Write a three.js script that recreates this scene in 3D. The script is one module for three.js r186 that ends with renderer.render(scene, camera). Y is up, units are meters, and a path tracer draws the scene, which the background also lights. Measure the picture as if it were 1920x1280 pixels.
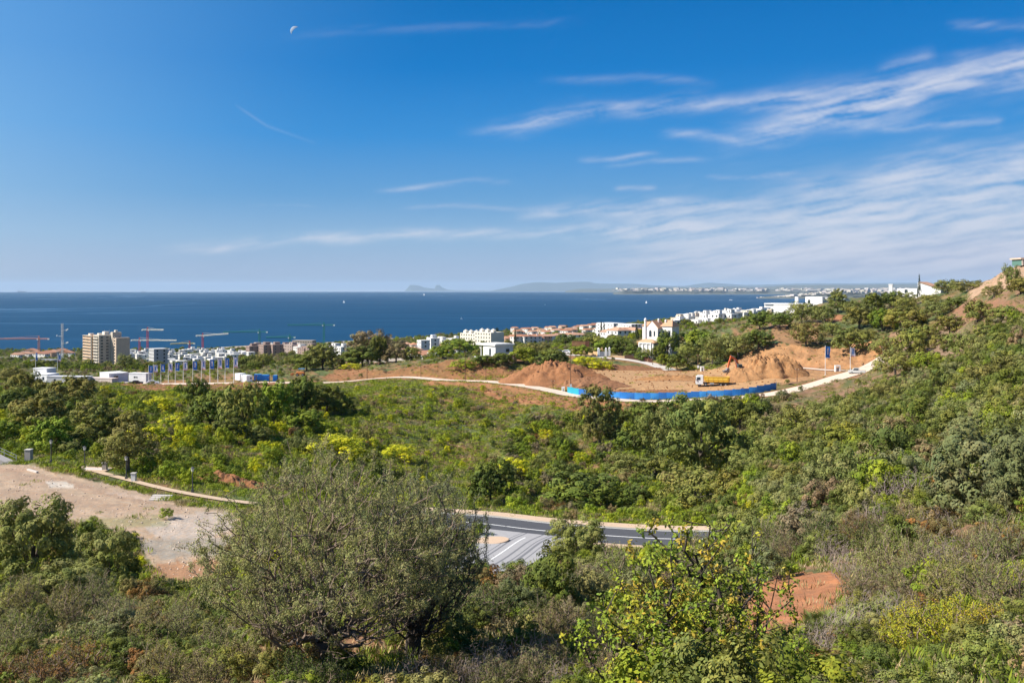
import * as THREE from 'three';
import { mergeGeometries } from 'three/addons/utils/BufferGeometryUtils.js';
import { RoundedBoxGeometry } from 'three/addons/geometries/RoundedBoxGeometry.js';
import { createNoise2D } from 'simplex-noise';

// ---------------------------------------------------------------- camera, sky, sun, exposure
const F = 1800, U0 = 960, V0 = 542.5, EYE = 100;      // focal length and horizon in the photograph's pixels; eye height above the sea
const scene = new THREE.Scene();
const camera = new THREE.PerspectiveCamera(2 * Math.atan(640 / F) * 180 / Math.PI, 1.5, 0.3, 250000);
camera.position.set(0, EYE, 0);
camera.setViewOffset(1920, 1280, 0, 640 - V0, 1920, 1280);
const renderer = new THREE.WebGLRenderer({ antialias: true });
renderer.toneMapping = THREE.LinearToneMapping;
renderer.toneMappingExposure = 1.72;
renderer.shadowMap.enabled = true;

const D2R = Math.PI / 180;
const SUN_AZ = -102 * D2R, SUN_EL = 43 * D2R;          // azimuth from the view direction, to the left
const sunDir = new THREE.Vector3(Math.cos(SUN_EL) * Math.sin(SUN_AZ), Math.sin(SUN_EL), -Math.cos(SUN_EL) * Math.cos(SUN_AZ));
const sun = new THREE.DirectionalLight(new THREE.Color(1, 0.93, 0.82), 5);
sun.position.copy(sunDir).multiplyScalar(900).add(new THREE.Vector3(0, 70, -250));
sun.target.position.set(0, 70, -250);
sun.castShadow = true;
Object.assign(sun.shadow.camera, { left: -700, right: 700, top: 500, bottom: -500, near: 1, far: 2500 });
sun.shadow.mapSize.set(4096, 4096);
scene.add(sun, sun.target);

// ---------------------------------------------------------------- random numbers and noise
function mulberry(a) { return () => { a |= 0; a = a + 0x6D2B79F5 | 0; let t = Math.imul(a ^ a >>> 15, 1 | a); t = t + Math.imul(t ^ t >>> 7, 61 | t) ^ t; return ((t ^ t >>> 14) >>> 0) / 4294967296; }; }
const rnd = mulberry(20240311);
const rr = (a, b) => a + (b - a) * rnd();
const pick = (a) => a[Math.floor(rnd() * a.length)];
const n2 = createNoise2D(mulberry(7)), n2b = createNoise2D(mulberry(19));
function fbm(x, y, o = 4) { let s = 0, a = 1, t = 0; for (let i = 0; i < o; i++) { s += a * n2(x, y); t += a; a *= 0.5; x = x * 2.03 + 17.1; y = y * 2.03 - 9.3; } return s / t; }
const clamp = (x, a, b) => Math.min(b, Math.max(a, x)), lerp = (a, b, t) => a + (b - a) * t;
const sstep = (a, b, x) => { const t = clamp((x - a) / (b - a), 0, 1); return t * t * (3 - 2 * t); };
const srgb = (r, g, b) => new THREE.Color().setRGB(r / 255, g / 255, b / 255, THREE.SRGBColorSpace);

// ---------------------------------------------------------------- sky: air and cirrus
{
  const EXP = renderer.toneMappingExposure;            // the tables below are as seen; the sky is scaled for the exposure
  const W = 4096, H = 2048, data = new Float32Array(W * H * 4);
  const key = (a) => a.map(([e, r, g, b]) => { const c = srgb(r, g, b); return [e, c.r, c.g, c.b]; });
  const away = key([[0, 168, 187, 214], [1.2, 164, 187, 216], [3, 146, 184, 219], [5.5, 104, 164, 216], [9, 56, 145, 216], [13, 14, 124, 203], [17, 1, 112, 190], [30, 2, 90, 162], [60, 2, 66, 132], [90, 2, 56, 122]]);
  const toward = key([[0, 212, 220, 228], [1.2, 208, 219, 232], [3, 190, 216, 240], [5.5, 176, 213, 244], [9, 150, 200, 243], [13, 122, 182, 238], [17, 101, 168, 232], [30, 78, 146, 212], [60, 30, 95, 165], [90, 2, 56, 122]]);
  const at = (t, e, c) => { let i = 0; while (i < t.length - 2 && e > t[i + 1][0]) i++; const k = clamp((e - t[i][0]) / (t[i + 1][0] - t[i][0]), 0, 1); return lerp(t[i][c], t[i + 1][c], k); };
  // cirrus streaks: centre lines in (azimuth, elevation) degrees with a half width and a strength
  const px = (u, v) => { const a = Math.atan((u - U0) / F); return [a / D2R, Math.atan((V0 - v) / F * Math.cos(a)) / D2R]; };
  const streaks = [
    [[[870, 250], [1010, 226], [1110, 206], [1240, 198], [1400, 190], [1500, 186], [1640, 192]], 0.42, 0.75],
    [[[1340, 275], [1440, 248], [1540, 218], [1640, 188], [1740, 158], [1860, 132], [2000, 112], [2300, 90]], 0.72, 1.0],
    [[[1430, 205], [1560, 196], [1680, 180], [1800, 150], [2000, 128]], 0.9, 0.6],
    [[[1230, 246], [1330, 255], [1400, 262]], 0.24, 0.6], [[[1560, 232], [1700, 235], [1870, 226]], 0.25, 0.5],
    [[[1080, 298], [1150, 298], [1240, 288]], 0.14, 0.55], [[[1130, 313], [1220, 302], [1340, 300]], 0.12, 0.45], [[[1010, 150], [1200, 146], [1350, 158]], 0.2, 0.22], [[[1640, 135], [1700, 110], [1760, 95]], 0.3, 0.4], [[[1770, 48], [1860, 50], [2000, 44]], 0.2, 0.4],
    [[[700, 360], [800, 350], [890, 339], [960, 342]], 0.13, 0.55], [[[740, 390], [850, 385], [1000, 392]], 0.12, 0.3], [[[460, 384], [560, 384], [600, 387]], 0.06, 0.35], [[[620, 30], [500, 66], [760, 48], [960, 42]], 0.25, 0.0],
    [[[500, 68], [680, 56], [960, 44], [1100, 40]], 0.2, 0.12],
    [[[290, 470], [400, 462], [560, 448], [700, 442], [900, 440], [1050, 436], [1200, 424], [1340, 420]], 0.28, 0.85],
    [[[960, 405], [1060, 388], [1160, 396], [1260, 402], [1420, 388]], 0.4, 0.8], [[[1200, 372], [1290, 382], [1400, 390], [1470, 380]], 0.3, 0.75], [[[1150, 353], [1235, 350]], 0.13, 0.6], [[[1320, 330], [1420, 334], [1510, 324]], 0.13, 0.5],
    [[[1040, 432], [1200, 436], [1360, 428], [1540, 410], [1700, 392], [1920, 372], [2200, 350]], 0.55, 0.85],
    [[[1600, 352], [1720, 330], [1840, 312], [2000, 296], [2300, 280]], 1.0, 0.7], [[[1480, 372], [1620, 352], [1760, 330], [2000, 318]], 0.6, 0.6],
    [[[1260, 468], [1420, 452], [1600, 440], [1780, 420], [2000, 405], [2300, 390]], 0.6, 0.7],
    [[[1050, 500], [1200, 492], [1400, 482], [1600, 462], [1800, 448], [2050, 436], [2400, 424]], 0.55, 0.62], [[[1300, 520], [1600, 505], [1920, 485], [2300, 470]], 0.9, 0.45],
    [[[1100, 470], [1300, 440], [1500, 420], [1700, 400], [1920, 385], [2300, 370]], 1.6, 0.5], [[[1400, 400], [1600, 375], [1800, 345], [2050, 325], [2400, 310]], 1.5, 0.5], [[[1150, 505], [1400, 500], [1700, 490], [2000, 478], [2400, 470]], 1.1, 0.5], [[[80, 532], [260, 530], [450, 531]], 0.12, 0.22],
  ].filter((s) => s[2] > 0).map(([p, w, k]) => [p.map(([u, v]) => px(u, v)), w * 1.25, k * 0.95]);
  const trail = [[443, 198], [500, 236], [545, 252], [590, 268]].map(([u, v]) => px(u, v));
  const nearest = (p, a, e) => { let best = 1e9, tt = 0; for (let i = 0; i + 1 < p.length; i++) { const [x0, y0] = p[i], [x1, y1] = p[i + 1], dx = x1 - x0, dy = y1 - y0, t = clamp(((a - x0) * dx + (e - y0) * dy) / (dx * dx + dy * dy), 0, 1), d = Math.hypot(a - x0 - t * dx, e - y0 - t * dy); if (d < best) { best = d; tt = (i + t) / (p.length - 1); } } return [best, tt]; };
  for (let row = 0; row < H; row++) {
    const el = ((row + 0.5) / H - 0.5) * 180, e = Math.max(el, 0);
    for (let col = 0; col < W; col++) {
      const phi = ((col + 0.5) / W - 0.5) * 2 * Math.PI;                // direction (cos phi, ., sin phi)
      const x = Math.cos(phi), z = Math.sin(phi);
      let az = Math.atan2(x, -z) / D2R;                                   // 0 = view direction, positive to the right
      const i = (row * W + col) * 4;
      const ce = Math.cos(e * D2R), cosSun = (x * ce * sunDir.x + Math.sin(e * D2R) * sunDir.y + z * ce * sunDir.z);
      const k = sstep(0.06, 0.58, cosSun);
      let r = lerp(at(away, e, 1), at(toward, e, 1), k), g = lerp(at(away, e, 2), at(toward, e, 2), k), b = lerp(at(away, e, 3), at(toward, e, 3), k);
      let c = 0;
      if (el > -0.2 && el < 75) {
        // thin streaky veil on a plane high above
        const yy = Math.sin(Math.max(e, 1.2) * D2R), q = 1 / (yy + 0.05), X = x * ce * q, Z = z * ce * q;
        if (Math.abs(az) < 45 && el < 24) {
          const wob = fbm(az * 0.13, el * 0.35, 2) * 0.5 + fbm(az * 0.5, (el - az * 0.12) * 1.5, 2) * 0.16;
          const q1 = el - az * 0.13 + 0.25 * fbm(az * 0.2 + 3, el * 0.4, 2), fib = 0.5 + 0.5 * fbm(az * 0.10 + 9, q1 * 1.5, 4), fine = 0.5 + 0.5 * fbm(az * 0.32, (el - az * 0.19) * 4.2 + 0.4 * wob, 4), patch = 0.5 + 0.5 * fbm(az * 0.16 + 7, el * 0.55, 3);
          for (const [p, w, s] of streaks) {
            if (Math.abs(el - p[0][1]) > 9) continue;
            const [d, t] = nearest(p, az, el + wob * Math.min(1, w * 1.1));
            if (d > 2.6 * w) continue;
            const ends = Math.min(1, t * 6 + 0.05) * (p[p.length - 1][0] > 26 ? 1 : Math.min(1, (1 - t) * 5 + 0.05));
            c = c + (1 - c) * s * ends * Math.exp(-d * d / (w * w) * 1.3) * clamp(0.28 + 1.45 * (fib - 0.30) + 0.7 * (fine - 0.5) + 0.8 * (patch - 0.5), 0.03, 1) * 0.84;
          }
          const [dt, tq] = nearest(trail, az, el);
          c += 0.22 * Math.exp(-dt * dt / 0.0025) * Math.min(1, tq * 5 + 0.3) * (1 - 0.7 * tq);
        }
        const side = sstep(8, 34, Math.abs(az)) , veil = clamp(fbm(X * 0.5 + Z * 0.25, Z * 0.9 - X * 0.5, 5) * 1.3 - 0.25, 0, 1);
        c = Math.max(c, veil * 0.42 * (Math.abs(az) < 45 && el < 24 ? Math.max(sstep(29, 45, Math.abs(az)), sstep(17, 24, el)) : 1) * sstep(0.5, 4, el) + 0 * side);
        // low lavender haze on the side away from the sun
        const low = Math.exp(-Math.pow((el - 1.7) / 2.0, 2)) * sstep(0, 28, az) * 0.44;
        r = lerp(r, 0.57, low); g = lerp(g, 0.55, low); b = lerp(b, 0.69, low);
      }
      c = clamp(c, 0, 1) * 0.85;
      data[i] = lerp(r, 0.76, c) / EXP; data[i + 1] = lerp(g, 0.77, c) / EXP; data[i + 2] = lerp(b, 0.85, c) / EXP; data[i + 3] = 1;
    }
  }
  const t = new THREE.DataTexture(data, W, H, THREE.RGBAFormat, THREE.FloatType);
  t.mapping = THREE.EquirectangularReflectionMapping; t.magFilter = THREE.LinearFilter; t.needsUpdate = true;
  scene.background = t; scene.environment = t;
}
scene.fog = new THREE.FogExp2(new THREE.Color(0.56, 0.77, 1.0), 1.7e-5);

// ---------------------------------------------------------------- naming helpers
const used = new Map();
function numbered(n) { const k = used.get(n) ?? 0; used.set(n, k + 1); return k ? `${n}_${String(k).padStart(3, '0')}` : n; }
function tag(o, label, category, group, kind) { if (label) o.userData.label = label; if (category) o.userData.category = category; if (group) o.userData.group = group; if (kind) o.userData.kind = kind; return o; }
function thing(name, label, category, group) { const o = new THREE.Group(); o.name = numbered(name); scene.add(o); return tag(o, label, category, group); }
function part(name, geometry, material, parent, x = 0, y = 0, z = 0) { const m = new THREE.Mesh(geometry, material); m.name = name; m.position.set(x, y, z); parent.add(m); return m; }
function solo(name, geometry, material, label, category, group) { const m = new THREE.Mesh(geometry, material); m.name = numbered(name); scene.add(m); return tag(m, label, category, group); }
function structure(name, geometry, material, label) { const m = new THREE.Mesh(geometry, material); m.name = numbered(name); m.userData.kind = 'structure'; if (label) m.userData.label = label; scene.add(m); return m; }
const std = (r, g, b, rough = 0.85, extra = {}) => new THREE.MeshStandardMaterial({ color: new THREE.Color(r, g, b), roughness: rough, ...extra });
const UNIT = new THREE.BoxGeometry(1, 1, 1); UNIT.translate(0, 0.5, 0);           // unit box standing on its base
function box(name, parent, mat, w, h, d, x, y, z) { const m = part(name, UNIT, mat, parent, x, y, z); m.scale.set(w, h, d); return m; }
const v3 = (x, y, z) => new THREE.Vector3(x, y, z);
function barGeo(a, b, r0, r1 = r0, sides = 6) { const d = b.clone().sub(a), g = new THREE.CylinderGeometry(r1, r0, d.length(), sides, 1); g.translate(0, d.length() / 2, 0); g.applyQuaternion(new THREE.Quaternion().setFromUnitVectors(v3(0, 1, 0), d.normalize())); g.translate(a.x, a.y, a.z); return g; }

// ---------------------------------------------------------------- textures of matter
function noiseTexture(size, f, seedShift, { lo = 0.7, hi = 1.3, tint = 0 } = {}) {
  const a = new Uint8Array(size * size * 4);
  for (let y = 0; y < size; y++) for (let x = 0; x < size; x++) {
    const s = x / size * Math.PI * 2, t = y / size * Math.PI * 2, v = f(x / size, y / size, s, t), q = tint * n2b(Math.cos(s) * 1.7 + seedShift, Math.sin(t) * 1.7 + Math.cos(t) + Math.sin(s)), i = (y * size + x) * 4;
    const l = lerp(lo, hi, clamp(v, 0, 1)) / Math.max(hi, 1) * 255;
    a[i] = clamp(l * (1 + q), 0, 255); a[i + 1] = clamp(l, 0, 255); a[i + 2] = clamp(l * (1 - q), 0, 255); a[i + 3] = 255;
  }
  const tx = new THREE.DataTexture(a, size, size); tx.wrapS = tx.wrapT = THREE.RepeatWrapping; tx.magFilter = THREE.LinearFilter; tx.needsUpdate = true; return tx;
}
// tileable value noise
function tileNoise(cells, seed) { const R = mulberry(seed), g = Array.from({ length: cells * cells }, R); return (x, y) => { x *= cells; y *= cells; const i = Math.floor(x), j = Math.floor(y), a = x - i, b = y - j, s = a * a * (3 - 2 * a), t = b * b * (3 - 2 * b), q = (m, n) => g[((n % cells + cells) % cells) * cells + (m % cells + cells) % cells]; return lerp(lerp(q(i, j), q(i + 1, j), s), lerp(q(i, j + 1), q(i + 1, j + 1), s), t); }; }
const T = [8, 16, 32, 64, 128, 256].map((c, i) => tileNoise(c, 100 + i));
const soilTex = noiseTexture(1024, (x, y) => T[0](x, y) * 0.22 + T[2](x, y) * 0.24 + T[3](x, y) * 0.2 + T[4](x, y) * 0.2 + T[5](x, y) * 0.26 - 0.06, 1, { lo: 0.45, hi: 1.2, tint: 0.08 });
const fineTex = noiseTexture(512, (x, y) => T[1](x, y) * 0.3 + T[3](x, y) * 0.3 + T[5](x, y) * 0.45 - 0.02, 2, { lo: 0.72, hi: 1.08 });
function scaled(t, rx, ry) { const c = t.clone(); c.repeat.set(rx, ry); c.needsUpdate = true; return c; }

// ---------------------------------------------------------------- terrain: heights read off as (distance, picture row) along sight lines, then kept as a height field
const COLS = [
  [-1500, [[1, 3600], [3, 2100], [8, 1600], [22, 1345], [48, 1160], [95, 1015], [127, 900], [190, 812], [280, 745], [385, 706], [560, 698], [1000, 686], [1586, 656], [2200, 626], [4200, 588]]],
  [0, [[1, 3600], [3, 2100], [8, 1600], [14, 1450], [22, 1345], [28, 1275], [36, 1215], [48, 1165], [62, 1130], [78, 1098], [85, 1070], [95, 1015], [103, 978], [110, 950], [118, 925], [127, 902], [135, 882], [142, 868], [150, 856], [165, 840], [190, 810], [220, 785], [250, 760], [280, 742], [315, 725], [350, 714], [385, 705], [420, 698], [470, 692], [560, 697], [700, 695], [850, 690], [1000, 685], [1200, 675], [1400, 663], [1586, 656.5], [2200, 626], [4200, 588]]],
  [300, [[1, 3600], [3, 2100], [8, 1600], [14, 1450], [22, 1340], [28, 1265], [36, 1205], [48, 1155], [62, 1125], [78, 1097], [85, 1072], [95, 1015], [103, 978], [110, 950], [118, 925], [127, 905], [135, 888], [145, 872], [160, 852], [180, 828], [205, 800], [235, 770], [265, 748], [300, 733], [335, 725], [350, 721], [362, 717], [380, 713], [420, 703], [480, 694], [560, 700], [700, 698], [850, 690], [1000, 683], [1200, 672], [1400, 663], [1586, 656.5], [2200, 626], [4200, 588]]],
  [600, [[1, 3600], [3, 2080], [8, 1590], [14, 1445], [22, 1335], [28, 1258], [36, 1190], [48, 1135], [62, 1105], [78, 1078], [90, 1035], [97, 1000], [103, 978], [109, 958], [115, 945], [125, 938], [140, 934], [155, 915], [170, 890], [185, 868], [205, 840], [230, 805], [260, 770], [290, 742], [320, 728], [340, 722], [350, 718], [358, 715], [370, 705], [400, 692], [440, 686], [470, 680], [550, 688], [700, 684], [850, 672], [1000, 664], [1200, 655], [1400, 649], [1800, 642.5], [2500, 617], [4200, 588]]],
  [900, [[1, 3600], [3, 2050], [8, 1580], [14, 1440], [22, 1330], [28, 1250], [36, 1178], [48, 1120], [62, 1088], [78, 1066], [84, 1052], [92, 1022], [97, 1004], [103, 983], [109, 966], [115, 960], [125, 965], [140, 985], [170, 975], [188, 948], [200, 925], [215, 895], [240, 850], [262, 800], [285, 755], [300, 733], [312, 722], [320, 715], [330, 711], [342, 690], [350, 675], [370, 669], [420, 668], [600, 672], [800, 655], [1000, 643], [1300, 632], [1600, 625], [2100, 628], [2600, 613], [4200, 588]]],
  [1100, [[1, 3600], [3, 2040], [8, 1570], [14, 1435], [22, 1330], [28, 1248], [36, 1175], [48, 1118], [62, 1085], [78, 1070], [84, 1058], [92, 1028], [97, 1010], [103, 990], [109, 972], [115, 966], [140, 1000], [170, 990], [188, 958], [205, 920], [225, 870], [250, 815], [268, 775], [280, 756], [286, 747], [292, 742], [300, 730], [312, 714], [330, 700], [345, 691], [360, 682], [372, 671], [385, 663], [400, 657], [450, 652], [600, 650], [800, 640], [1000, 632], [1300, 622], [1700, 613], [2500, 614.5], [3200, 602], [4200, 588]]],
  [1300, [[1, 3600], [3, 2000], [8, 1555], [14, 1420], [22, 1325], [28, 1240], [36, 1168], [48, 1108], [62, 1075], [78, 1060], [84, 1052], [92, 1026], [97, 1011], [103, 994], [109, 980], [120, 985], [140, 990], [155, 970], [170, 945], [190, 905], [210, 865], [230, 825], [250, 785], [264, 762], [272, 752], [280, 746], [290, 735], [300, 722], [320, 708], [340, 697], [352, 688], [365, 667], [390, 643], [420, 625], [450, 616], [500, 618], [700, 615], [900, 607], [1200, 600], [1600, 596], [2200, 597], [3000, 602.5], [4200, 588]]],
  [1450, [[1, 3600], [3, 1980], [8, 1545], [14, 1400], [22, 1310], [28, 1228], [36, 1155], [48, 1092], [62, 1052], [78, 1018], [90, 990], [103, 965], [120, 940], [140, 915], [160, 890], [180, 865], [200, 838], [220, 808], [240, 778], [255, 758], [268, 741], [276, 735], [282, 729], [290, 717], [300, 706], [312, 698], [321, 693], [333, 665], [345, 648], [370, 622], [400, 603], [430, 594], [480, 598], [700, 602], [1000, 594], [1600, 585], [2500, 580], [3500, 592], [4200, 588]]],
  [1600, [[1, 3600], [3, 1950], [8, 1530], [14, 1370], [22, 1275], [28, 1200], [36, 1130], [48, 1062], [62, 1005], [78, 960], [90, 930], [103, 905], [120, 875], [140, 845], [160, 818], [180, 795], [200, 775], [220, 755], [240, 738], [262, 719], [280, 708], [288, 702], [296, 698], [305, 694], [312, 690], [322, 660], [337, 640], [355, 615], [380, 590], [410, 570], [440, 560], [480, 562], [700, 575], [1000, 575], [2000, 572], [3500, 592], [4200, 588]]],
  [1750, [[1, 3600], [3, 1900], [8, 1490], [14, 1340], [22, 1240], [28, 1160], [36, 1085], [48, 1008], [62, 950], [78, 905], [90, 875], [103, 850], [120, 820], [140, 790], [160, 765], [180, 742], [200, 722], [220, 703], [240, 685], [262, 662], [280, 645], [300, 622], [320, 602], [340, 585], [360, 568], [380, 556], [410, 549], [450, 553], [700, 565], [1000, 570], [3500, 592], [4200, 588]]],
  [1920, [[1, 3600], [3, 1850], [8, 1450], [14, 1300], [22, 1195], [28, 1115], [36, 1040], [48, 958], [62, 898], [78, 845], [90, 810], [103, 780], [120, 748], [140, 715], [160, 685], [180, 655], [200, 625], [220, 595], [240, 567], [262, 537], [280, 514], [300, 501], [320, 498], [350, 506], [500, 530], [1000, 560], [3500, 592], [4200, 588]]],
  [2400, [[1, 3600], [3, 1800], [8, 1400], [14, 1220], [22, 1100], [36, 930], [62, 770], [103, 640], [160, 550], [240, 470], [300, 440], [350, 440], [500, 490], [1000, 550], [3500, 592], [4200, 588]]],
  [3600, [[1, 3600], [3, 1700], [8, 1300], [22, 1000], [36, 840], [62, 690], [103, 570], [160, 490], [240, 420], [300, 400], [500, 460], [1000, 540], [3500, 592], [4200, 588]]],
];
function pchip(xs, ys) {                                // monotone cubic
  const n = xs.length, d = [], m = new Array(n).fill(0);
  for (let i = 0; i < n - 1; i++) d.push((ys[i + 1] - ys[i]) / (xs[i + 1] - xs[i]));
  m[0] = d[0]; m[n - 1] = d[n - 2];
  for (let i = 1; i < n - 1; i++) m[i] = d[i - 1] * d[i] <= 0 ? 0 : 2 * d[i - 1] * d[i] / (d[i - 1] + d[i]);
  return (x) => { x = clamp(x, xs[0], xs[n - 1]); let i = 0; while (i < n - 2 && x > xs[i + 1]) i++; const h = xs[i + 1] - xs[i], t = (x - xs[i]) / h, t2 = t * t, t3 = t2 * t; return (2 * t3 - 3 * t2 + 1) * ys[i] + (t3 - 2 * t2 + t) * h * m[i] + (-2 * t3 + 3 * t2) * ys[i + 1] + (t3 - t2) * h * m[i + 1]; };
}
const LN0 = Math.log(1), LN1 = Math.log(4200), ND = 900, TU0 = -1500, TU1 = 3600, NU = 511;
const table = new Float32Array(NU * ND);
{
  const colF = COLS.map(([, p]) => pchip(p.map((q) => Math.log(q[0])), p.map(([D, v]) => (v - V0) * D / F))), us = COLS.map((c) => c[0]);
  for (let j = 0; j < ND; j++) {
    const l = lerp(LN0, LN1, j / (ND - 1)), f = pchip(us, colF.map((c) => c(l)));
    for (let i = 0; i < NU; i++) table[i * ND + j] = f(lerp(TU0, TU1, i / (NU - 1)));
  }
}
function dropAt(u, D) { const a = clamp((u - TU0) / (TU1 - TU0) * (NU - 1), 0, NU - 1.001), b = clamp((Math.log(Math.max(D, 1)) - LN0) / (LN1 - LN0) * (ND - 1), 0, ND - 1.001), i = Math.floor(a), j = Math.floor(b), s = a - i, t = b - j, q = i * ND + j; return lerp(lerp(table[q], table[q + 1], t), lerp(table[q + ND], table[q + ND + 1], t), s); }
const baseH = (x, z) => { const D = Math.max(-z, 1); return EYE - dropAt(U0 + F * x / D, D); };
const xOf = (u, D) => (u - U0) * D / F, rowOf = (y, D) => V0 + (EYE - y) * F / D;
function seek(u, v, from = 10) {                         // first ground met along the sight line of a pixel
  let p = from; for (let D = from; D < 4000; D *= 1.004) { if (V0 + dropAt(u, D) * F / D <= v) { let a = p, b = D; for (let k = 0; k < 18; k++) { const m = (a + b) / 2; V0 + dropAt(u, m) * F / m <= v ? b = m : a = m; } return b; } p = D; } return 4000;
}
const groundAt = (u, v, from) => { const D = seek(u, v, from); return [xOf(u, D), -D]; };
// worn or cleared ground, as outlines on the ground
const inPoly = (p, x, z) => { let c = false; for (let i = 0, j = p.length - 1; i < p.length; j = i++) { const [a, b] = p[i], [d, e] = p[j]; if (b > z !== e > z && x < (d - a) * (z - b) / (e - b) + a) c = !c; } return c; };
const region = (pix, from, c, opt = {}) => { const p = pix.map(([u, v]) => groundAt(u, v, from)), xs = p.map((q) => q[0]), zs = p.map((q) => q[1]); return { p, c, lo: [Math.min(...xs), Math.min(...zs)], hi: [Math.max(...xs), Math.max(...zs)], soft: 1, flat: 0, bare: 1, ...opt }; };
const byD = (pts, c, opt = {}) => { const p = pts.map(([u, D]) => [xOf(u, D), -D]), xs = p.map((q) => q[0]), zs = p.map((q) => q[1]); return { p, c, lo: [Math.min(...xs), Math.min(...zs)], hi: [Math.max(...xs), Math.max(...zs)], soft: 1, flat: 0, bare: 1, ...opt }; };
const RED = [0.38, 0.155, 0.062], RED2 = [0.45, 0.195, 0.08], SAND = [0.58, 0.335, 0.155], PINK = [0.55, 0.395, 0.27], GRAVEL = [0.56, 0.46, 0.375], OCHRE = [0.50, 0.27, 0.12];
const regions = [
  byD([[-60, 142], [20, 141], [62, 140], [100, 133], [200, 126.5], [290, 116], [330, 111], [425, 109], [452, 102], [430, 92], [395, 84], [300, 82], [268, 90], [252, 97], [140, 102.5], [-60, 104]], PINK, { flat: 1, name: 'lot' }),
  byD([[270, 100], [330, 106], [425, 108], [446, 101], [400, 96], [300, 96]], GRAVEL, { flat: 1 }),
  byD([[250, 95.5], [400, 96], [440, 97], [425, 90], [300, 89]], [0.40, 0.34, 0.27], { flat: 1 }),
  byD([[290, 87.5], [425, 89], [400, 80], [280, 80]], [0.46, 0.24, 0.12], { flat: 1 }),
  byD([[20, 133], [110, 130], [240, 118], [330, 109.5], [335, 107.5], [240, 113], [120, 123], [10, 128]], [0.42, 0.27, 0.18], { flat: 1, bare: 0.5 }),
  byD([[-40, 122], [120, 119], [260, 110], [290, 107], [200, 108], [60, 115], [-40, 117]], [0.44, 0.29, 0.19], { flat: 1, bare: 0.45 }),
  byD([[-40, 139], [60, 136], [80, 133], [-40, 134]], [0.46, 0.27, 0.17], { flat: 1, bare: 0.5 }),
  byD([[210, 121], [285, 114], [285, 113], [200, 118]], [0.66, 0.5, 0.38], { flat: 1, bare: 0.6 }),
  byD([[85, 126], [130, 127], [135, 123], [95, 122]], [0.68, 0.6, 0.5], { flat: 1 }),
  byD([[140, 104.5], [290, 105.5], [335, 102], [300, 100.5], [160, 100]], [0.20, 0.25, 0.04], { flat: 1, bare: 0.4 }),
  byD([[1085, 301], [1110, 345], [1200, 346], [1310, 343], [1400, 331], [1470, 312], [1468, 288], [1400, 281], [1300, 286], [1200, 291], [1110, 297]], SAND, { flat: 1 }),
  byD([[1210, 318], [1310, 318], [1310, 309], [1220, 311]], [0.42, 0.24, 0.12], { flat: 0.6 }),
  byD([[605, 367], [640, 400], [700, 366], [780, 358], [860, 350], [980, 340], [1060, 330], [1075, 300], [1020, 307], [900, 326], [800, 339], [700, 348], [620, 354]], RED, { bare: 0.72, rough: 0.8 }),
  byD([[620, 425], [700, 420], [800, 405], [790, 385], [640, 398]], RED2, { bare: 0.55 }),
  byD([[780, 331], [900, 316], [1000, 299], [1100, 284], [1200, 274], [1300, 269], [1300, 262], [1200, 264], [1080, 271], [980, 283], [900, 297], [800, 316]], RED2, { bare: 0.82, rough: 0.35 }),
  byD([[850, 312], [930, 300], [1010, 287], [990, 272], [900, 280]], RED2, { bare: 0.5 }),
  byD([[225, 349], [330, 350], [440, 352], [545, 352], [548, 322], [500, 306], [440, 298], [380, 304], [320, 296], [260, 306], [222, 316]], RED, { bare: 0.86 }),
  byD([[290, 358], [450, 360], [540, 372], [540, 362], [430, 402], [330, 385]], RED2, { bare: 0.5 }),
  byD([[1470, 313], [1500, 320], [1580, 311], [1580, 294], [1490, 286], [1462, 284]], OCHRE, { bare: 0.95 }),
  byD([[1350, 338], [1390, 346], [1440, 346], [1520, 336], [1600, 332], [1690, 326], [1690, 303], [1600, 310], [1500, 321], [1400, 330]], [0.52, 0.265, 0.115], { bare: 0.9, rough: 1.3 }),
  region([[1440, 640], [1450, 612], [1500, 604], [1540, 600], [1532, 640], [1490, 650]], 300, [0.46, 0.22, 0.11], { bare: 0.7 }),
  region([[1540, 600], [1570, 588], [1595, 590], [1575, 606]], 300, [0.5, 0.21, 0.09], { bare: 0.9 }),
  region([[1820, 560], [1812, 528], [1850, 512], [1890, 505], [1990, 480], [1990, 525], [1910, 530], [1880, 545]], 200, [0.56, 0.36, 0.23], { bare: 0.9 }),
  region([[1740, 650], [1770, 600], [1800, 590], [1830, 640], [1800, 690], [1760, 700]], 150, [0.30, 0.19, 0.12], { bare: 0.75 }),
  region([[1650, 640], [1690, 620], [1730, 640], [1700, 660]], 150, [0.31, 0.2, 0.13], { bare: 0.75 }),
  region([[1780, 580], [1830, 560], [1920, 580], [1920, 600], [1820, 600]], 150, [0.36, 0.17, 0.09], { bare: 0.75 }),
  byD([[1395, 46], [1480, 51], [1580, 47], [1600, 43], [1580, 38], [1530, 32], [1420, 30], [1380, 38]], [0.50, 0.205, 0.085], { bare: 1 }),
  byD([[1180, 25], [1330, 22], [1460, 26], [1480, 31], [1300, 27], [1190, 28]], [0.42, 0.2, 0.1], { bare: 0.5 }),
  byD([[640, 117], [720, 115], [800, 112], [960, 112], [1060, 111], [1180, 108], [1180, 112], [1060, 116], [900, 118], [700, 124]], [0.20, 0.24, 0.05], { bare: 0.7 }),
  byD([[370, 131], [420, 137], [500, 140], [520, 131], [440, 124]], [0.36, 0.19, 0.1], { bare: 0.5 }),
  byD([[1240, 362], [1300, 358], [1340, 350], [1300, 345], [1240, 350]], [0.3, 0.26, 0.09], { bare: 0.7 }),
];
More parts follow.
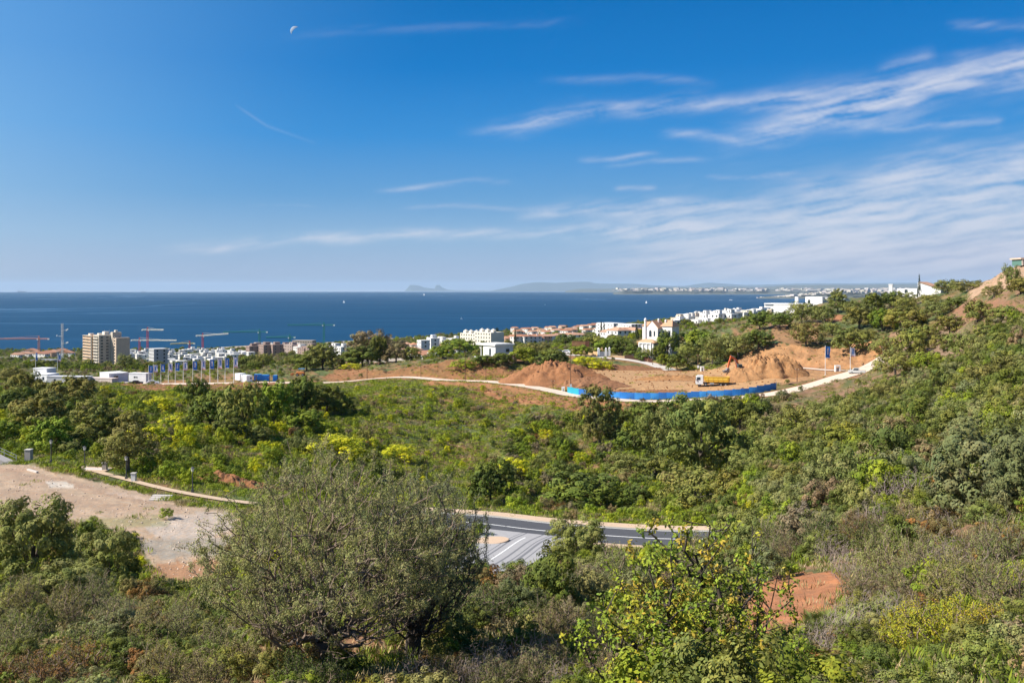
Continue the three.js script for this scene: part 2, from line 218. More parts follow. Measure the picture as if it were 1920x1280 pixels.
// roads and paths: [column, distance] centre lines, half widths in metres
const ROADS = {
  site: { p: [[248, 354], [280, 353.5], [400, 356], [500, 357], [600, 351], [700, 345], [800, 336], [850, 330], [900, 322], [1000, 305], [1100, 289.5], [1200, 279.5], [1300, 275], [1400, 271], [1450, 272], [1520, 279], [1580, 289], [1640, 302], [1664, 307]], w: 2.9 },
  spur: { p: [[1600, 304], [1560, 310], [1500, 318], [1440, 325]], w: 2.2 },
  upper: { p: [[1040, 388], [1080, 380], [1130, 373], [1180, 366], [1220, 358], [1245, 350], [1262, 344]], w: 3.0 },
  asphalt: { p: [[700, 106], [800, 105], [900, 103.5], [1000, 101], [1150, 98.5], [1300, 96], [1352, 95]], w: 3.4 },
  apron: { p: [[1010, 98.5], [985, 95], [955, 89], [925, 83], [890, 76], [850, 70]], w: 3.2 },
  path: { p: [[150, 140], [185, 135], [250, 128], [330, 120], [420, 115], [480, 113]], w: 0.55 },
};
for (const r of Object.values(ROADS)) {
  const c = new THREE.CatmullRomCurve3(r.p.map(([u, D]) => v3(xOf(u, D), 0, -D)), false, 'centripetal');
  r.len = c.getLength(); r.pts = c.getSpacedPoints(Math.ceil(r.len / 1.2));
  for (const q of r.pts) q.y = baseH(q.x, q.z);
  for (let k = 0; k < 12; k++) r.pts.forEach((q, i) => { if (i && i < r.pts.length - 1) q.y = (r.pts[i - 1].y + 2 * q.y + r.pts[i + 1].y) / 4; });
}
// hash of road points for quick distance look-ups
const roadCell = new Map();
for (const [name, r] of Object.entries(ROADS)) r.pts.forEach((q) => { for (let i = -1; i <= 1; i++) for (let j = -1; j <= 1; j++) { const k = (Math.floor(q.x / 8) + i) * 4096 + Math.floor(q.z / 8) + j; (roadCell.get(k) ?? roadCell.set(k, []).get(k)).push([q, r.w]); } });
function nearRoad(x, z) { const l = roadCell.get(Math.floor(x / 8) * 4096 + Math.floor(z / 8)); let best = null, bd = 1e9; if (l) for (const [q, w] of l) { const d = Math.hypot(q.x - x, q.z - z) - w; if (d < bd) { bd = d; best = q; } } return [bd, best]; }
const findRegions = (x, z) => regions.filter((r) => x > r.lo[0] && x < r.hi[0] && z > r.lo[1] && z < r.hi[1] && inPoly(r.p, x, z));
function height(x, z, rs) {
  const D = Math.max(-z, 1), b = baseH(x, z);
  const flat = (rs ?? findRegions(x, z)).reduce((m, r) => Math.max(m, r.flat), 0), [rd, q] = nearRoad(x, z);
  const amp = Math.min(0.16 + D * 0.0045, 1.1) * (1 - 0.9 * flat) * (rd < 6 ? sstep(0, 6, rd) : 1);
  let h = b + (fbm(x / 9, z / 9, 3) * 0.55 + n2(x / 2.7, z / 2.7) * 0.28 + n2(x / 31, z / 31) * 0.7) * amp * (D > 1300 ? Math.max(0, 1 - (D - 1300) / 300) : 1);
  const ro = (rs ?? findRegions(x, z)).reduce((m, r) => Math.max(m, r.rough ?? 0), 0);
  if (ro) h += ro * ((1 - Math.abs(n2(x / 2.4 + z / 9, z / 14))) * 0.6 - 0.3 + n2b(x / 1.2, z / 2.2) * 0.22 + n2(x / 5, z / 6) * 0.4);
  if (q && rd < 4) h = lerp(q.y - 0.12, h, sstep(0.2, 4, rd));
  return h;
}
{
  const us = [], Ds = [];
  for (let u = -1500; u < -110; u += 40) us.push(u); for (let u = -110; u < 2030; u += 5.2) us.push(u); for (let u = 2030; u <= 3600; u += 45) us.push(u);
  for (let i = 0; i <= 640; i++) Ds.push(Math.exp(lerp(Math.log(1.2), Math.log(4200), i / 640)));
  for (let D = 262; D < 372; D += 1.1) Ds.push(D); Ds.sort((p, q) => p - q);
  const nu = us.length, nd = Ds.length, pos = new Float32Array(nu * nd * 3), col = new Float32Array(nu * nd * 3), uv = new Float32Array(nu * nd * 2), idx = new Uint32Array((nu - 1) * (nd - 1) * 6);
  for (let j = 0; j < nd; j++) for (let i = 0; i < nu; i++) {
    const D = Ds[j], x = xOf(us[i], D), z = -D, k = j * nu + i, rs = findRegions(x + n2(x / 1.6, z / 1.6) * 0.5, z + n2b(x / 1.6, z / 1.6) * 0.5), y = height(x, z, rs);
    pos[k * 3] = x; pos[k * 3 + 1] = y; pos[k * 3 + 2] = z; uv[k * 2] = x / 7; uv[k * 2 + 1] = z / 7;
    // turf, dry grass, bare red earth
    const a = fbm(x / 14, z / 14, 4), b = fbm(x / 5 + 40, z / 5, 3), c = fbm(x / 40 - 9, z / 40, 2);
    let C = [lerp(0.105, 0.19, sstep(-0.3, 0.5, a)), lerp(0.125, 0.165, sstep(-0.4, 0.4, b)), lerp(0.035, 0.06, sstep(0, 0.6, b))];
    const soil = sstep(0.15, 0.5, b * 0.7 + c * 0.5 + (D < 70 ? 0.12 : 0) + (us[i] > 1450 && D > 30 && D < 320 ? 0.34 : 0.06)), S = us[i] > 1450 ? [0.31, 0.175, 0.095] : [0.34, 0.175, 0.08];
    C = C.map((v, n) => lerp(v, S[n], soil));
    const lush = sstep(0.2, 0.5, fbm(x / 19 + 80, z / 19 - 31, 3)) * (D > 120 && D < 420 && us[i] < 1250 ? 0.55 : 0.2);
    C = C.map((v, n) => lerp(v, [0.21, 0.27, 0.035][n], lush));
    for (const r of rs) { const m = r.bare > 0.95 ? 0.95 : r.bare * sstep(-0.75, 0.1, b + r.bare * 0.6), t = 1 + 0.22 * fbm(x / 3.1, z / 3.1 + 5, 3); C = C.map((v, n) => lerp(v, r.c[n] * t, m)); }
    const [rd] = nearRoad(x, z);
    if (rd < 2.5 && D > 200) C = C.map((v, n) => lerp(v, RED2[n], sstep(2.5, 0.6, rd) * 0.8));
    if (y < 1.2 && D > 900) C = [0.5, 0.42, 0.3];
    for (let n = 0; n < 3; n++) col[k * 3 + n] = C[n];
  }
  let o = 0;
  for (let j = 0; j < nd - 1; j++) for (let i = 0; i < nu - 1; i++) { const k = j * nu + i; idx.set([k, k + 1, k + nu, k + 1, k + nu + 1, k + nu], o); o += 6; }
  const g = new THREE.BufferGeometry();
  g.setAttribute('position', new THREE.BufferAttribute(pos, 3)); g.setAttribute('color', new THREE.BufferAttribute(col, 3)); g.setAttribute('uv', new THREE.BufferAttribute(uv, 2)); g.setIndex(new THREE.BufferAttribute(idx, 1)); g.computeVertexNormals();
  structure('terrain', g, new THREE.MeshStandardMaterial({ vertexColors: true, map: soilTex, roughness: 0.95, bumpMap: soilTex, bumpScale: 0.12 }), 'hillside ground of scrub turf, dry grass and red earth');
  console.log('terrain', nu * nd);
}
// what can be seen over the ground in front, per column
const SEE = (() => { const nu = 260, nd = 400, t = new Float32Array(nu * nd); for (let i = 0; i < nu; i++) { const u = -200 + i * 9; let m = 1e9; for (let j = 0; j < nd; j++) { const D = Math.exp(lerp(Math.log(4), Math.log(2600), j / (nd - 1))); t[i * nd + j] = m; m = Math.min(m, V0 + dropAt(u, D) * F / D); } } return (u, D, top) => { const i = clamp(Math.round((u + 200) / 9), 0, nu - 1), j = clamp(Math.round((Math.log(D) - Math.log(4)) / (Math.log(2600) - Math.log(4)) * (nd - 1)), 0, nd - 1); return rowOf(top, D) < t[i * nd + j] + 14; }; })();

// ---------------------------------------------------------------- roads
function ribbon(r, lift, off = 0, w = r.w, from = 0, to = 1, across = 4, uvS = 4) {
  const pts = r.pts.slice(Math.floor(from * (r.pts.length - 1)), Math.ceil(to * (r.pts.length - 1)) + 1), n = pts.length, pos = [], uv = [], idx = [];
  let s = 0;
  for (let i = 0; i < n; i++) {
    const a = pts[Math.max(0, i - 1)], b = pts[Math.min(n - 1, i + 1)], tx = b.x - a.x, tz = b.z - a.z, l = Math.hypot(tx, tz), nx = -tz / l, nz = tx / l;
    if (i) s += pts[i].distanceTo(pts[i - 1]);
    const ww = typeof w === 'function' ? w(i / (n - 1)) : w;
    for (let k = 0; k <= across; k++) { const e = off + (k / across * 2 - 1) * ww, x = pts[i].x + nx * e, z = pts[i].z + nz * e; pos.push(x, pts[i].y + lift, z); uv.push(s / uvS, e / uvS); }
  }
  for (let i = 0; i < n - 1; i++) for (let k = 0; k < across; k++) { const q = i * (across + 1) + k; idx.push(q, q + 1, q + across + 1, q + 1, q + across + 2, q + across + 1); }
  const g = new THREE.BufferGeometry(); g.setAttribute('position', new THREE.Float32BufferAttribute(pos, 3)); g.setAttribute('uv', new THREE.Float32BufferAttribute(uv, 2)); g.setIndex(idx); g.computeVertexNormals();
  if (g.attributes.normal.getY(0) < 0) { const a = g.index.array; for (let i = 0; i < a.length; i += 3) { const t = a[i]; a[i] = a[i + 1]; a[i + 1] = t; } g.computeVertexNormals(); }
  return g;
}
const dustMat = new THREE.MeshStandardMaterial({ color: new THREE.Color(0.72, 0.58, 0.46), map: fineTex, roughness: 0.95, bumpMap: fineTex, bumpScale: 0.03 });
const concreteMat = new THREE.MeshStandardMaterial({ color: new THREE.Color(0.62, 0.57, 0.52), map: fineTex, roughness: 0.9 });
const asphaltMat = new THREE.MeshStandardMaterial({ color: new THREE.Color(0.075, 0.077, 0.085), map: fineTex, roughness: 0.85, bumpMap: fineTex, bumpScale: 0.01 });
const paleAsphalt = new THREE.MeshStandardMaterial({ color: new THREE.Color(0.40, 0.39, 0.39), map: fineTex, roughness: 0.9 });
const paintMat = std(0.75, 0.75, 0.73, 0.7), kerbMat = std(0.62, 0.45, 0.31, 0.9, { map: fineTex }), markMat = std(0.16, 0.16, 0.17, 0.9);
structure('site_road', ribbon(ROADS.site, 0.02), dustMat, 'pale dusty site road curving round the excavation');
structure('site_road', ribbon(ROADS.spur, 0.03), dustMat, 'short pale spur road under the cut bank');
structure('villa_road', ribbon(ROADS.upper, 0.02), concreteMat, 'pale concrete road climbing past the villa gate');
structure('asphalt_road', ribbon(ROADS.asphalt, 0.03), asphaltMat, 'dark asphalt road across the valley floor');
structure('side_road', ribbon(ROADS.apron, 0.045, 0, (t) => 3.0 + 3.2 * Math.pow(1 - t, 3)), paleAsphalt, 'worn pale grey side road joining the asphalt road');
structure('footpath', ribbon(ROADS.path, 0.03), std(0.56, 0.42, 0.29, 0.95, { map: fineTex }), 'narrow beige footpath beside the gravel lot');
{ // kerbside pavements of the asphalt road, with a step
  const strip = (off, w, from, to, label) => {
    const top = ribbon(ROADS.asphalt, 0.15, off, w, from, to, 2), m = structure('pavement', top, kerbMat, label);
    const p = top.attributes.position, n = p.count / 3, pos = [], idx = [];
    for (const side of [0, 2]) { const o = pos.length / 3; for (let i = 0; i < n; i++) { const k = i * 3 + side; pos.push(p.getX(k), p.getY(k), p.getZ(k), p.getX(k), p.getY(k) - 0.3, p.getZ(k)); } for (let i = 0; i < n - 1; i++) { const k = o + i * 2; idx.push(k, k + 2, k + 1, k + 1, k + 2, k + 3); } }
    const g = new THREE.BufferGeometry(); g.setAttribute('position', new THREE.Float32BufferAttribute(pos, 3)); g.setIndex(idx); g.computeVertexNormals(); part('kerb', g, std(0.5, 0.46, 0.4, 0.9), m);
  };
  strip(-4.25, 0.85, 0, 1, 'sandy pavement along the far side of the asphalt road');
  strip(4.25, 0.85, 0.5, 1, 'sandy pavement along the near side of the asphalt road');
  { const D = 94, x = xOf(918, D), s = new THREE.Shape(); s.absellipse(0, 0, 2.0, 1.3, 0, Math.PI * 2); const g = new THREE.ExtrudeGeometry(s, { depth: 0.5, bevelEnabled: true, bevelSize: 0.05, bevelThickness: 0.03, bevelSegments: 1, curveSegments: 24 }); g.rotateX(-Math.PI / 2); g.rotateY(0.5); g.translate(x, height(x, -D) - 0.28, -D); structure('pavement', g, kerbMat, 'rounded sandy pavement corner at the mouth of the side road'); }
  const dash = (a, b, off = 0, w = 0.09) => structure('road_marking', ribbon(ROADS.asphalt, 0.036, off, w, a, b, 1), paintMat, 'white painted dash on the asphalt road');
  const L = ROADS.asphalt.len - 0, at = (m) => m / L;
  for (let s = 1; s < 9; s += 2.6) dash(at(s), at(s + 1.2));
  for (let s = 9.4; s < 19; s += 1.9) dash(at(s), at(s + 1.0));
  dash(at(22.5), at(28)); dash(at(29), at(37));
  structure('road_marking', ribbon(ROADS.asphalt, 0.036, -3.2, 0.06, 0, 1, 1), paintMat, 'thin white edge line of the asphalt road');
  structure('road_marking', ribbon(ROADS.apron, 0.052, 0.5, 0.08, 0.1, 0.85, 1), paintMat, 'white centre line of the worn side road');
  const tyre = (off, w) => structure('tyre_mark', ribbon(ROADS.apron, 0.049, off, w, 0.0, 0.75, 1), markMat, 'dark curved tyre mark on the pale side road');
  for (const [o, w] of [[-1.7, 0.14], [-1.25, 0.07], [-0.5, 0.11], [1.3, 0.10], [1.75, 0.05], [-2.3, 0.06]]) tyre(o, w);
}

// ---------------------------------------------------------------- sea and far shores
{
  const g = new THREE.RingGeometry(300, 41000, 160, 60); g.rotateX(-Math.PI / 2);
  const p = g.attributes.position, uv = g.attributes.uv; for (let i = 0; i < p.count; i++) uv.setXY(i, p.getX(i) / 14000, p.getZ(i) / 14000);
  const S = 1024, a = new Uint8Array(S * S * 4), wisp = [tileNoise(6, 31), tileNoise(14, 32), tileNoise(40, 33), tileNoise(110, 34)];
  for (let y = 0; y < S; y++) for (let x = 0; x < S; x++) {
    const X = x / S, Y = y / S, w = wisp[0](X, Y) * 0.16 + wisp[1](X, Y) * 0.05, q = Math.abs(wisp[1](X + 0.3 + w * 0.3, Y * 2 + w) - 0.5), q2 = Math.abs(wisp[0](X - w, Y * 2 + 0.4 + w) - 0.5), slick = Math.exp(-q * q / 0.0016) * sstep(0.45, 0.75, wisp[0](Y, X)) + 0.9 * Math.exp(-q2 * q2 / 0.0005) * sstep(0.4, 0.7, wisp[1](X, Y));
    const r = 0.52 - 0.30 * clamp(slick, 0, 1) + (wisp[2](X, Y * 3) - 0.5) * 0.06 + (wisp[0](X, Y) - 0.5) * 0.12, i = (y * S + x) * 4; a[i] = a[i + 1] = a[i + 2] = clamp(r, 0, 1) * 255; a[i + 3] = 255;
  }
  const t = new THREE.DataTexture(a, S, S); t.wrapS = t.wrapT = THREE.RepeatWrapping; t.magFilter = THREE.LinearFilter; t.needsUpdate = true;
  structure('sea', g, new THREE.MeshPhysicalMaterial({ color: new THREE.Color(0.003, 0.042, 0.098), roughness: 1, roughnessMap: t, ior: 1.33, specularIntensity: 0.36 }), 'deep blue sea reaching to the horizon');
}
// a far ridge: crest heights along columns, with a slope in front and behind
function ridge(name, label, pts, D, depth, mat, foot = 0) {
  const us = pts.map((p) => p[0]), f = pchip(us, pts.map((p) => Math.max(0, (V0 - p[1]) * D / F + EYE))), pos = [], idx = [], n = 220, m = 10;
  for (let i = 0; i <= n; i++) { const u = lerp(us[0], us[us.length - 1], i / n), top = f(u); for (let k = 0; k <= m; k++) { const t = k / m, s = t < 0.6 ? t / 0.6 : 1 - (t - 0.6) / 0.4, d = D + depth * (t - 0.6), e = Math.pow(s, 1.1); pos.push(xOf(u, D) * d / D, top * e * (1 + 0.22 * fbm(u * 0.05 + D, t * 5, 3) * (1 - e)) + foot - (k === 0 || k === m ? 8 : 0), -d); } }
  for (let i = 0; i < n; i++) for (let k = 0; k < m; k++) { const q = i * (m + 1) + k; idx.push(q, q + m + 1, q + 1, q + 1, q + m + 1, q + m + 2); }
  const g = new THREE.BufferGeometry(); g.setAttribute('position', new THREE.Float32BufferAttribute(pos, 3)); g.setIndex(idx); g.computeVertexNormals();
  return structure(name, g, mat, label);
}
const farLand = new THREE.MeshStandardMaterial({ color: new THREE.Color(0.06, 0.075, 0.065), roughness: 1, side: THREE.DoubleSide });
const farLand2 = new THREE.MeshStandardMaterial({ color: new THREE.Color(0.10, 0.11, 0.09), roughness: 1, side: THREE.DoubleSide });
ridge('far_rock', 'faint flat topped rock and peak standing on the horizon', [[758, 546], [764, 540], [769, 534], [775, 534], [788, 536], [797, 539], [806, 540], [814, 541], [818, 534], [822, 534], [830, 539], [842, 543], [860, 544], [900, 544], [930, 545]], 62000, 4000, farLand);
ridge('far_hills', 'long pale mountain ridge on the horizon', [[920, 545], [945, 540], [960, 537], [980, 532], [1010, 529], [1040, 530], [1065, 529], [1100, 528], [1120, 531], [1190, 532], [1230, 535], [1280, 536], [1310, 532], [1330, 530], [1350, 531], [1400, 534], [1450, 533], [1520, 531], [1600, 531], [1700, 530], [1850, 529], [2100, 529]], 58000, 8000, farLand);
ridge('far_hills', 'low blue hills behind the far white coast towns', [[1060, 545.5], [1090, 541], [1150, 541], [1200, 539], [1260, 538], [1310, 539], [1360, 537], [1420, 538], [1480, 535], [1540, 534], [1600, 534], [1660, 533], [1760, 532], [1900, 531], [2100, 530]], 33000, 3500, farLand2);
ridge('far_coast', 'low coastal land with white towns along the far shore', [[1150, 548], [1180, 545.5], [1250, 544.5], [1330, 543], [1390, 544], [1450, 542], [1520, 541], [1600, 540], [1700, 538], [1850, 536], [2100, 534]], 20500, 3000, farLand2);
ridge('headland', 'low headland with a harbour town reaching into the sea', [[1422, 557.5], [1440, 555.5], [1470, 554], [1520, 553], [1580, 549], [1650, 546], [1750, 542], [2000, 538]], 11200, 1700, farLand2);
{ // far white towns: a grain of houses too small to count
  const g = new THREE.BoxGeometry(1, 1, 1); g.translate(0, 0.5, 0);
  const N = 1500, im = new THREE.InstancedMesh(g, std(0.55, 0.53, 0.5, 0.9), N), m = new THREE.Matrix4(), R = mulberry(77), c = new THREE.Color(); let k = 0;
  const put = (u, v, D, w, h) => { const y = EYE - (v - V0) * D / F; m.makeRotationY(R() * 1.5); m.scale(v3(w, h, w * (0.5 + R()))); m.setPosition(xOf(u, D), y - 4, -D); im.setMatrixAt(k, m); const s = 0.75 + R() * 0.3; im.setColorAt(k, c.setRGB(s, s * (0.88 + R() * 0.12), s * (0.8 + R() * 0.18))); k++; };
  while (k < 760) { const u = 1150 + R() * 760; if (fbm(u / 60, 3, 3) < -0.15 && R() < 0.8) continue; put(u, 545.2 - R() * R() * 4.5, 20500 - 1300 * R(), 40 + R() * 90, 14 + R() * 22); }
  while (k < N) { const u = 1420 + Math.pow(R(), 0.8) * 420, t = sstep(1420, 1600, u); put(u, lerp(558, 549, t) - R() * 5 * t + (1 - t) * 0.5, 11200 - 900 * R() * (0.2 + t), 18 + R() * 40, 7 + R() * 12); }
  im.name = 'far_off_town'; tag(im, 'pale grain of distant houses along the far shore', 'town', null, 'stuff'); scene.add(im);
}
{ // crescent moon: the sunlit part of its globe that faces us
  const D = 60000, az = Math.atan((553.5 - U0) / F), el = Math.atan((V0 - 58.5) / F * Math.cos(az)), d = v3(Math.sin(az) * Math.cos(el), Math.sin(el), -Math.cos(az) * Math.cos(el)), c = d.clone().multiplyScalar(D).add(camera.position), R = D * 9.1 / F * 0.97;
  const toEye = d.clone().negate(), toSun = sunDir.clone(), axis = new THREE.Vector3().crossVectors(toEye, toSun).normalize(), limb = new THREE.Vector3().crossVectors(axis, toEye).normalize();
  const ang = Math.acos(toEye.dot(toSun)), pos = [], nor = [], idx = [], A = 40, B = 12;                       // lune between the terminator and the limb
  for (let i = 0; i <= A; i++) for (let k = 0; k <= B; k++) { const t = Math.PI * (i / A), s = lerp(0.46, Math.PI / 2 - 0.02, k / B), q = limb.clone().multiplyScalar(Math.sin(s)).addScaledVector(toEye, Math.cos(s)).multiplyScalar(Math.sin(t)).addScaledVector(axis, Math.cos(t)); pos.push(...q.clone().multiplyScalar(R).add(c).toArray()); nor.push(...q.toArray()); }
  for (let i = 0; i < A; i++) for (let k = 0; k < B; k++) { const q = i * (B + 1) + k; idx.push(q, q + B + 1, q + 1, q + 1, q + B + 1, q + B + 2); }
  const g = new THREE.BufferGeometry(); g.setAttribute('position', new THREE.Float32BufferAttribute(pos, 3)); g.setAttribute('normal', new THREE.Float32BufferAttribute(nor, 3)); g.setIndex(idx);
  const m = solo('sky_moon', g, std(0.2, 0.26, 0.34, 1, { side: THREE.DoubleSide }), 'thin pale crescent moon high in the blue sky', 'moon'); m.userData.kind = 'thing';
}

// ---------------------------------------------------------------- buildings
const plaster = (r, g, b) => std(r, g, b, 0.88, { map: scaled(fineTex, 0.7, 0.7) });
const WHITE = [plaster(0.80, 0.78, 0.74), plaster(0.76, 0.73, 0.68), plaster(0.82, 0.80, 0.78)], CREAM = [plaster(0.72, 0.60, 0.46), plaster(0.76, 0.66, 0.54)], PEACH = [plaster(0.68, 0.45, 0.30), plaster(0.70, 0.52, 0.38)], BRICK = [plaster(0.34, 0.24, 0.2), plaster(0.42, 0.33, 0.29)], GREY = plaster(0.5, 0.5, 0.5);
const glassMat = new THREE.MeshPhysicalMaterial({ color: new THREE.Color(0.03, 0.045, 0.06), roughness: 0.12, metalness: 0, specularIntensity: 1 });
const roofMats = [std(0.50, 0.24, 0.14, 0.9, { map: fineTex }), std(0.55, 0.31, 0.20, 0.9, { map: fineTex }), std(0.44, 0.2, 0.12, 0.9, { map: fineTex })];
const darkMetal = std(0.06, 0.06, 0.065, 0.6), steel = std(0.45, 0.46, 0.48, 0.5, { metalness: 0.6 }), woodMat = std(0.16, 0.085, 0.05, 0.85, { map: fineTex }), rustMat = std(0.24, 0.10, 0.06, 0.9, { map: fineTex });
const gableGeo = (() => { const s = new THREE.Shape([new THREE.Vector2(-0.5, 0), new THREE.Vector2(0.5, 0), new THREE.Vector2(0, 1)]), g = new THREE.ExtrudeGeometry(s, { depth: 1, bevelEnabled: false }); g.translate(0, 0, -0.5); return g; })();
const hipGeo = (() => { const g = new THREE.BufferGeometry(), p = [[-0.5, 0, 0.5], [0.5, 0, 0.5], [0.5, 0, -0.5], [-0.5, 0, -0.5], [-0.2, 1, 0], [0.2, 1, 0]], f = [[0, 1, 5], [0, 5, 4], [1, 2, 5], [2, 3, 4], [2, 4, 5], [3, 0, 4], [0, 3, 2], [0, 2, 1]]; g.setAttribute('position', new THREE.Float32BufferAttribute(f.flat().flatMap((i) => p[i]), 3)); g.setAttribute('uv', new THREE.Float32BufferAttribute(f.flat().flatMap((i) => [p[i][0] * 3, p[i][2] * 3]), 2)); g.computeVertexNormals(); return g; })();
const noPlant = new Set(), cellKey = (x, z) => Math.round(x / 2) * 8192 + Math.round(z / 2);
function clear(x, z, r) { for (let i = -r; i <= r; i += 1.5) for (let j = -r; j <= r; j += 1.5) noPlant.add(cellKey(x + i, z + j)); }
function clearBox(g, w, d, margin = 1) { g.updateMatrix(); for (let i = -w / 2 - margin; i <= w / 2 + margin; i += 1.5) for (let j = -d / 2 - margin; j <= d / 2 + margin; j += 1.5) { const p = v3(i, 0, j).applyMatrix4(g.matrix); noPlant.add(cellKey(p.x, p.z)); } }
// windows on the front (+z) and the side (+x) of a block; each an opening with a frame and a pane
function windows(g, mat, w, d, x, y, z, H, floors, bays, sides, first = 0.9) {
  const fh = H / floors;
  for (let f = 0; f < floors; f++) {
    for (let b = 0; b < bays; b++) { const ww = Math.min(1.2, w / bays * 0.36), hh = Math.min(1.4, fh * 0.42), wx = x + (b + 0.5) / bays * w - w / 2, wy = y + f * fh + fh * 0.3; const o = box('window', g, mat, ww + 0.2, hh + 0.2, 0.12, wx, wy, z + d / 2 + 0.04); const pane = part('pane', UNIT, glassMat, o, 0, 0.06, 0.08); pane.scale.set(0.84, 0.88, 1.04); }
    for (let b = 0; b < sides; b++) { const ww = Math.min(1.5, d / sides * 0.5), hh = Math.min(1.7, fh * 0.5), wz = z + (b + 0.5) / sides * d - d / 2, wy = y + f * fh + fh * 0.3; const o = box('window', g, mat, 0.12, hh + 0.2, ww + 0.2, x + w / 2 + 0.04, wy, wz); const pane = part('pane', UNIT, glassMat, o, 0.08, 0.06, 0); pane.scale.set(1.04, 0.88, 0.84); }
  }
}
function lowest(g, w, d) { g.updateMatrix(); let m = 1e9; for (const i of [-0.5, 0, 0.5]) for (const j of [-0.5, 0, 0.5]) { const p = v3(i * w, 0, j * d).applyMatrix4(g.matrix); m = Math.min(m, height(p.x, p.z)); } return m; }
const NEAR_BY = [[60, 'by the orange crane'], [120, 'by the lattice mast'], [260, 'next to the beige tower'], [300, 'beside the grey glazed block'], [345, 'behind the first flags'], [400, 'behind the middle flags'], [470, 'behind the last flags'], [520, 'above the blue containers'], [566, 'under the long concrete frame'], [628, 'above the golden oak'], [676, 'next to the tall eucalyptus'], [740, 'behind the tall eucalyptus'], [790, 'above the grey retaining wall'], [866, 'near the turreted apartments'], [975, 'past the white flat roofed villa'], [1030, 'above the garden thicket'], [1090, 'above the parked cars'], [1140, 'near the two cypresses'], [1205, 'below the stepped blocks'], [1285, 'beside the chimney villa'], [1330, 'under the broad stepped block'], [1372, 'next to the peach terraces'], [1410, 'around the apartment towers'], [9999, 'at the ridge end']];
const houseLabel = (label, u, w, step, chimney, roof) => `${w < 8 ? 'small' : w > 10.5 ? 'wide' : 'mid sized'} ${label.split(' ').slice(0, 7).join(' ')}${step ? ' with rooftop room' : chimney ? ' with chimney' : ''} ${NEAR_BY.find((n) => u < n[0])[1]}`.split(' ').slice(0, 16).join(' ');
function building({ name = 'town_house', label, category = 'house', group, u, D, vt, h, w, d, yaw = 55, wall, roof = 'flat', roofMat, floors = 2, bays = 2, sides = 1, step = 0, chimney = 0, roofH }) {
  const g = thing(name, group ? houseLabel(label, u, w, step, chimney, roof) : label, category, group); g.position.set(xOf(u, D), 0, -D); g.rotation.y = -yaw * D2R;
  const low = lowest(g, w, d), top = vt !== undefined ? EYE - (vt - V0) * D / F : height(g.position.x, g.position.z) + h, H = Math.max(top - low, 2.8);
  g.position.y = low; clearBox(g, w, d, 2);
  box('wall', g, wall, w, H + 0.6, d, 0, -0.6, 0);
  if (floors) windows(g, wall, w, d, 0, Math.max(0.3, H - floors * 3.1), 0, Math.min(H, floors * 3.1), floors, bays, sides);
  if (roof === 'flat') { box('parapet', g, wall, w + 0.24, 0.5, d + 0.24, 0, H, 0); if (step) { const s = box('roof_room', g, wall, w * 0.45, 2.6, d * 0.5, -w * 0.12 * step, H + 0.45, -d * 0.1); part('opening', UNIT, glassMat, s, 0, 0.15, 0.49).scale.set(0.25, 0.6, 0.04); } }
  else { const r = part('roof', roof === 'hip' ? hipGeo : gableGeo, roofMat, g, 0, H - 0.02, 0); roof === 'hip' ? r.scale.set(w + 0.8, roofH ?? Math.min(w, d) * 0.24, d + 0.8) : r.scale.set(w + 0.8, roofH ?? w * 0.22, d + 0.7); }
  if (chimney) { const c = box('chimney', g, wall, 0.7, 2.2, 0.7, w * 0.25, H, -d * 0.1); part('cap', UNIT, roofMat ?? wall, c, 0, 1, 0).scale.set(1.4, 0.14, 1.4); }
  return g;
}
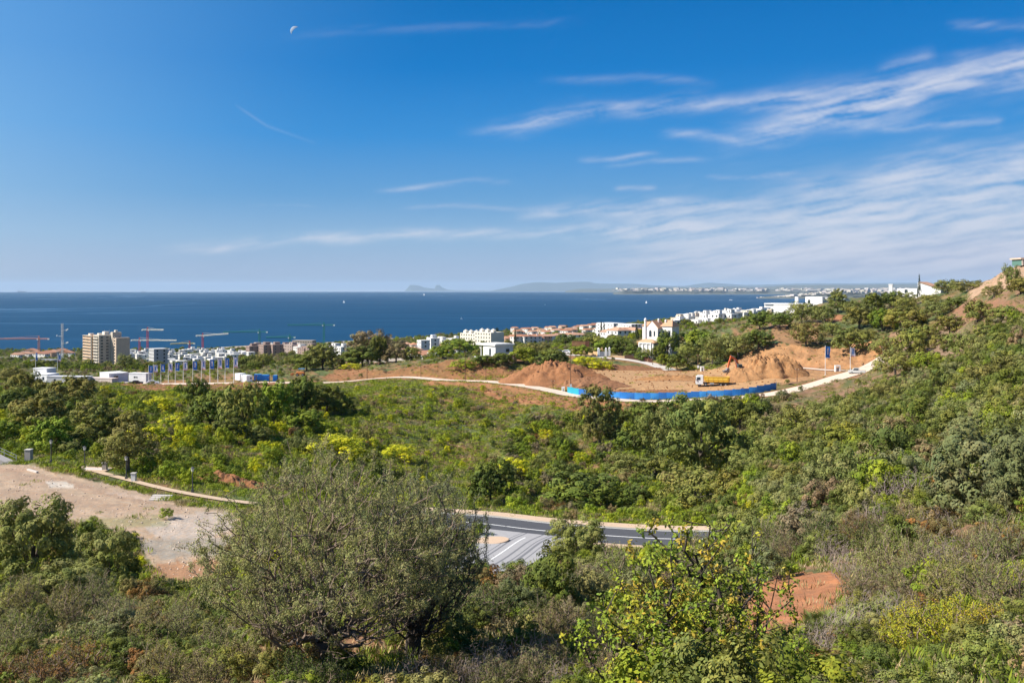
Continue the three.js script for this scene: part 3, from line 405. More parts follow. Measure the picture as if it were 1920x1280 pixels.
// town: clusters read from the photograph, every house its own thing
{
  const R = mulberry(4242), q = (a, b) => a + (b - a) * R(), one = (a) => a[Math.floor(R() * a.length)];
  const cluster = (n, u0, u1, D0, D1, make) => { for (let i = 0; i < n; i++) { const t = (i + 0.2 + 0.6 * R()) / n; make(lerp(u0, u1, t), q(D0, D1), i); } };
  // white flat-roofed village by the sea
  const village = (u, D) => building({ label: 'white cubic flat roofed village house', group: 'white cubic village houses', u, D, h: q(4, 7.5), w: q(6, 11), d: q(6, 10), yaw: q(50, 75), wall: one(WHITE), floors: 1, bays: 2, sides: 1, step: R() < 0.5 ? one([-1, 1]) : 0 });
  cluster(22, 232, 440, 1200, 1400, village); cluster(22, 240, 436, 1050, 1200, village); cluster(16, 290, 430, 930, 1050, village);
  building({ name: 'apartment_block', label: 'grey glazed apartment block among the white village houses', category: 'building', u: 296, D: 860, vt: 654, w: 16, d: 12, yaw: 54, wall: GREY, floors: 4, bays: 4, sides: 2 });
  building({ name: 'apartment_block', label: 'dark grey low apartment block behind the white building shells', category: 'building', u: 85, D: 700, vt: 675, w: 18, d: 10, yaw: 15, wall: plaster(0.28, 0.29, 0.31), floors: 3, bays: 5, sides: 2 });
  cluster(9, 25, 132, 1250, 1420, (u, D) => building({ label: 'low red roofed shore house', group: 'low red roofed shore houses', u, D, h: 5, w: q(14, 22), d: 9, yaw: q(5, 30), wall: one([...WHITE, ...PEACH]), roof: 'gable', roofMat: one(roofMats), roofH: 3, floors: 1, bays: 4, sides: 1 }));
  // unfinished brick terraces
  cluster(8, 432, 472, 1010, 1120, village);
  cluster(13, 472, 566, 1030, 1110, (u, D) => building({ name: 'unfinished_terrace', label: 'brown unfinished brick terrace house', category: 'house', group: 'unfinished brick terraces', u, D, vt: q(646, 650), w: q(10, 14), d: 12, yaw: q(40, 58), wall: one([...BRICK, ...BRICK, WHITE[1]]), floors: 3, bays: 3, sides: 2, step: R() < 0.5 ? 1 : 0 }));
  cluster(11, 560, 628, 940, 1040, (u, D) => building({ name: 'unfinished_terrace', label: 'brown unfinished brick terrace house', category: 'house', group: 'unfinished brick terraces', u, D, vt: q(648, 654), w: q(10, 14), d: 12, yaw: q(40, 58), wall: one([...BRICK, WHITE[1]]), floors: 3, bays: 3, sides: 2, step: R() < 0.4 ? -1 : 0 }));
  building({ name: 'unfinished_building', label: 'long beige concrete building frame above the brick terraces', category: 'building', u: 570, D: 1180, vt: 638.5, w: 26, d: 12, yaw: 12, wall: plaster(0.45, 0.38, 0.31), floors: 3, bays: 8, sides: 2 });
  cluster(8, 625, 672, 800, 880, (u, D) => building({ name: 'terrace_house', label: 'white and brown terrace house', category: 'house', group: 'white and brown terraces', u, D, vt: q(650, 654), w: q(7, 9), d: 11, yaw: q(45, 62), wall: one([WHITE[1], WHITE[0], BRICK[1]]), floors: 3, bays: 2, sides: 2, step: R() < 0.6 ? 1 : 0 }));
  // villas with tiled roofs
  cluster(16, 715, 862, 620, 950, (u, D) => building({ name: 'tiled_villa', label: 'white villa with red tiled roof', group: 'tiled villas among gardens', u, D, h: q(4.5, 6.5), w: q(8, 12), d: q(7, 9), yaw: q(45, 70), wall: one(WHITE), roof: one(['hip', 'gable']), roofMat: one(roofMats), floors: 2, bays: 3, sides: 2, chimney: R() < 0.5 }));
  building({ name: 'tiled_villa', label: 'long white villa with red roof and glazed annexe on the slope crest', u: 796, D: 520, vt: 664, w: 13, d: 9, yaw: 55, wall: WHITE[0], roof: 'gable', roofMat: roofMats[0], roofH: 2.2, floors: 1, bays: 3, sides: 2 });
  building({ name: 'garden_annexe', label: 'white flat roofed annexe with glazed front beside the red roofed villa', u: 818, D: 510, vt: 663, w: 9, d: 6, yaw: 55, wall: WHITE[2], floors: 1, bays: 3, sides: 1 });
  building({ name: 'tiled_villa', label: 'small white house with red hipped roof behind the bare garden tree', u: 772, D: 600, vt: 655, w: 12, d: 8, yaw: 30, wall: WHITE[0], roof: 'hip', roofMat: roofMats[1], floors: 1, bays: 3, sides: 1 });
  cluster(12, 790, 866, 760, 1050, (u, D) => building({ label: 'white flat topped crest house', group: 'white houses on the crest', u, D, vt: q(634, 642), w: q(6, 10), d: 8, yaw: q(45, 65), wall: one(WHITE), floors: 2, bays: 2, sides: 1, step: R() < 0.5 ? 1 : 0 }));
  // cream apartment house with little roof turrets
  {
    const D = 820, g = thing('turreted_apartments', 'cream apartment house with small pyramid roof turrets', 'building'); g.position.set(xOf(903, D), 0, -D); g.rotation.y = -46 * D2R; const low = lowest(g, 40, 14); g.position.y = low; clearBox(g, 40, 14, 2);
    const H1 = EYE - (625 - V0) * D / F - low, H2 = EYE - (621.5 - V0) * D / F - low, cm = plaster(0.80, 0.74, 0.62);
    box('wall', g, cm, 20, H1 + 1, 13, -10.5, -1, 0); box('wing', g, cm, 20.5, H2 + 1, 15, 10, -1, 0.4);
    windows(g, cm, 19, 13, -10.5, H1 - 9, 0, 9, 3, 6, 0); windows(g, cm, 20, 15, 10, H2 - 9, 0.4, 9, 3, 6, 4);
    const pyr = new THREE.ConeGeometry(0.75, 1, 4, 1); pyr.rotateY(Math.PI / 4); pyr.translate(0, 0.5, 0);
    for (const [x, y] of [[-18, H1], [-11, H1], [-4, H1], [3, H2], [10, H2], [17, H2]]) { const t = box('turret', g, cm, 3.2, 1.6, 3.2, x, y - 0.05, 2); const r = part('turret_roof', pyr, cm, t, 0, 1, 0); r.scale.set(1.05, 1.1, 1.05); }
  }
  // white terraces on the rise
  cluster(14, 946, 1010, 800, 880, (u, D, i) => building({ name: 'terrace_house', label: 'white terrace house with shallow red roof', group: 'white terraces with red roofs', u, D, vt: q(630, 634), w: q(7, 9), d: 10, yaw: q(48, 62), wall: i % 5 === 1 ? one(PEACH) : one(WHITE), roof: 'gable', roofMat: one(roofMats), roofH: 1.6, floors: 2, bays: 2, sides: 2, chimney: R() < 0.4 }));
  cluster(14, 1000, 1085, 830, 960, (u, D, i) => building({ name: 'terrace_house', label: 'white terrace house with shallow red roof', group: 'white terraces with red roofs', u, D, vt: q(626, 631), w: q(7, 9), d: 10, yaw: q(48, 62), wall: i % 6 === 3 ? one(PEACH) : one(WHITE), roof: 'gable', roofMat: one(roofMats), roofH: 1.6, floors: 2, bays: 2, sides: 2, chimney: R() < 0.4 }));
  cluster(26, 960, 1130, 1100, 1500, (u, D) => building({ name: 'terrace_house', label: 'pale terrace house along the shore', group: 'pale shore terraces', u, D, h: q(5, 8), w: q(7, 12), d: 9, yaw: q(40, 65), wall: one([...WHITE, ...WHITE, ...CREAM]), roof: 'gable', roofMat: one(roofMats), roofH: 2, floors: 2, bays: 3, sides: 1 }));
  // large white stepped blocks
  const stepped = (u, D, vt, w, label) => { const g = building({ name: 'stepped_apartments', label, category: 'building', u, D, vt, w, d: 15, yaw: 55, wall: WHITE[2], floors: 4, bays: 5, sides: 4 }); for (let k = 0; k < 3; k++) box('terrace', g, WHITE[0], w * 0.9, 0.9, 3, 0, 2 + k * 3.2, 8.4); return g; };
  stepped(1146, 900, 606, 24, 'large white stepped apartment block beyond the two cypresses'); stepped(1134, 980, 608, 10, 'narrow white apartment tower behind the two cypresses'); stepped(1183, 860, 608, 18, 'rounded white apartment block partly behind the tiled villa');
  cluster(8, 1140, 1200, 640, 800, (u, D) => building({ name: 'tiled_villa', label: 'low white house with tiled roof', group: 'low tiled houses before the stepped blocks', u, D, vt: q(618, 623), w: q(9, 13), d: 9, yaw: q(42, 62), wall: one(WHITE), roof: 'hip', roofMat: one(roofMats), floors: 1, bays: 3, sides: 2 }));
  // town on the hill
  const hill = (u, D, i) => building({ name: 'town_house', label: 'white flat roofed hill town house', group: 'white hill town houses', u, D, vt: undefined, h: q(5, 9), w: q(6, 10), d: q(6, 10), yaw: q(45, 68), wall: i % 7 === 2 ? one(CREAM) : one(WHITE), floors: 1, bays: 2, sides: 1, step: R() < 0.5 ? one([-1, 1]) : 0 });
  cluster(24, 1258, 1380, 690, 780, hill); cluster(22, 1275, 1400, 790, 900, hill); cluster(20, 1280, 1425, 920, 1100, hill); cluster(18, 1300, 1460, 1150, 1450, hill);
  stepped(1315, 840, 589.5, 26, 'broad white stepped apartment block crowning the hill town'); stepped(1352, 980, 592, 20, 'white terraced apartment block behind the peach terraces'); 
  building({ name: 'apartment_tower', label: 'white apartment tower with balconies above the peach terraces', category: 'building', u: 1381, D: 1000, vt: 585, w: 14, d: 12, yaw: 54, wall: WHITE[2], floors: 5, bays: 3, sides: 2, step: 1 }); building({ name: 'apartment_tower', label: 'shorter pinkish apartment tower beside the white one', category: 'building', u: 1398, D: 1020, vt: 589, w: 12, d: 12, yaw: 54, wall: plaster(0.74, 0.64, 0.6), floors: 4, bays: 3, sides: 2, step: 1 });
  cluster(7, 1352, 1402, 760, 800, (u, D) => building({ name: 'peach_terrace', label: 'peach hill town terrace house', group: 'peach hill town terraces', u, D, vt: q(599, 601), w: q(8, 9), d: 9, yaw: q(46, 54), wall: one(PEACH), roof: 'gable', roofMat: roofMats[1], roofH: 1.6, floors: 3, bays: 2, sides: 2 }));
}
{ // beige tower with balcony grids
  const D = 990, g = thing('apartment_tower', 'tall beige apartment tower with rows of balconies standing before the sea', 'building'), sc = D / F; g.position.set(xOf(180, D), 0, -D); g.rotation.y = -46 * D2R; const low = EYE - (690 - V0) * sc; g.position.y = low; clear(g.position.x, -D, 26);
  const H = EYE - (629 - V0) * sc - low, warm = plaster(0.70, 0.43, 0.24), beige = plaster(0.56, 0.49, 0.40), pale = plaster(0.82, 0.74, 0.62), n = 11, fh = H / n;
  box('wall', g, warm, 22, H, 11, -8, 0, 0); box('wing', g, beige, 15, H + 1.2, 20, 10.8, 0, -5.6);
  box('stair_tower', g, beige, 5.5, H + 4, 9, 20.5, 0, -12); box('wing', g, plaster(0.6, 0.47, 0.36), 8, H - 1.5, 14, 27, 0, -15);
  for (let f = 0; f <= n; f++) box('floor_slab', g, pale, 22.4, 0.28, 1.5, -8, Math.max(0, f * fh - 0.14), 6.2);
  for (let b = 0; b <= 6; b++) box('fin', g, pale, 0.35, H, 1.35, -18.8 + b * 3.6, 0.02, 6.15);
  for (let f = 0; f < n; f++) for (let b = 0; b < 6; b++) { box('railing', g, warm, 3.1, 1.0, 0.12, -17 + b * 3.6, f * fh + 0.15, 6.75); box('balcony_door', g, glassMat, 1.7, 1.9, 0.1, -17 + b * 3.6, f * fh + 0.3, 5.53); }
  for (let f = 0; f < n; f++) { const y = f * fh; for (const [z, d] of [[1.5, 3], [-4, 3]]) { const r = box('window', g, plaster(0.66, 0.6, 0.5), 0.25, 1.9, d, 18.35, y + 0.8, z); part('pane', UNIT, glassMat, r, 0.3, 0.08, 0).scale.set(0.6, 0.8, 0.86); } for (const x of [6.5, 9.5, 12.6, 15.6]) { const r = box('balcony', g, pale, 2.5, 0.9, 1.1, x, y + 0.3, 4.9); part('pane', UNIT, glassMat, r, 0, 0.5, -0.42).scale.set(0.85, 2.2, 0.1); } for (const z of [-10, -14.2]) { const r = box('window', g, plaster(0.66, 0.6, 0.5), 0.25, 1.7, 2, 23.35, y + 0.8, z); part('pane', UNIT, glassMat, r, 0.3, 0.08, 0).scale.set(0.6, 0.8, 0.86); } const r2 = box('window', g, plaster(0.66, 0.6, 0.5), 3, 1.6, 0.25, 27, y + 0.8, -7.9); part('pane', UNIT, glassMat, r2, 0, 0.08, 0.3).scale.set(0.85, 0.8, 0.6); }
  for (const [x, z, w, h] of [[-14, 0, 5, 1.8], [2, -3, 5, 2.4], [9, -6, 6, 3.2], [20.5, -12, 3, 2]]) box('roof_plant', g, pale, w, h, w * 0.8, x, (x > 18 ? H + 4 : x > 5 ? H + 1.2 : H), z);
  for (const [x, z] of [[9, -5], [13, -8], [20.5, -10]]) box('aerial', g, steel, 0.25, 5, 0.25, x, H + 1, z);
}
{ // white flat roofed villa in front
  const D = 356, g = thing('flat_roofed_villa', 'white modern villa with overhanging flat roof above the red bank', 'house'); g.position.set(xOf(934, D), 0, -D); g.rotation.y = -52 * D2R; g.scale.set(0.78, 1, 0.78); const w = 9.6, d = 10.5, low = lowest(g, w, d); g.position.y = low; clearBox(g, w, d, 2.5);
  const H = EYE - (647 - V0) * D / F - low, wm = plaster(0.86, 0.85, 0.83);
  box('wall', g, wm, w, H + 0.6, d, 0, -0.6, 0); box('roof_slab', g, wm, w + 5.4, 0.55, d + 1.2, -2.3, H, 0); box('roof_slab', g, plaster(0.7, 0.69, 0.66), w + 3, 0.2, d - 0.8, -1.8, H + 0.55, 0);
  const win = box('window', g, std(0.3, 0.32, 0.33, 0.6), 1.5, 2.6, 0.14, 0.7, H - 3.6, d / 2 + 0.05); part('pane', UNIT, glassMat, win, 0, 0.05, 0.2).scale.set(0.84, 0.9, 1);
  box('terrace_column', g, wm, 0.35, H, 0.35, -7, 0, d / 2 - 0.4); box('terrace_wall', g, wm, 6.5, 0.9, 0.25, -8.2, 0.15, d / 2 + 0.4); box('sliding_door', g, glassMat, 0.12, 2.4, 4.5, -w / 2 - 0.05, H - 3.2, 1);
  box('side_window', g, glassMat, 0.12, 1.2, 2.0, w / 2 + 0.04, H - 2.4, -2);
  building({ name: 'garden_hut', label: 'small pinkish garden hut below the white flat roofed villa', category: 'hut', u: 960, D: 347, vt: 671.5, w: 2.5, d: 2.6, yaw: 25, wall: plaster(0.66, 0.5, 0.4), floors: 1, bays: 1, sides: 0 });
  const lo = thing('garden_lounge', 'low pinkish cushions and table on the terrace of the flat roofed villa', 'garden furniture'); lo.position.set(xOf(921, 350), height(xOf(921, 350), -350), -350); const cm = std(0.55, 0.24, 0.2, 0.9); box('seat', lo, cm, 3.4, 0.5, 1.2, 0, 0, 0); box('backrest', lo, cm, 3.4, 0.9, 0.3, 0, 0.4, -0.6); box('table', lo, WHITE[0], 1.2, 0.4, 0.8, -2.6, 0, 0.4);
}
{ // tiled villa with chimneys
  const D = 372, g = thing('chimney_villa', 'white villa with terracotta roofs, arched window and round chimneys', 'house'); g.position.set(xOf(1227, D), 0, -D); g.rotation.y = -40 * D2R; g.scale.set(0.7, 1, 0.66); const low = lowest(g, 12, 12); g.position.y = low; clearBox(g, 17, 13, 2);
  const Y = (v) => EYE - (v - V0) * D / F - low, wm = plaster(0.84, 0.82, 0.79), rm = std(0.60, 0.34, 0.20, 0.9, { map: fineTex });
  const h1 = Y(614);
  box('wall', g, wm, 7.2, h1 + 1, 9, 1.2, -1, 0);
  const gab = part('gable', gableGeo, wm, g, 1.2, h1 - 0.01, 0); gab.scale.set(7.2, 2.6, 9);
  const rs = (sx) => { const b = box('roof', g, rm, 4.9, 0.22, 9.6, 1.2 + sx * 2.05, h1 + 1.2, -0.15); b.rotation.z = -sx * 0.625; return b; }; rs(-1); rs(1);
  box('wing', g, wm, 7, Y(611) + 1, 8, 8, -1, -3.6); const r2 = part('roof', hipGeo, rm, g, 8, Y(611), -3.6); r2.scale.set(8, 2.4, 9);
  box('wing', g, wm, 5, Y(611) + 1, 7, -4.6, -1, -2.4); const r3 = part('roof', hipGeo, rm, g, -4.6, Y(611), -2.4); r3.scale.set(5.8, 1.6, 8);
  box('porch_wall', g, wm, 9.6, Y(641) + 1, 4, -0.6, -1, 6.3); const r4 = part('roof', hipGeo, rm, g, -0.6, Y(641), 6); r4.scale.set(12, 1.3, 5.6);
  for (const x of [-4.6, -2.2, 0.4, 2.8]) box('porch_column', g, wm, 0.45, Y(641), 0.45, x, 0, 8.6); box('porch_beam', g, wm, 8.2, 0.5, 0.5, -0.9, Y(641) - 0.45, 8.6);
  box('annexe', g, wm, 4.2, Y(650) + 1, 5, -8.6, -1, 4); const r5 = part('roof', gableGeo, rm, g, -8.6, Y(650), 4); r5.scale.set(5, 1.4, 5.6);
  const cyl = new THREE.CylinderGeometry(0.5, 0.5, 1, 14); cyl.translate(0, 0.5, 0); const dome = new THREE.SphereGeometry(0.62, 14, 8);
  for (const [x, z, b, t, r] of [[-3.0, 4.6, 0, Y(600), 1.35], [2.2, -1, h1 + 1.5, Y(600), 1.0], [6.2, -2, Y(611), Y(602), 1.1]]) { const c = part('chimney', cyl, wm, g, x, b, z); c.scale.set(r, t - b, r); const cap = part('cap', dome, wm, g, x, t + 0.1, z); cap.scale.setScalar(r * 0.95); }
  const arch = new THREE.Shape(); arch.moveTo(-0.8, 0); arch.lineTo(0.8, 0); arch.lineTo(0.8, 1.7); arch.absarc(0, 1.7, 0.8, 0, Math.PI); const ag = new THREE.ExtrudeGeometry(arch, { depth: 0.12, bevelEnabled: false });
  part('arched_window', ag, glassMat, g, 0.1, h1 - 3.4, 4.46); box('window', g, glassMat, 0.9, 2.0, 0.12, 2.7, h1 - 3.2, 4.5); box('window', g, glassMat, 0.12, 1.5, 1.1, 4.85, h1 - 2.9, 2.2); box('window', g, glassMat, 0.9, 1.4, 0.12, 7.2, h1 - 3, 0.46); box('window', g, glassMat, 0.9, 1.4, 0.12, 10, h1 - 2.4, 0.46); box('window', g, glassMat, 1.0, 2.1, 0.12, -4.6, h1 - 3.4, 1.16);
}
// white modern villas on the ridge
{
  const D = 445, g = thing('ridge_villa', 'long white modern villa with terrace overhang on the ridge edge', 'house'); g.position.set(xOf(1497, D), 0, -D); g.rotation.y = -40 * D2R; clearBox(g, 22, 10, 1);
  const y0 = EYE - (612 - V0) * D / F, Y = (v) => EYE - (v - V0) * D / F - y0, wm = plaster(0.87, 0.86, 0.85); g.position.y = y0;
  box('wall', g, wm, 17, Y(571), 9, -1.5, 0, 0); box('terrace_slab', g, wm, 6.5, 1.3, 8, -11.6, Y(571) - 1.5, 0); box('parapet', g, wm, 22.5, 0.5, 9.4, -3.5, Y(570.5), 0);
  box('upper_floor', g, wm, 8, Y(556) - Y(571), 7.5, 8.4, Y(571), -1.6); box('lower_floor', g, wm, 9, Y(571), 8, 10, 0, -1.5); box('chimney', g, wm, 1.3, Y(556) - Y(571), 1.3, -0.4, Y(571), 0.5); box('upper_wing', g, plaster(0.6, 0.6, 0.61), 4.5, Y(557) - Y(571), 5, 13.5, Y(571), -2.5);
  for (const [x, v, w, h] of [[-4.5, 587, 0.7, 1.2], [-2.6, 588, 0.6, 1.0], [2.2, 585, 0.8, 1.2]]) box('window', g, glassMat, w, h, 0.1, x, Y(v), 4.52);
  box('window', g, glassMat, 1.1, 1.6, 0.1, 6.2, Y(568), 2.18);
}
{
  const D = 395, g = thing('ridge_villa', 'white house with pitched terracotta edged roof behind the tall cypress', 'house'); g.position.set(xOf(1724, D), EYE - (560 - V0) * D / F, -D); g.rotation.y = -42 * D2R;
  const Y = (v) => (560 - v) * D / F, wm = plaster(0.87, 0.86, 0.85), rm = roofMats[1];
  box('wall', g, wm, 8, Y(540.5), 7, -3.6, 0, 0); const s = new THREE.Shape([new THREE.Vector2(0, 0), new THREE.Vector2(9, 0), new THREE.Vector2(9, Y(541)), new THREE.Vector2(1.2, Y(529)), new THREE.Vector2(0, Y(529))]); part('wing', new THREE.ExtrudeGeometry(s, { depth: 8, bevelEnabled: false }), wm, g, 0.5, 0, -5);
  const r = box('roof', g, rm, 8.6, 0.25, 8.8, 5.4, Y(535.5), -1); r.rotation.z = -Math.atan2(Y(529) - Y(541), 7.8); box('window', g, glassMat, 1.2, 1.4, 0.1, -4, Y(549), 3.52);
  const t = building({ name: 'roof_tower', label: 'small white square tower rising over the ridge trees', category: 'tower', u: 1671, D: 430, vt: 534.5, w: 1.6, d: 1.6, yaw: 30, wall: wm, floors: 0 }); void t;
  const e = thing('hilltop_house', 'house with green glazed front and pale roof on the bare hilltop', 'house'); const De = 310; e.position.set(xOf(1922, De), EYE - (498 - V0) * De / F, -De); box('wall', e, std(0.10, 0.2, 0.16, 0.5), 9, 2.0, 6, 2, 0, 0); box('roof', e, plaster(0.66, 0.5, 0.38), 10, 0.5, 7, 2, 2.0, 0); box('column', e, plaster(0.7, 0.6, 0.5), 0.4, 2.0, 0.4, -2.3, 0, 3.1);
}
{ // rusty screened yard and stone wall by the upper road
  const D = 392, g = thing('screened_yard', 'roofless yellow stone enclosure topped with rusty slat screen', 'enclosure'); g.position.set(xOf(1089, D), 0, -D); g.rotation.y = -25 * D2R; const low = lowest(g, 6, 5); g.position.y = low; clearBox(g, 6, 5, 1);
  const st = plaster(0.62, 0.42, 0.22), H = EYE - (653 - V0) * D / F - low; box('wall', g, st, 6, H + 0.5, 5, 0, -0.5, 0); for (const x of [-2.2, -0.6, 1.2]) box('opening', g, glassMat, 0.6, 1.3, 0.08, x, H - 1.7, 2.52);
  const h2 = EYE - (639 - V0) * D / F - low - H; for (let k = 0; k < 20; k++) box('screen_slat', g, rustMat, 0.2, h2, 0.06, -2.85 + k * 0.3, H, 2.4); for (let k = 0; k < 14; k++) box('screen_slat', g, rustMat, 0.06, h2, 0.2, 2.9, H, -2.2 + k * 0.33); box('screen_rail', g, rustMat, 6.1, 0.15, 0.1, 0, H + h2 - 0.2, 2.48);
}
function wallRun(name, label, pts, hgt, thick, mat, cap) { const g = thing(name, label, 'wall'); for (let i = 0; i + 1 < pts.length; i++) { const [u0, d0] = pts[i], [u1, d1] = pts[i + 1], a = v3(xOf(u0, d0), 0, -d0), b = v3(xOf(u1, d1), 0, -d1), L = a.distanceTo(b), n = Math.max(1, Math.round(L / 3)); for (let k = 0; k < n; k++) { const p = a.clone().lerp(b, (k + 0.5) / n), y = height(p.x, p.z); const m = box('section', g, mat, L / n + 0.01, hgt + 0.7, thick, p.x, y - 0.6, p.z); m.rotation.y = -Math.atan2(b.z - a.z, b.x - a.x); if (cap) part('coping', UNIT, cap, m, 0, 1, 0).scale.set(1.0, 0.07, 1.3); clear(p.x, p.z, 1.5); } } return g; }
wallRun('stone_wall', 'yellow stone garden wall leading to the white gate pillars', [[1104, 384], [1121, 379]], 1.5, 0.4, plaster(0.66, 0.43, 0.22));
wallRun('stone_wall', 'low stone wall under the villa hedge', [[1147, 374], [1185, 370], [1216, 362]], 0.9, 0.4, plaster(0.5, 0.34, 0.2));
wallRun('retaining_wall', 'long low grey retaining wall below the eucalyptus trees', [[658, 432], [700, 428], [750, 420], [775, 412]], 1.3, 0.5, plaster(0.52, 0.46, 0.42));
{ const g = thing('villa_gate', 'white gate pillars with grey gate leaves beside the concrete road', 'gate'), wm = plaster(0.86, 0.85, 0.83), D = 377; for (const [u, w] of [[1122.5, 0.9], [1136.5, 0.75], [1143, 0.75]]) { const x = xOf(u, D), y = height(x, -D); const p = box('pillar', g, wm, w, 3.4, w, x, y - 0.3, -D); part('cap', new THREE.SphereGeometry(0.5, 10, 6), wm, p, 0, 1, 0).scale.set(1, 0.28, 1); } for (const [u, w] of [[1130, 2.2], [1139.8, 0.8]]) { const x = xOf(u, D), y = height(x, -D); box('gate_leaf', g, steel, w, 1.9, 0.1, x, y + 0.1, -D); } clear(xOf(1132, D), -D, 4); }
{ // screen fence of stakes below the villa
  const g = thing('reed_fence', 'brown stake fence along the road below the villa', 'fence'); for (let k = 0; k < 40; k++) { const t = k / 39, u = lerp(1172, 1222, t), D = lerp(371, 360.5, t), x = xOf(u, D), y = height(x, -D); box('stake', g, t > 0.7 ? rustMat : woodMat, 0.28, rr(1.5, 2.2), 0.07, x, y - 0.2, -D); clear(x, -D, 1); }
}
// white building shells at the left
{
  const wm = plaster(0.80, 0.80, 0.82), gm = plaster(0.62, 0.62, 0.65), B = (label, u, D, vt, vb, w, d, yaw, mat, wins) => { const g = thing('building_shell', label, 'building'); g.position.set(xOf(u, D), EYE - (vb - V0) * D / F, -D); g.rotation.y = -yaw * D2R; clearBox(g, w, d, 1); const H = (vb - vt) * D / F; box('wall', g, mat, w, H + 2, d, 0, -2, 0); box('parapet', g, mat, w + 0.2, 0.25, d + 0.2, 0, H, 0); for (const [x, y, ww, hh, side] of wins) side ? box('opening', g, glassMat, 0.06, hh, ww, w / 2 + 0.02, y, x) : box('opening', g, glassMat, ww, hh, 0.06, x, y, d / 2 + 0.02); return g; };
  B('upper white cube of the unfinished stepped villa', 83, 356, 690.5, 706, 6.4, 4.5, 20, wm, [[-1.8, 1, 0.9, 0.9], [-0.6, 1, 0.7, 1.0], [1.2, 0.8, 0.8, 0.9], [0.4, 1, 0.7, 0.8, 1]]);
  B('middle white block of the unfinished stepped villa', 84, 350, 701, 717, 8, 5, 24, wm, [[-2.6, 1.6, 0.9, 0.9], [-1, 0.7, 0.8, 1.3], [2, 1.2, 0.9, 1.1]]);
  B('long white retaining front of the unfinished stepped villa', 130, 345, 706, 720, 15, 4, 6, gm, [[-4.5, 0.8, 0.7, 1.2], [0.6, 0.6, 0.7, 1.3], [3.2, 1.0, 1.0, 1.0]]);
  B('white unfinished block with blank front beside the parked cars', 213, 352, 699, 719, 8.6, 7, 46, wm, [[1.0, 1.4, 1.6, 1.8, 1]]);
  B('pale pinkish low wall block in front of the unfinished villa', 190, 346, 709, 726, 12, 3, 20, plaster(0.72, 0.6, 0.54), []);
  B('low white garden block at the end of the flag row', 262, 362, 700, 714, 8, 3, 20, wm, [[-1.2, 1.2, 0.8, 0.6], [-0.2, 1.2, 0.5, 0.6]]);
  B('pale concrete kerb block before the parked cars', 224, 346, 717, 727, 7, 1.2, 12, plaster(0.7, 0.62, 0.55), []);
}

// ---------------------------------------------------------------- site: fence, heaps, truck, excavator
const yAt = (u, D) => height(xOf(u, D), -D);
{
  const c = new THREE.CatmullRomCurve3([[1064, 297.5], [1100, 292], [1150, 287], [1200, 283.5], [1300, 279.5], [1380, 276.5], [1430, 277], [1456, 279.5]].map(([u, D]) => v3(xOf(u, D), 0, -D)), false, 'centripetal'), n = Math.round(c.getLength() / 2.35), P = c.getSpacedPoints(n);
  const g = thing('site_fence', 'long blue sheet fence curving along the site road', 'fence'), blues = [std(0.012, 0.20, 0.62, 0.7, { map: fineTex }), std(0.01, 0.155, 0.52, 0.7, { map: fineTex }), std(0.03, 0.26, 0.68, 0.65, { map: fineTex })], teal = std(0.015, 0.33, 0.45, 0.7), R = mulberry(5);
  for (const p of P) p.y = height(p.x, p.z);
  for (let i = 0; i < n; i++) {
    const a = P[i], b = P[i + 1], w = a.distanceTo(b), geo = new THREE.BoxGeometry(1, 1, 0.03, 10, 4, 1), q = geo.attributes.position, ph = R() * 6, bulge = rr(0.03, 0.12);
    for (let k = 0; k < q.count; k++) { const X = q.getX(k), Y = q.getY(k); q.setZ(k, q.getZ(k) + bulge * Math.cos(X * Math.PI) * (0.6 + 0.4 * Math.sin(Y * 5 + ph)) + 0.02 * Math.sin(X * 22 + ph)); q.setY(k, Y + 0.5 - 0.015 * Math.cos(X * Math.PI) * (Y > 0 ? 1 : 0)); }
    geo.computeVertexNormals();
    const m = part('panel', geo, i < 2 ? teal : blues[Math.floor(R() * 3)], g, (a.x + b.x) / 2, (a.y + b.y) / 2 + 0.08 + R() * 0.04, (a.z + b.z) / 2); m.scale.set(w * 0.99, 1.95 + 0.12 * (R() - 0.5), 1); m.rotation.y = -Math.atan2(b.z - a.z, b.x - a.x);
    box('post', g, steel, 0.07, 2.2, 0.07, a.x, a.y - 0.05, a.z - 0.06); clear(a.x, a.z, 2); clear((a.x + b.x) / 2, (a.z + b.z) / 2, 2);
  }
  const e = P[n]; box('post', g, steel, 0.12, 2.4, 0.12, e.x, e.y - 0.05, e.z);
}
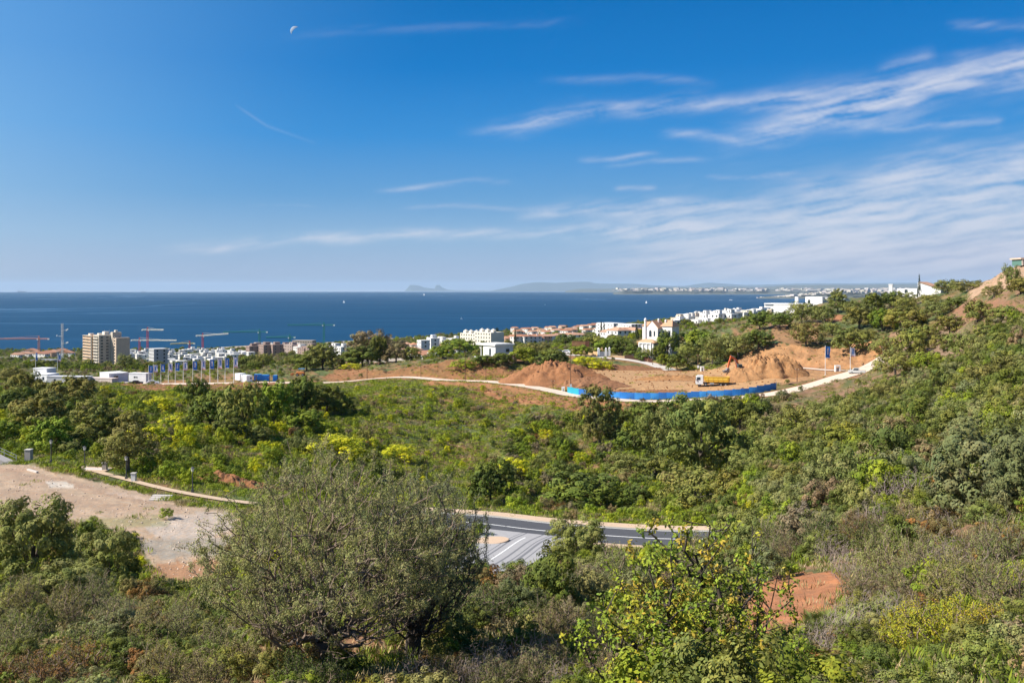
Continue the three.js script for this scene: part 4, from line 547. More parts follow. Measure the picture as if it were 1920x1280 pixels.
function heap(name, label, u, D, rx, rz, h, mat, turn, seed, ridgeAmp = 0.12, sharp = 1.25) {
  const N = 90, M = 44, pos = [], uv = [], idx = [], cx = xOf(u, D), cz = -D, ca = Math.cos(turn), sa = Math.sin(turn);
  for (let j = 0; j <= M; j++) for (let i = 0; i < N; i++) {
    const r = j / M, a = i / N * Math.PI * 2, rag = 1 + 0.18 * n2(Math.cos(a) * 1.4 + seed, Math.sin(a) * 1.4), X = Math.cos(a) * rx * r * rag, Z = Math.sin(a) * rz * r * rag, x = cx + X * ca - Z * sa, z = cz + X * sa + Z * ca;
    let e = h * Math.pow(Math.max(0, 1 - Math.pow(r, sharp)), 1.05); e *= 1 + 0.16 * n2(x / 6 + seed, z / 6); e += ridgeAmp * h * (n2(a * 9 + seed, r * 1.2) * 0.4 + fbm(x / 1.6, z / 1.6, 3) * 0.6) * Math.min(1, (1 - r) * 3) * Math.min(1, r * 3 + 0.3);
    pos.push(x, height(x, z) + e - (j === M ? 0.5 : 0), z); uv.push(x / 5, z / 5);
  }
  for (let j = 0; j < M; j++) for (let i = 0; i < N; i++) { const p = j * N + i, q = j * N + (i + 1) % N; idx.push(p, q, p + N, q, q + N, p + N); }
  const g = new THREE.BufferGeometry(); g.setAttribute('position', new THREE.Float32BufferAttribute(pos, 3)); g.setAttribute('uv', new THREE.Float32BufferAttribute(uv, 2)); g.setIndex(idx); g.computeVertexNormals();
  clear(cx, cz, Math.max(rx, rz) * 0.85);
  return solo(name, g, mat, label, 'heap');
}
const earthA = std(0.46, 0.205, 0.085, 0.95, { map: soilTex, bumpMap: soilTex, bumpScale: 0.25 }), earthB = std(0.58, 0.30, 0.125, 0.95, { map: soilTex, bumpMap: soilTex, bumpScale: 0.25 }), earthC = std(0.40, 0.19, 0.09, 0.95, { map: soilTex, bumpMap: soilTex, bumpScale: 0.25 });
heap('earth_heap', 'big red earth heap sloping down to the blue fence', 1035, 318, 17, 11, 4.6, earthA, 0.1, 3, 0.28, 2.1);
heap('earth_heap', 'low red earth tail running behind the blue fence', 1108, 305, 12, 6, 2.6, earthC, 0.15, 9, 0.2);
heap('earth_heap', 'low red spoil bank at the edge of the levelled plot', 1195, 292, 18, 2.4, 1.1, earthC, -0.05, 15, 0.35);
heap('earth_heap', 'long low spoil bank behind the blue fence below the truck', 1310, 286, 14, 2.0, 0.7, earthC, -0.04, 16, 0.35);
heap('earth_heap', 'tall sandy spoil heap beside the orange excavator', 1440, 305, 13, 9, 6.0, earthB, 0.05, 21, 0.3, 2.2);
heap('earth_heap', 'lower sandy spoil ramp under the excavator', 1392, 303, 8, 8, 3.7, earthB, 0, 27, 0.16, 2.2);
heap('earth_heap', 'small red spoil bank between levelled plot and yellow flowering scrub', 1170, 345, 15, 3, 1.6, earthC, -0.1, 33, 0.3);
heap('earth_heap', 'rough ochre ridge of soil across the levelled plot', 1262, 314, 13, 2.6, 1.5, earthB, 0, 35, 0.4);
heap('earth_heap', 'red soil bank beside the footpath lamp', 430, 133, 6, 2.6, 1.6, earthA, 0.1, 41, 0.3);
heap('earth_heap', 'red soil heap below the brown scrub at the foot of the slope', 490, 134, 4.5, 2, 1.2, earthA, -0.1, 44, 0.3);
const tyreMat = std(0.025, 0.025, 0.027, 0.9), rimMat = std(0.55, 0.55, 0.55, 0.4, { metalness: 0.7 });
const tyreGeo = (() => { const g = new THREE.TorusGeometry(0.36, 0.17, 10, 20); g.scale(1, 1, 1.1); return g; })(), rimGeo = (() => { const g = new THREE.CylinderGeometry(0.3, 0.3, 0.24, 16); g.rotateX(Math.PI / 2); return g; })();
function wheel(parent, x, y, z, s) { const w = part('wheel', rimGeo, rimMat, parent, x, y, z); w.scale.setScalar(s); part('tyre', tyreGeo, tyreMat, w); return w; }
{ // tipper truck, cab towards -x
  const D = 296, u = 1337, g = thing('tipper_truck', 'four axle tipper truck with white cab and yellow tipping body', 'truck'); const x = xOf(u, D); g.position.set(x, height(x, -D), -D); g.rotation.y = -0.2; clear(x, -D, 7);
  const cabM = std(0.78, 0.78, 0.77, 0.4), yel = std(0.80, 0.44, 0.04, 0.5, { map: fineTex }), ylw = std(0.86, 0.58, 0.08, 0.5), dark = std(0.04, 0.04, 0.045, 0.7);
  box('chassis', g, dark, 9.6, 0.35, 1.0, 0.3, 0.75, 0);
  const cs = new THREE.Shape([[-5.1, 0.55], [-3.0, 0.55], [-3.0, 3.15], [-4.55, 3.15], [-5.0, 2.95], [-5.12, 1.7]].map((p) => new THREE.Vector2(...p))), cg = new THREE.ExtrudeGeometry(cs, { depth: 2.3, bevelEnabled: true, bevelSize: 0.06, bevelThickness: 0.06, bevelSegments: 2 }); cg.translate(0, 0, -1.15);
  const cab = part('cab', cg, cabM, g); const ws = box('windscreen', cab, glassMat, 0.06, 1.05, 2.0, -5.13, 1.75, 0); ws.rotation.z = -0.08; box('side_window', cab, glassMat, 1.0, 0.8, 0.05, -4.3, 1.9, 1.23); box('bumper', cab, dark, 0.3, 0.5, 2.3, -5.1, 0.45, 0); box('mirror', cab, dark, 0.12, 0.6, 0.25, -5.2, 1.9, 1.45); for (const z of [-0.85, 0.85]) box('headlight', cab, std(0.8, 0.8, 0.75, 0.2), 0.08, 0.2, 0.35, -5.22, 0.95, z);
  const bs = new THREE.Shape([[-2.6, 2.75], [-2.45, 1.75], [-1.7, 1.25], [4.7, 1.25], [4.95, 2.75]].map((p) => new THREE.Vector2(...p))), bg = new THREE.ExtrudeGeometry(bs, { depth: 2.1, bevelEnabled: true, bevelSize: 0.1, bevelThickness: 0.16, bevelSegments: 2 }); bg.translate(0, 0, -1.05);
  const body = part('tipping_body', bg, yel, g); for (const z of [-1.2, 1.2]) box('top_rail', body, ylw, 7.5, 0.18, 0.16, 1.18, 2.72, z); box('side_band', body, ylw, 6.6, 0.5, 0.05, 1.2, 1.95, 1.23); box('headboard', body, yel, 0.7, 0.12, 2.4, -2.95, 2.9, 0); for (let k = 0; k < 5; k++) box('side_rib', body, yel, 0.12, 1.35, 0.1, -1.4 + k * 1.45, 1.35, 1.24); box('tailgate', body, yel, 0.1, 1.4, 2.2, 5.05, 1.35, 0);
  const load = heap; void load; const lg = new THREE.SphereGeometry(1, 20, 8, 0, Math.PI * 2, 0, Math.PI / 2); const ld = part('soil_load', lg, earthB, g, 1.2, 2.7, 0); ld.scale.set(3.4, 0.45, 1.0);
  for (const x0 of [-4.1, -2.2, 2.4, 3.8]) for (const z of [-0.95, 0.95]) wheel(g, x0, 0.5, z, 0.98); box('fuel_tank', g, steel, 1.2, 0.55, 0.5, -0.3, 0.55, 0.95); box('mudguard', g, dark, 3, 0.1, 0.6, 3.1, 1.1, 0.95);
}
{ // tracked excavator on the heap
  const D = 303, u = 1386, g = thing('excavator', 'orange tracked excavator with raised arm standing on the spoil heap', 'excavator'); const x = xOf(u, D); g.position.set(x, EYE - (701 - V0) * D / F, -D); g.rotation.y = 0.15; clear(x, -D, 6);
  const or = std(0.62, 0.13, 0.035, 0.5), dk = std(0.05, 0.055, 0.06, 0.7), gr = std(0.22, 0.2, 0.19, 0.6);
  for (const z of [-1.15, 1.15]) { const t = part('track', new RoundedBoxGeometry(4.2, 0.85, 0.6, 4, 0.4), tyreMat, g, 0.4, 0.42, z); for (let k = 0; k < 5; k++) { const r = part('roller', rimGeo, gr, t, -1.5 + k * 0.75, -0.12, Math.sign(z) * 0.26); r.scale.setScalar(0.5); } }
  const house = part('house', new RoundedBoxGeometry(3.4, 1.2, 2.5, 3, 0.15), or, g, 1.0, 1.6, 0); part('counterweight', new RoundedBoxGeometry(0.9, 1.1, 2.5, 3, 0.25), dk, house, 1.7, 0, 0); 
  const cab = part('cab', new RoundedBoxGeometry(1.5, 1.7, 1.05, 3, 0.12), std(0.10, 0.14, 0.14, 0.5), g, -0.1, 2.3, 0.75); box('window', cab, glassMat, 1.1, 0.95, 0.06, 0, -0.25, 0.51); box('windscreen', cab, glassMat, 0.06, 1.1, 0.85, -0.75, -0.4, 0);
  const seg = (name, pts, w, m) => { const s = new THREE.Shape(pts.map((p) => new THREE.Vector2(...p))), e = new THREE.ExtrudeGeometry(s, { depth: w, bevelEnabled: true, bevelSize: 0.04, bevelThickness: 0.04, bevelSegments: 1 }); e.translate(0, 0, -w / 2); return part(name, e, m, g); };
  seg('boom', [[-0.5, 1.1], [0.3, 1.1], [0.1, 2.6], [-0.6, 4.4], [-1.9, 5.4], [-2.9, 5.65], [-2.9, 5.25], [-2.0, 4.85], [-1.25, 4.0], [-0.9, 2.6]], 0.55, or); seg('stick', [[-2.75, 5.8], [-2.35, 5.55], [-3.0, 3.5], [-3.55, 1.8], [-3.8, 1.85], [-3.5, 3.6]], 0.4, or);
  const bk = seg('bucket', [[-3.45, 1.95], [-3.3, 1.2], [-3.9, 0.5], [-4.9, 0.45], [-5.3, 1.0], [-5.1, 1.2], [-4.4, 1.25], [-4.0, 1.9]], 1.2, gr); for (let k = 0; k < 5; k++) box('tooth', bk, gr, 0.3, 0.12, 0.1, -5.35, 0.98, -0.5 + k * 0.25);
  part('hydraulic_ram', barGeo(v3(-0.6, 2.6, 0.35), v3(-1.6, 4.7, 0.35), 0.09), steel, g); part('hydraulic_ram', barGeo(v3(-1.3, 5.3, 0.1), v3(-2.7, 5.9, 0.1), 0.08), steel, g);
}
{ // small loader far left of the site
  const D = 372, u = 563, g = thing('wheel_loader', 'small orange loader with blue canopy on the red bank', 'loader'); const x = xOf(u, D); g.position.set(x, height(x, -D) + 0.9, -D); clear(x, -D, 5); const or = std(0.6, 0.2, 0.05, 0.6);
  part('body', new RoundedBoxGeometry(3.2, 1.1, 1.7, 2, 0.15), or, g, 0, 1.2, 0); for (const [a, b] of [[-0.4, 0.7], [1.3, 0.7], [-0.4, -0.7], [1.3, -0.7]]) box('canopy_post', g, darkMetal, 0.1, 1.2, 0.1, a, 1.6, b); box('canopy', g, std(0.02, 0.2, 0.5, 0.6), 2.3, 0.2, 1.8, 0.45, 2.75, 0); for (const a of [-1.1, 1.1]) for (const b of [-0.9, 0.9]) wheel(g, a, 0.55, b, 1.05); box('arm', g, or, 2.2, 0.25, 0.3, -2.1, 0.9, 0); box('bucket', g, std(0.45, 0.16, 0.05, 0.7), 0.8, 0.8, 2.0, -3.3, 0.3, 0);
}
// site cabins and blue containers
{
  const wm = std(0.8, 0.8, 0.8, 0.5), rib = (g, m, w, h, d, n) => { for (let k = 0; k < n; k++) box('rib', g, m, 0.08, h, 0.05, -w / 2 + (k + 0.5) * w / n, 0.08, d / 2 + 0.02); };
  const cab = (u, D, label, w) => { const g = thing('site_cabin', label, 'cabin', 'site cabins'), x = xOf(u, D); g.position.set(x, height(x, -D) - 0.05, -D); g.rotation.y = -0.75; clear(x, -D, 3.5); part('wall', new RoundedBoxGeometry(w, 2.6, 2.6, 2, 0.06), wm, g, 0, 1.35, 0); box('base_frame', g, darkMetal, w, 0.12, 2.5, 0, 0, 0); rib(g, wm, w - 0.3, 2.3, 2.6, 7); const d = box('door', g, std(0.6, 0.62, 0.64, 0.5), 0.06, 2.0, 0.9, w / 2, 0.15, 0.5); part('handle', UNIT, darkMetal, d, 0.6, 0.5, 0.35).scale.set(0.8, 0.05, 0.12); box('window', g, glassMat, 0.06, 0.7, 0.8, w / 2, 1.2, -0.6); };
  cab(450, 364, 'white site cabin beside the last flag', 3.4); cab(462, 361.5, 'white site cabin next to the blue containers', 3.8);
  const bm = std(0.01, 0.20, 0.58, 0.6), cont = (u, D, w, label, yaw) => { const g = thing('blue_container', label, 'container', 'blue containers'), x = xOf(u, D); g.position.set(x, height(x, -D) - 0.05, -D); g.rotation.y = yaw; clear(x, -D, 3); box('body', g, bm, w, 2.1, 2.2, 0, 0.1, 0); rib(g, bm, w - 0.1, 1.9, 2.2, Math.round(w / 0.45)); for (const a of [-w / 2, w / 2]) for (const b of [-1.05, 1.05]) box('corner_post', g, bm, 0.14, 2.2, 0.14, a, 0.1, b); box('roof', g, std(0.05, 0.25, 0.55, 0.6), w - 0.2, 0.08, 2.0, 0, 2.2, 0); };
  cont(483, 364, 2.6, 'blue container next to the white site cabins', 0.2); cont(496, 364.5, 3.2, 'long blue container in the middle of the row', 0.1); cont(516, 363, 1.5, 'small blue container at the end of the row', 0.1);
}
// flags
{
  const blue = std(0.015, 0.14, 0.48, 0.8, { side: THREE.DoubleSide }), white = std(0.62, 0.62, 0.72, 0.8, { side: THREE.DoubleSide }), pink = std(0.7, 0.36, 0.36, 0.8, { side: THREE.DoubleSide }), poleM = std(0.75, 0.74, 0.72, 0.5);
  const pole = new THREE.CylinderGeometry(0.045, 0.08, 1, 10); pole.translate(0, 0.5, 0); const ball = new THREE.SphereGeometry(0.1, 10, 8);
  const flag = (u, D, vb, vt, isBlue, label, group, wpx = 7, s = 0) => {
    const g = thing('banner_flag', label, 'flag', group), x = xOf(u, D), y = height(x, -D), H = EYE - (vt - V0) * D / F - y; g.position.set(x, y, -D); clear(x, -D, 1.5);
    part('pole', pole, poleM, g).scale.set(1.3, H, 1.3); part('finial', ball, poleM, g, 0, H, 0); box('footing', g, plaster(0.6, 0.55, 0.5), 0.6, 0.15, 0.6, 0, -0.05, 0);
    const w = wpx * D / F, fh = H * 0.4, geo = new THREE.BoxGeometry(1, 1, 0.02, 10, 16, 1), q = geo.attributes.position; for (let k = 0; k < q.count; k++) { const X = q.getX(k) + 0.5, Y = q.getY(k); q.setX(k, X); q.setZ(k, q.getZ(k) + 0.16 * X * Math.sin(Y * 5 + X * 4 + u) + 0.1 * X); q.setY(k, Y - 0.5 - 0.03 * X); } geo.computeVertexNormals();
    const f = part('banner', geo, isBlue ? blue : white, g, 0.09, H - 0.08, 0); f.scale.set(w, fh, 1); f.rotation.y = 0.25 + s;
    // upright lettering block and coloured foot of the banner, as wavy as the cloth
    const strip = (name, x0, x1, y0, y1, m) => { const sg = geo.clone(), sp = sg.attributes.position; for (let k = 0; k < sp.count; k++) { const X = lerp(x0, x1, sp.getX(k)), yy = sp.getY(k) + 0.03 * sp.getX(k), Y = lerp(y1, y0, -yy); const front = k % 2; sp.setXYZ(k, X, Y - 0.03 * X, 0.16 * X * Math.sin((Y + 0.5) * 5 + X * 4 + u) + 0.1 * X + (sg.attributes.normal.getZ(k) < 0 ? -0.035 : 0.035)); void front; } sg.computeVertexNormals(); part(name, sg, m, f); };
    for (const [a, b] of [[-0.16, -0.25], [-0.27, -0.36], [-0.38, -0.47], [-0.49, -0.58], [-0.60, -0.69]]) strip('lettering', 0.34, 0.66, b, a, isBlue ? white : blue);
    strip('foot_band', 0, 1, -1, isBlue ? -0.95 : -0.88, isBlue ? white : pink);
    return g;
  };
  const row = [[278, 0.5], [287, 0], [301, 1], [315, 0], [328, 1], [343, 0], [361, 1], [377, 0], [393, 1], [408, 0], [421.5, 1], [437.5, 0]];
  row.forEach(([u, b], i) => { const t = i / 11, D = lerp(356, 360.5, t); flag(u, D, 718, lerp(685, 669.5, t), b > 0, b > 0 ? 'blue banner flag with white lettering in the row along the site road' : 'white banner flag with blue lettering in the row along the site road', b > 0 ? 'blue flags along the site road' : 'white flags along the site road'); });
  flag(66, 440, 690, 661, true, 'blue banner flag beside the orange tower crane', undefined, 3); flag(107, 440, 690, 664, false, 'white banner flag in front of the lattice mast', undefined, 6);
  flag(1548, 299, 703, 648.5, true, 'tall blue banner flag in front of the cut bank', undefined, 9); flag(1595, 300, 700, 651, false, 'tall white banner flag near the parked pickup', undefined, 9);
}
// cars
function car(u, D, yaw, col, label, group, kind = 'car') {
  const g = thing(kind === 'car' ? 'parked_car' : 'parked_pickup', label, kind, group), x = xOf(u, D); g.position.set(x, height(x, -D) + 0.02, -D); g.rotation.y = yaw; clear(x, -D, 3); const paint = new THREE.MeshPhysicalMaterial({ color: new THREE.Color(...col), roughness: 0.35, clearcoat: 0.8 });
  const prof = kind === 'car' ? [[-2.1, 0.35], [2.1, 0.35], [2.15, 0.85], [1.9, 0.95], [1.0, 1.0], [0.4, 1.45], [-1.1, 1.48], [-1.8, 1.05], [-2.12, 0.95]] : [[-2.5, 0.4], [2.4, 0.4], [2.45, 1.0], [1.4, 1.1], [0.8, 1.75], [-0.6, 1.75], [-0.75, 1.1], [-2.5, 1.1]];
  const bg = new THREE.ExtrudeGeometry(new THREE.Shape(prof.map((p) => new THREE.Vector2(...p))), { depth: 1.5, bevelEnabled: true, bevelSize: 0.06, bevelThickness: 0.1, bevelSegments: 2 }); bg.translate(0, 0, -0.75); const body = part('body', bg, paint, g);
  const gs = kind === 'car' ? [[0.75, 1.02], [0.32, 1.38], [-1.0, 1.4], [-1.5, 1.05]] : [[1.05, 1.15], [0.68, 1.66], [-0.5, 1.66], [-0.55, 1.15]], wg = new THREE.ExtrudeGeometry(new THREE.Shape(gs.map((p) => new THREE.Vector2(...p))), { depth: 1.74, bevelEnabled: false }); wg.translate(0, 0, -0.87); part('windows', wg, glassMat, body);
  for (const a of [-1.35, 1.35]) for (const b of [-0.78, 0.78]) wheel(g, a, 0.33, b, 0.63); for (const b of [-0.55, 0.55]) { box('headlight', g, std(0.85, 0.85, 0.8, 0.2), 0.06, 0.14, 0.3, kind === 'car' ? 2.18 : 2.48, 0.72, b); box('tail_light', g, std(0.45, 0.02, 0.02, 0.3), 0.06, 0.14, 0.25, kind === 'car' ? -2.15 : -2.55, 0.78, b); }
}
car(233, 353.5, 0.15, [0.02, 0.02, 0.025], 'black car parked nearest the pale kerb block'); car(256, 352.5, 0.3, [0.035, 0.035, 0.04], 'dark grey car parked between the black and the white car'); car(286, 353, 0.35, [0.8, 0.8, 0.8], 'white car parked beside the first flags');
car(1047, 392, 2.8, [0.75, 0.78, 0.82], 'silver car parked in front of the white terraces'); car(1060, 390, 2.9, [0.8, 0.8, 0.82], 'white car parked beside the stone enclosure'); car(1042, 400, 2.8, [0.03, 0.16, 0.4], 'blue car parked behind the silver car');
car(1607, 292, 2.75, [0.5, 0.52, 0.52], 'pale pickup parked at the road end by the cut bank', undefined, 'pickup'); car(1587, 428, 0.4, [0.5, 0.55, 0.6], 'silver car parked between the ridge trees');
// street lamps and poles
const poleGeo = new THREE.CylinderGeometry(0.05, 0.085, 1, 10); poleGeo.translate(0, 0.5, 0);
function lamp(u, D, H, label, group) { const g = thing('street_lamp', label, 'lamp post', group), x = xOf(u, D); g.position.set(x, height(x, -D) - 0.1, -D); clear(x, -D, 1.4); part('pole', poleGeo, darkMetal, g).scale.set(1, H, 1); const c = new THREE.CylinderGeometry(0.22, 0.13, 0.42, 10); part('lantern', c, std(0.7, 0.7, 0.66, 0.4), g, 0, H + 0.2, 0); part('lantern_cap', new THREE.ConeGeometry(0.3, 0.22, 10), darkMetal, g, 0, H + 0.5, 0); box('base', g, darkMetal, 0.28, 0.5, 0.28, 0, 0, 0); }
lamp(360.5, 119.6, 2.75, 'dark lamp post on the footpath beside the red soil bank'); lamp(236, 129.5, 2.75, 'dark lamp post on the footpath near the white post'); lamp(95, 141, 2.9, 'dark lamp post beside the stone pillar'); lamp(158, 138.5, 2.8, 'dark lamp post behind the paved slab');
function utility(u, D, vt, label, boxy) { const g = thing('utility_pole', label, 'pole'), x = xOf(u, D), y = height(x, -D), H = Math.max(EYE - (vt - V0) * D / F - y, 2); g.position.set(x, y - 0.2, -D); clear(x, -D, 1.4); part('pole', poleGeo, woodMat, g).scale.set(1.6, H + 0.2, 1.6); box('cross_arm', g, woodMat, 1.1, 0.1, 0.1, 0, H - 0.3, 0); for (const a of [-0.45, 0.45]) box('insulator', g, std(0.6, 0.6, 0.6, 0.4), 0.1, 0.18, 0.1, a, H - 0.2, 0); if (boxy) box('meter_box', g, std(0.75, 0.76, 0.78, 0.5), 0.6, 0.9, 0.35, 0.05, 1.4, 0.2); }
utility(1070, 300, 662, 'tall dark pole with white box behind the teal fence panels', true); utility(1148, 352, 668, 'thin dark pole beside the levelled plot', false); utility(1037, 303, 712, 'short dark post at the foot of the red heap', false); utility(872, 331, 657, 'tall dark pole on the bank below the white flat roofed villa', false); utility(911, 326, 690, 'short wooden pole beside the red bank', false); utility(789, 340, 686, 'dark pole where the bank dips to the site road', false); utility(688, 350, 682, 'dark pole on the red bank below the grey retaining wall', false); utility(1309, 341, 664, 'dark pole behind the truck with white boxes at its foot', true); utility(1224, 356, 672, 'dark pole at the bend of the concrete road', false); utility(1495, 287, 690, 'short dark post beside the tall sandy heap', false); utility(480, 350, 703, 'short wooden post in front of the blue containers', false); utility(520.5, 363, 688, 'thin dark lamp pole at the end of the blue containers', false); utility(505, 352, 706, 'low wooden sign post beside the site road', false);
{ // white utility housings
  const wm = std(0.78, 0.78, 0.77, 0.6), H = (u, D, w, h, label) => { const g = thing('utility_housing', label, 'utility box'), x = xOf(u, D); g.position.set(x, height(x, -D) - 0.1, -D); clear(x, -D, 2); box('side', g, wm, 0.35, h, 0.9, -w / 2 + 0.17, 0, 0); box('side', g, wm, 0.35, h, 0.9, w / 2 - 0.17, 0, 0); box('lintel', g, wm, w, 0.45, 0.9, 0, h, 0); box('cabinet', g, std(0.25, 0.26, 0.28, 0.6), w - 0.75, h * 0.7, 0.5, 0, 0, -0.1); const d = box('door', g, std(0.35, 0.36, 0.38, 0.5), w - 0.9, h * 0.55, 0.04, 0, 0.1, 0.17); part('handle', UNIT, darkMetal, d, 0.35, 0.5, 0.8).scale.set(0.08, 0.1, 1.2); };
  H(1571, 305, 1.7, 1.6, 'white square housing between the two tall flags'); H(1317, 340, 1.2, 1.3, 'white square housing behind the truck'); H(1056, 300, 0.9, 1.1, 'small white housing beside the teal fence panel');
}
// lot side: white post, stone pillars, slabs, steps, stair railing
{
  const stone = plaster(0.42, 0.38, 0.35), P = (name, label, u, D, w, h, m) => { const g = thing(name, label, 'post'), x = xOf(u, D); g.position.set(x, height(x, -D) - 0.1, -D); clear(x, -D, 1.4); box('shaft', g, m, w, h, w, 0, 0, 0); box('cap', g, plaster(0.6, 0.57, 0.52), w + 0.12, 0.12, w + 0.12, 0, h, 0); };
  P('marker_post', 'short white square post on the footpath', 250, 128, 0.55, 1.2, plaster(0.8, 0.8, 0.8)); P('stone_pillar', 'tall grey stone gate pillar at the edge of the bright trees', 53, 143, 0.85, 2.0, stone); P('stone_pillar', 'short stone pillar beside the paved slab', 196, 136.5, 0.6, 1.2, stone);
  const slab = thing('paved_slab', 'pale paved slab beside the short stone pillar', 'paving'); { const x = xOf(180, 137), y = height(x, -137); slab.position.set(x, y, -137); slab.rotation.y = -0.12; clear(x, -137, 3.2); for (let i = 0; i < 6; i++) for (let j = 0; j < 4; j++) box('paving_stone', slab, [concreteMat, kerbMat, paleAsphalt][(i * 3 + j * 2) % 3 === 0 ? 1 : 0], 0.68, 0.16, 0.68, -1.75 + i * 0.7, 0.05, -1.05 + j * 0.7); }
  const st = thing('stone_steps', 'three low stone steps at the edge of the gravel lot', 'steps'); { const D = 113.5, x = xOf(298, D), y = height(x, -D); st.position.set(x, y, -D); st.rotation.y = -0.1; clear(x, -D, 2.2); for (let k = 0; k < 3; k++) box('step', st, concreteMat, 2.4, 0.16, 0.45, 0, 0.02 + k * 0.15, -k * 0.42); }
  const ra = thing('concrete_ramp', 'pale concrete ramp with grey railing descending from the trees', 'ramp'); { const D = 143, y = height(xOf(0, D), -D); const s = new THREE.Shape([[-8, 0], [2.4, 0], [2.4, 0.1], [-1.2, 1.7], [-8, 2.6]].map((p) => new THREE.Vector2(...p))), e = new THREE.ExtrudeGeometry(s, { depth: 2, bevelEnabled: false }); ra.position.set(xOf(0, D), y, -D); part('ramp', e, concreteMat, ra); const pts = [[2.4, 0.2], [0.6, 1.0], [-1.2, 1.8], [-4.5, 2.3], [-8, 2.7]]; for (const [a, b] of pts) box('rail_post', ra, steel, 0.06, 0.95, 0.06, a, b, 0.1); for (let k = 0; k + 1 < pts.length; k++) for (const h of [0.45, 0.9]) part('rail', barGeo(v3(pts[k][0], pts[k][1] + h, 0.1), v3(pts[k + 1][0], pts[k + 1][1] + h, 0.1), 0.035), steel, ra); clear(xOf(0, D), -D, 3); }
  const kerb = thing('kerb_stone', 'pale kerb stone lying at the corner of the gravel lot', 'kerb'); { const D = 134, x = xOf(60, D); kerb.position.set(x, height(x, -D), -D); kerb.rotation.y = -0.7; for (let k = 0; k < 3; k++) box('block', kerb, concreteMat, 1.0, 0.22, 0.3, -1 + k * 1.02, 0, 0); }
}
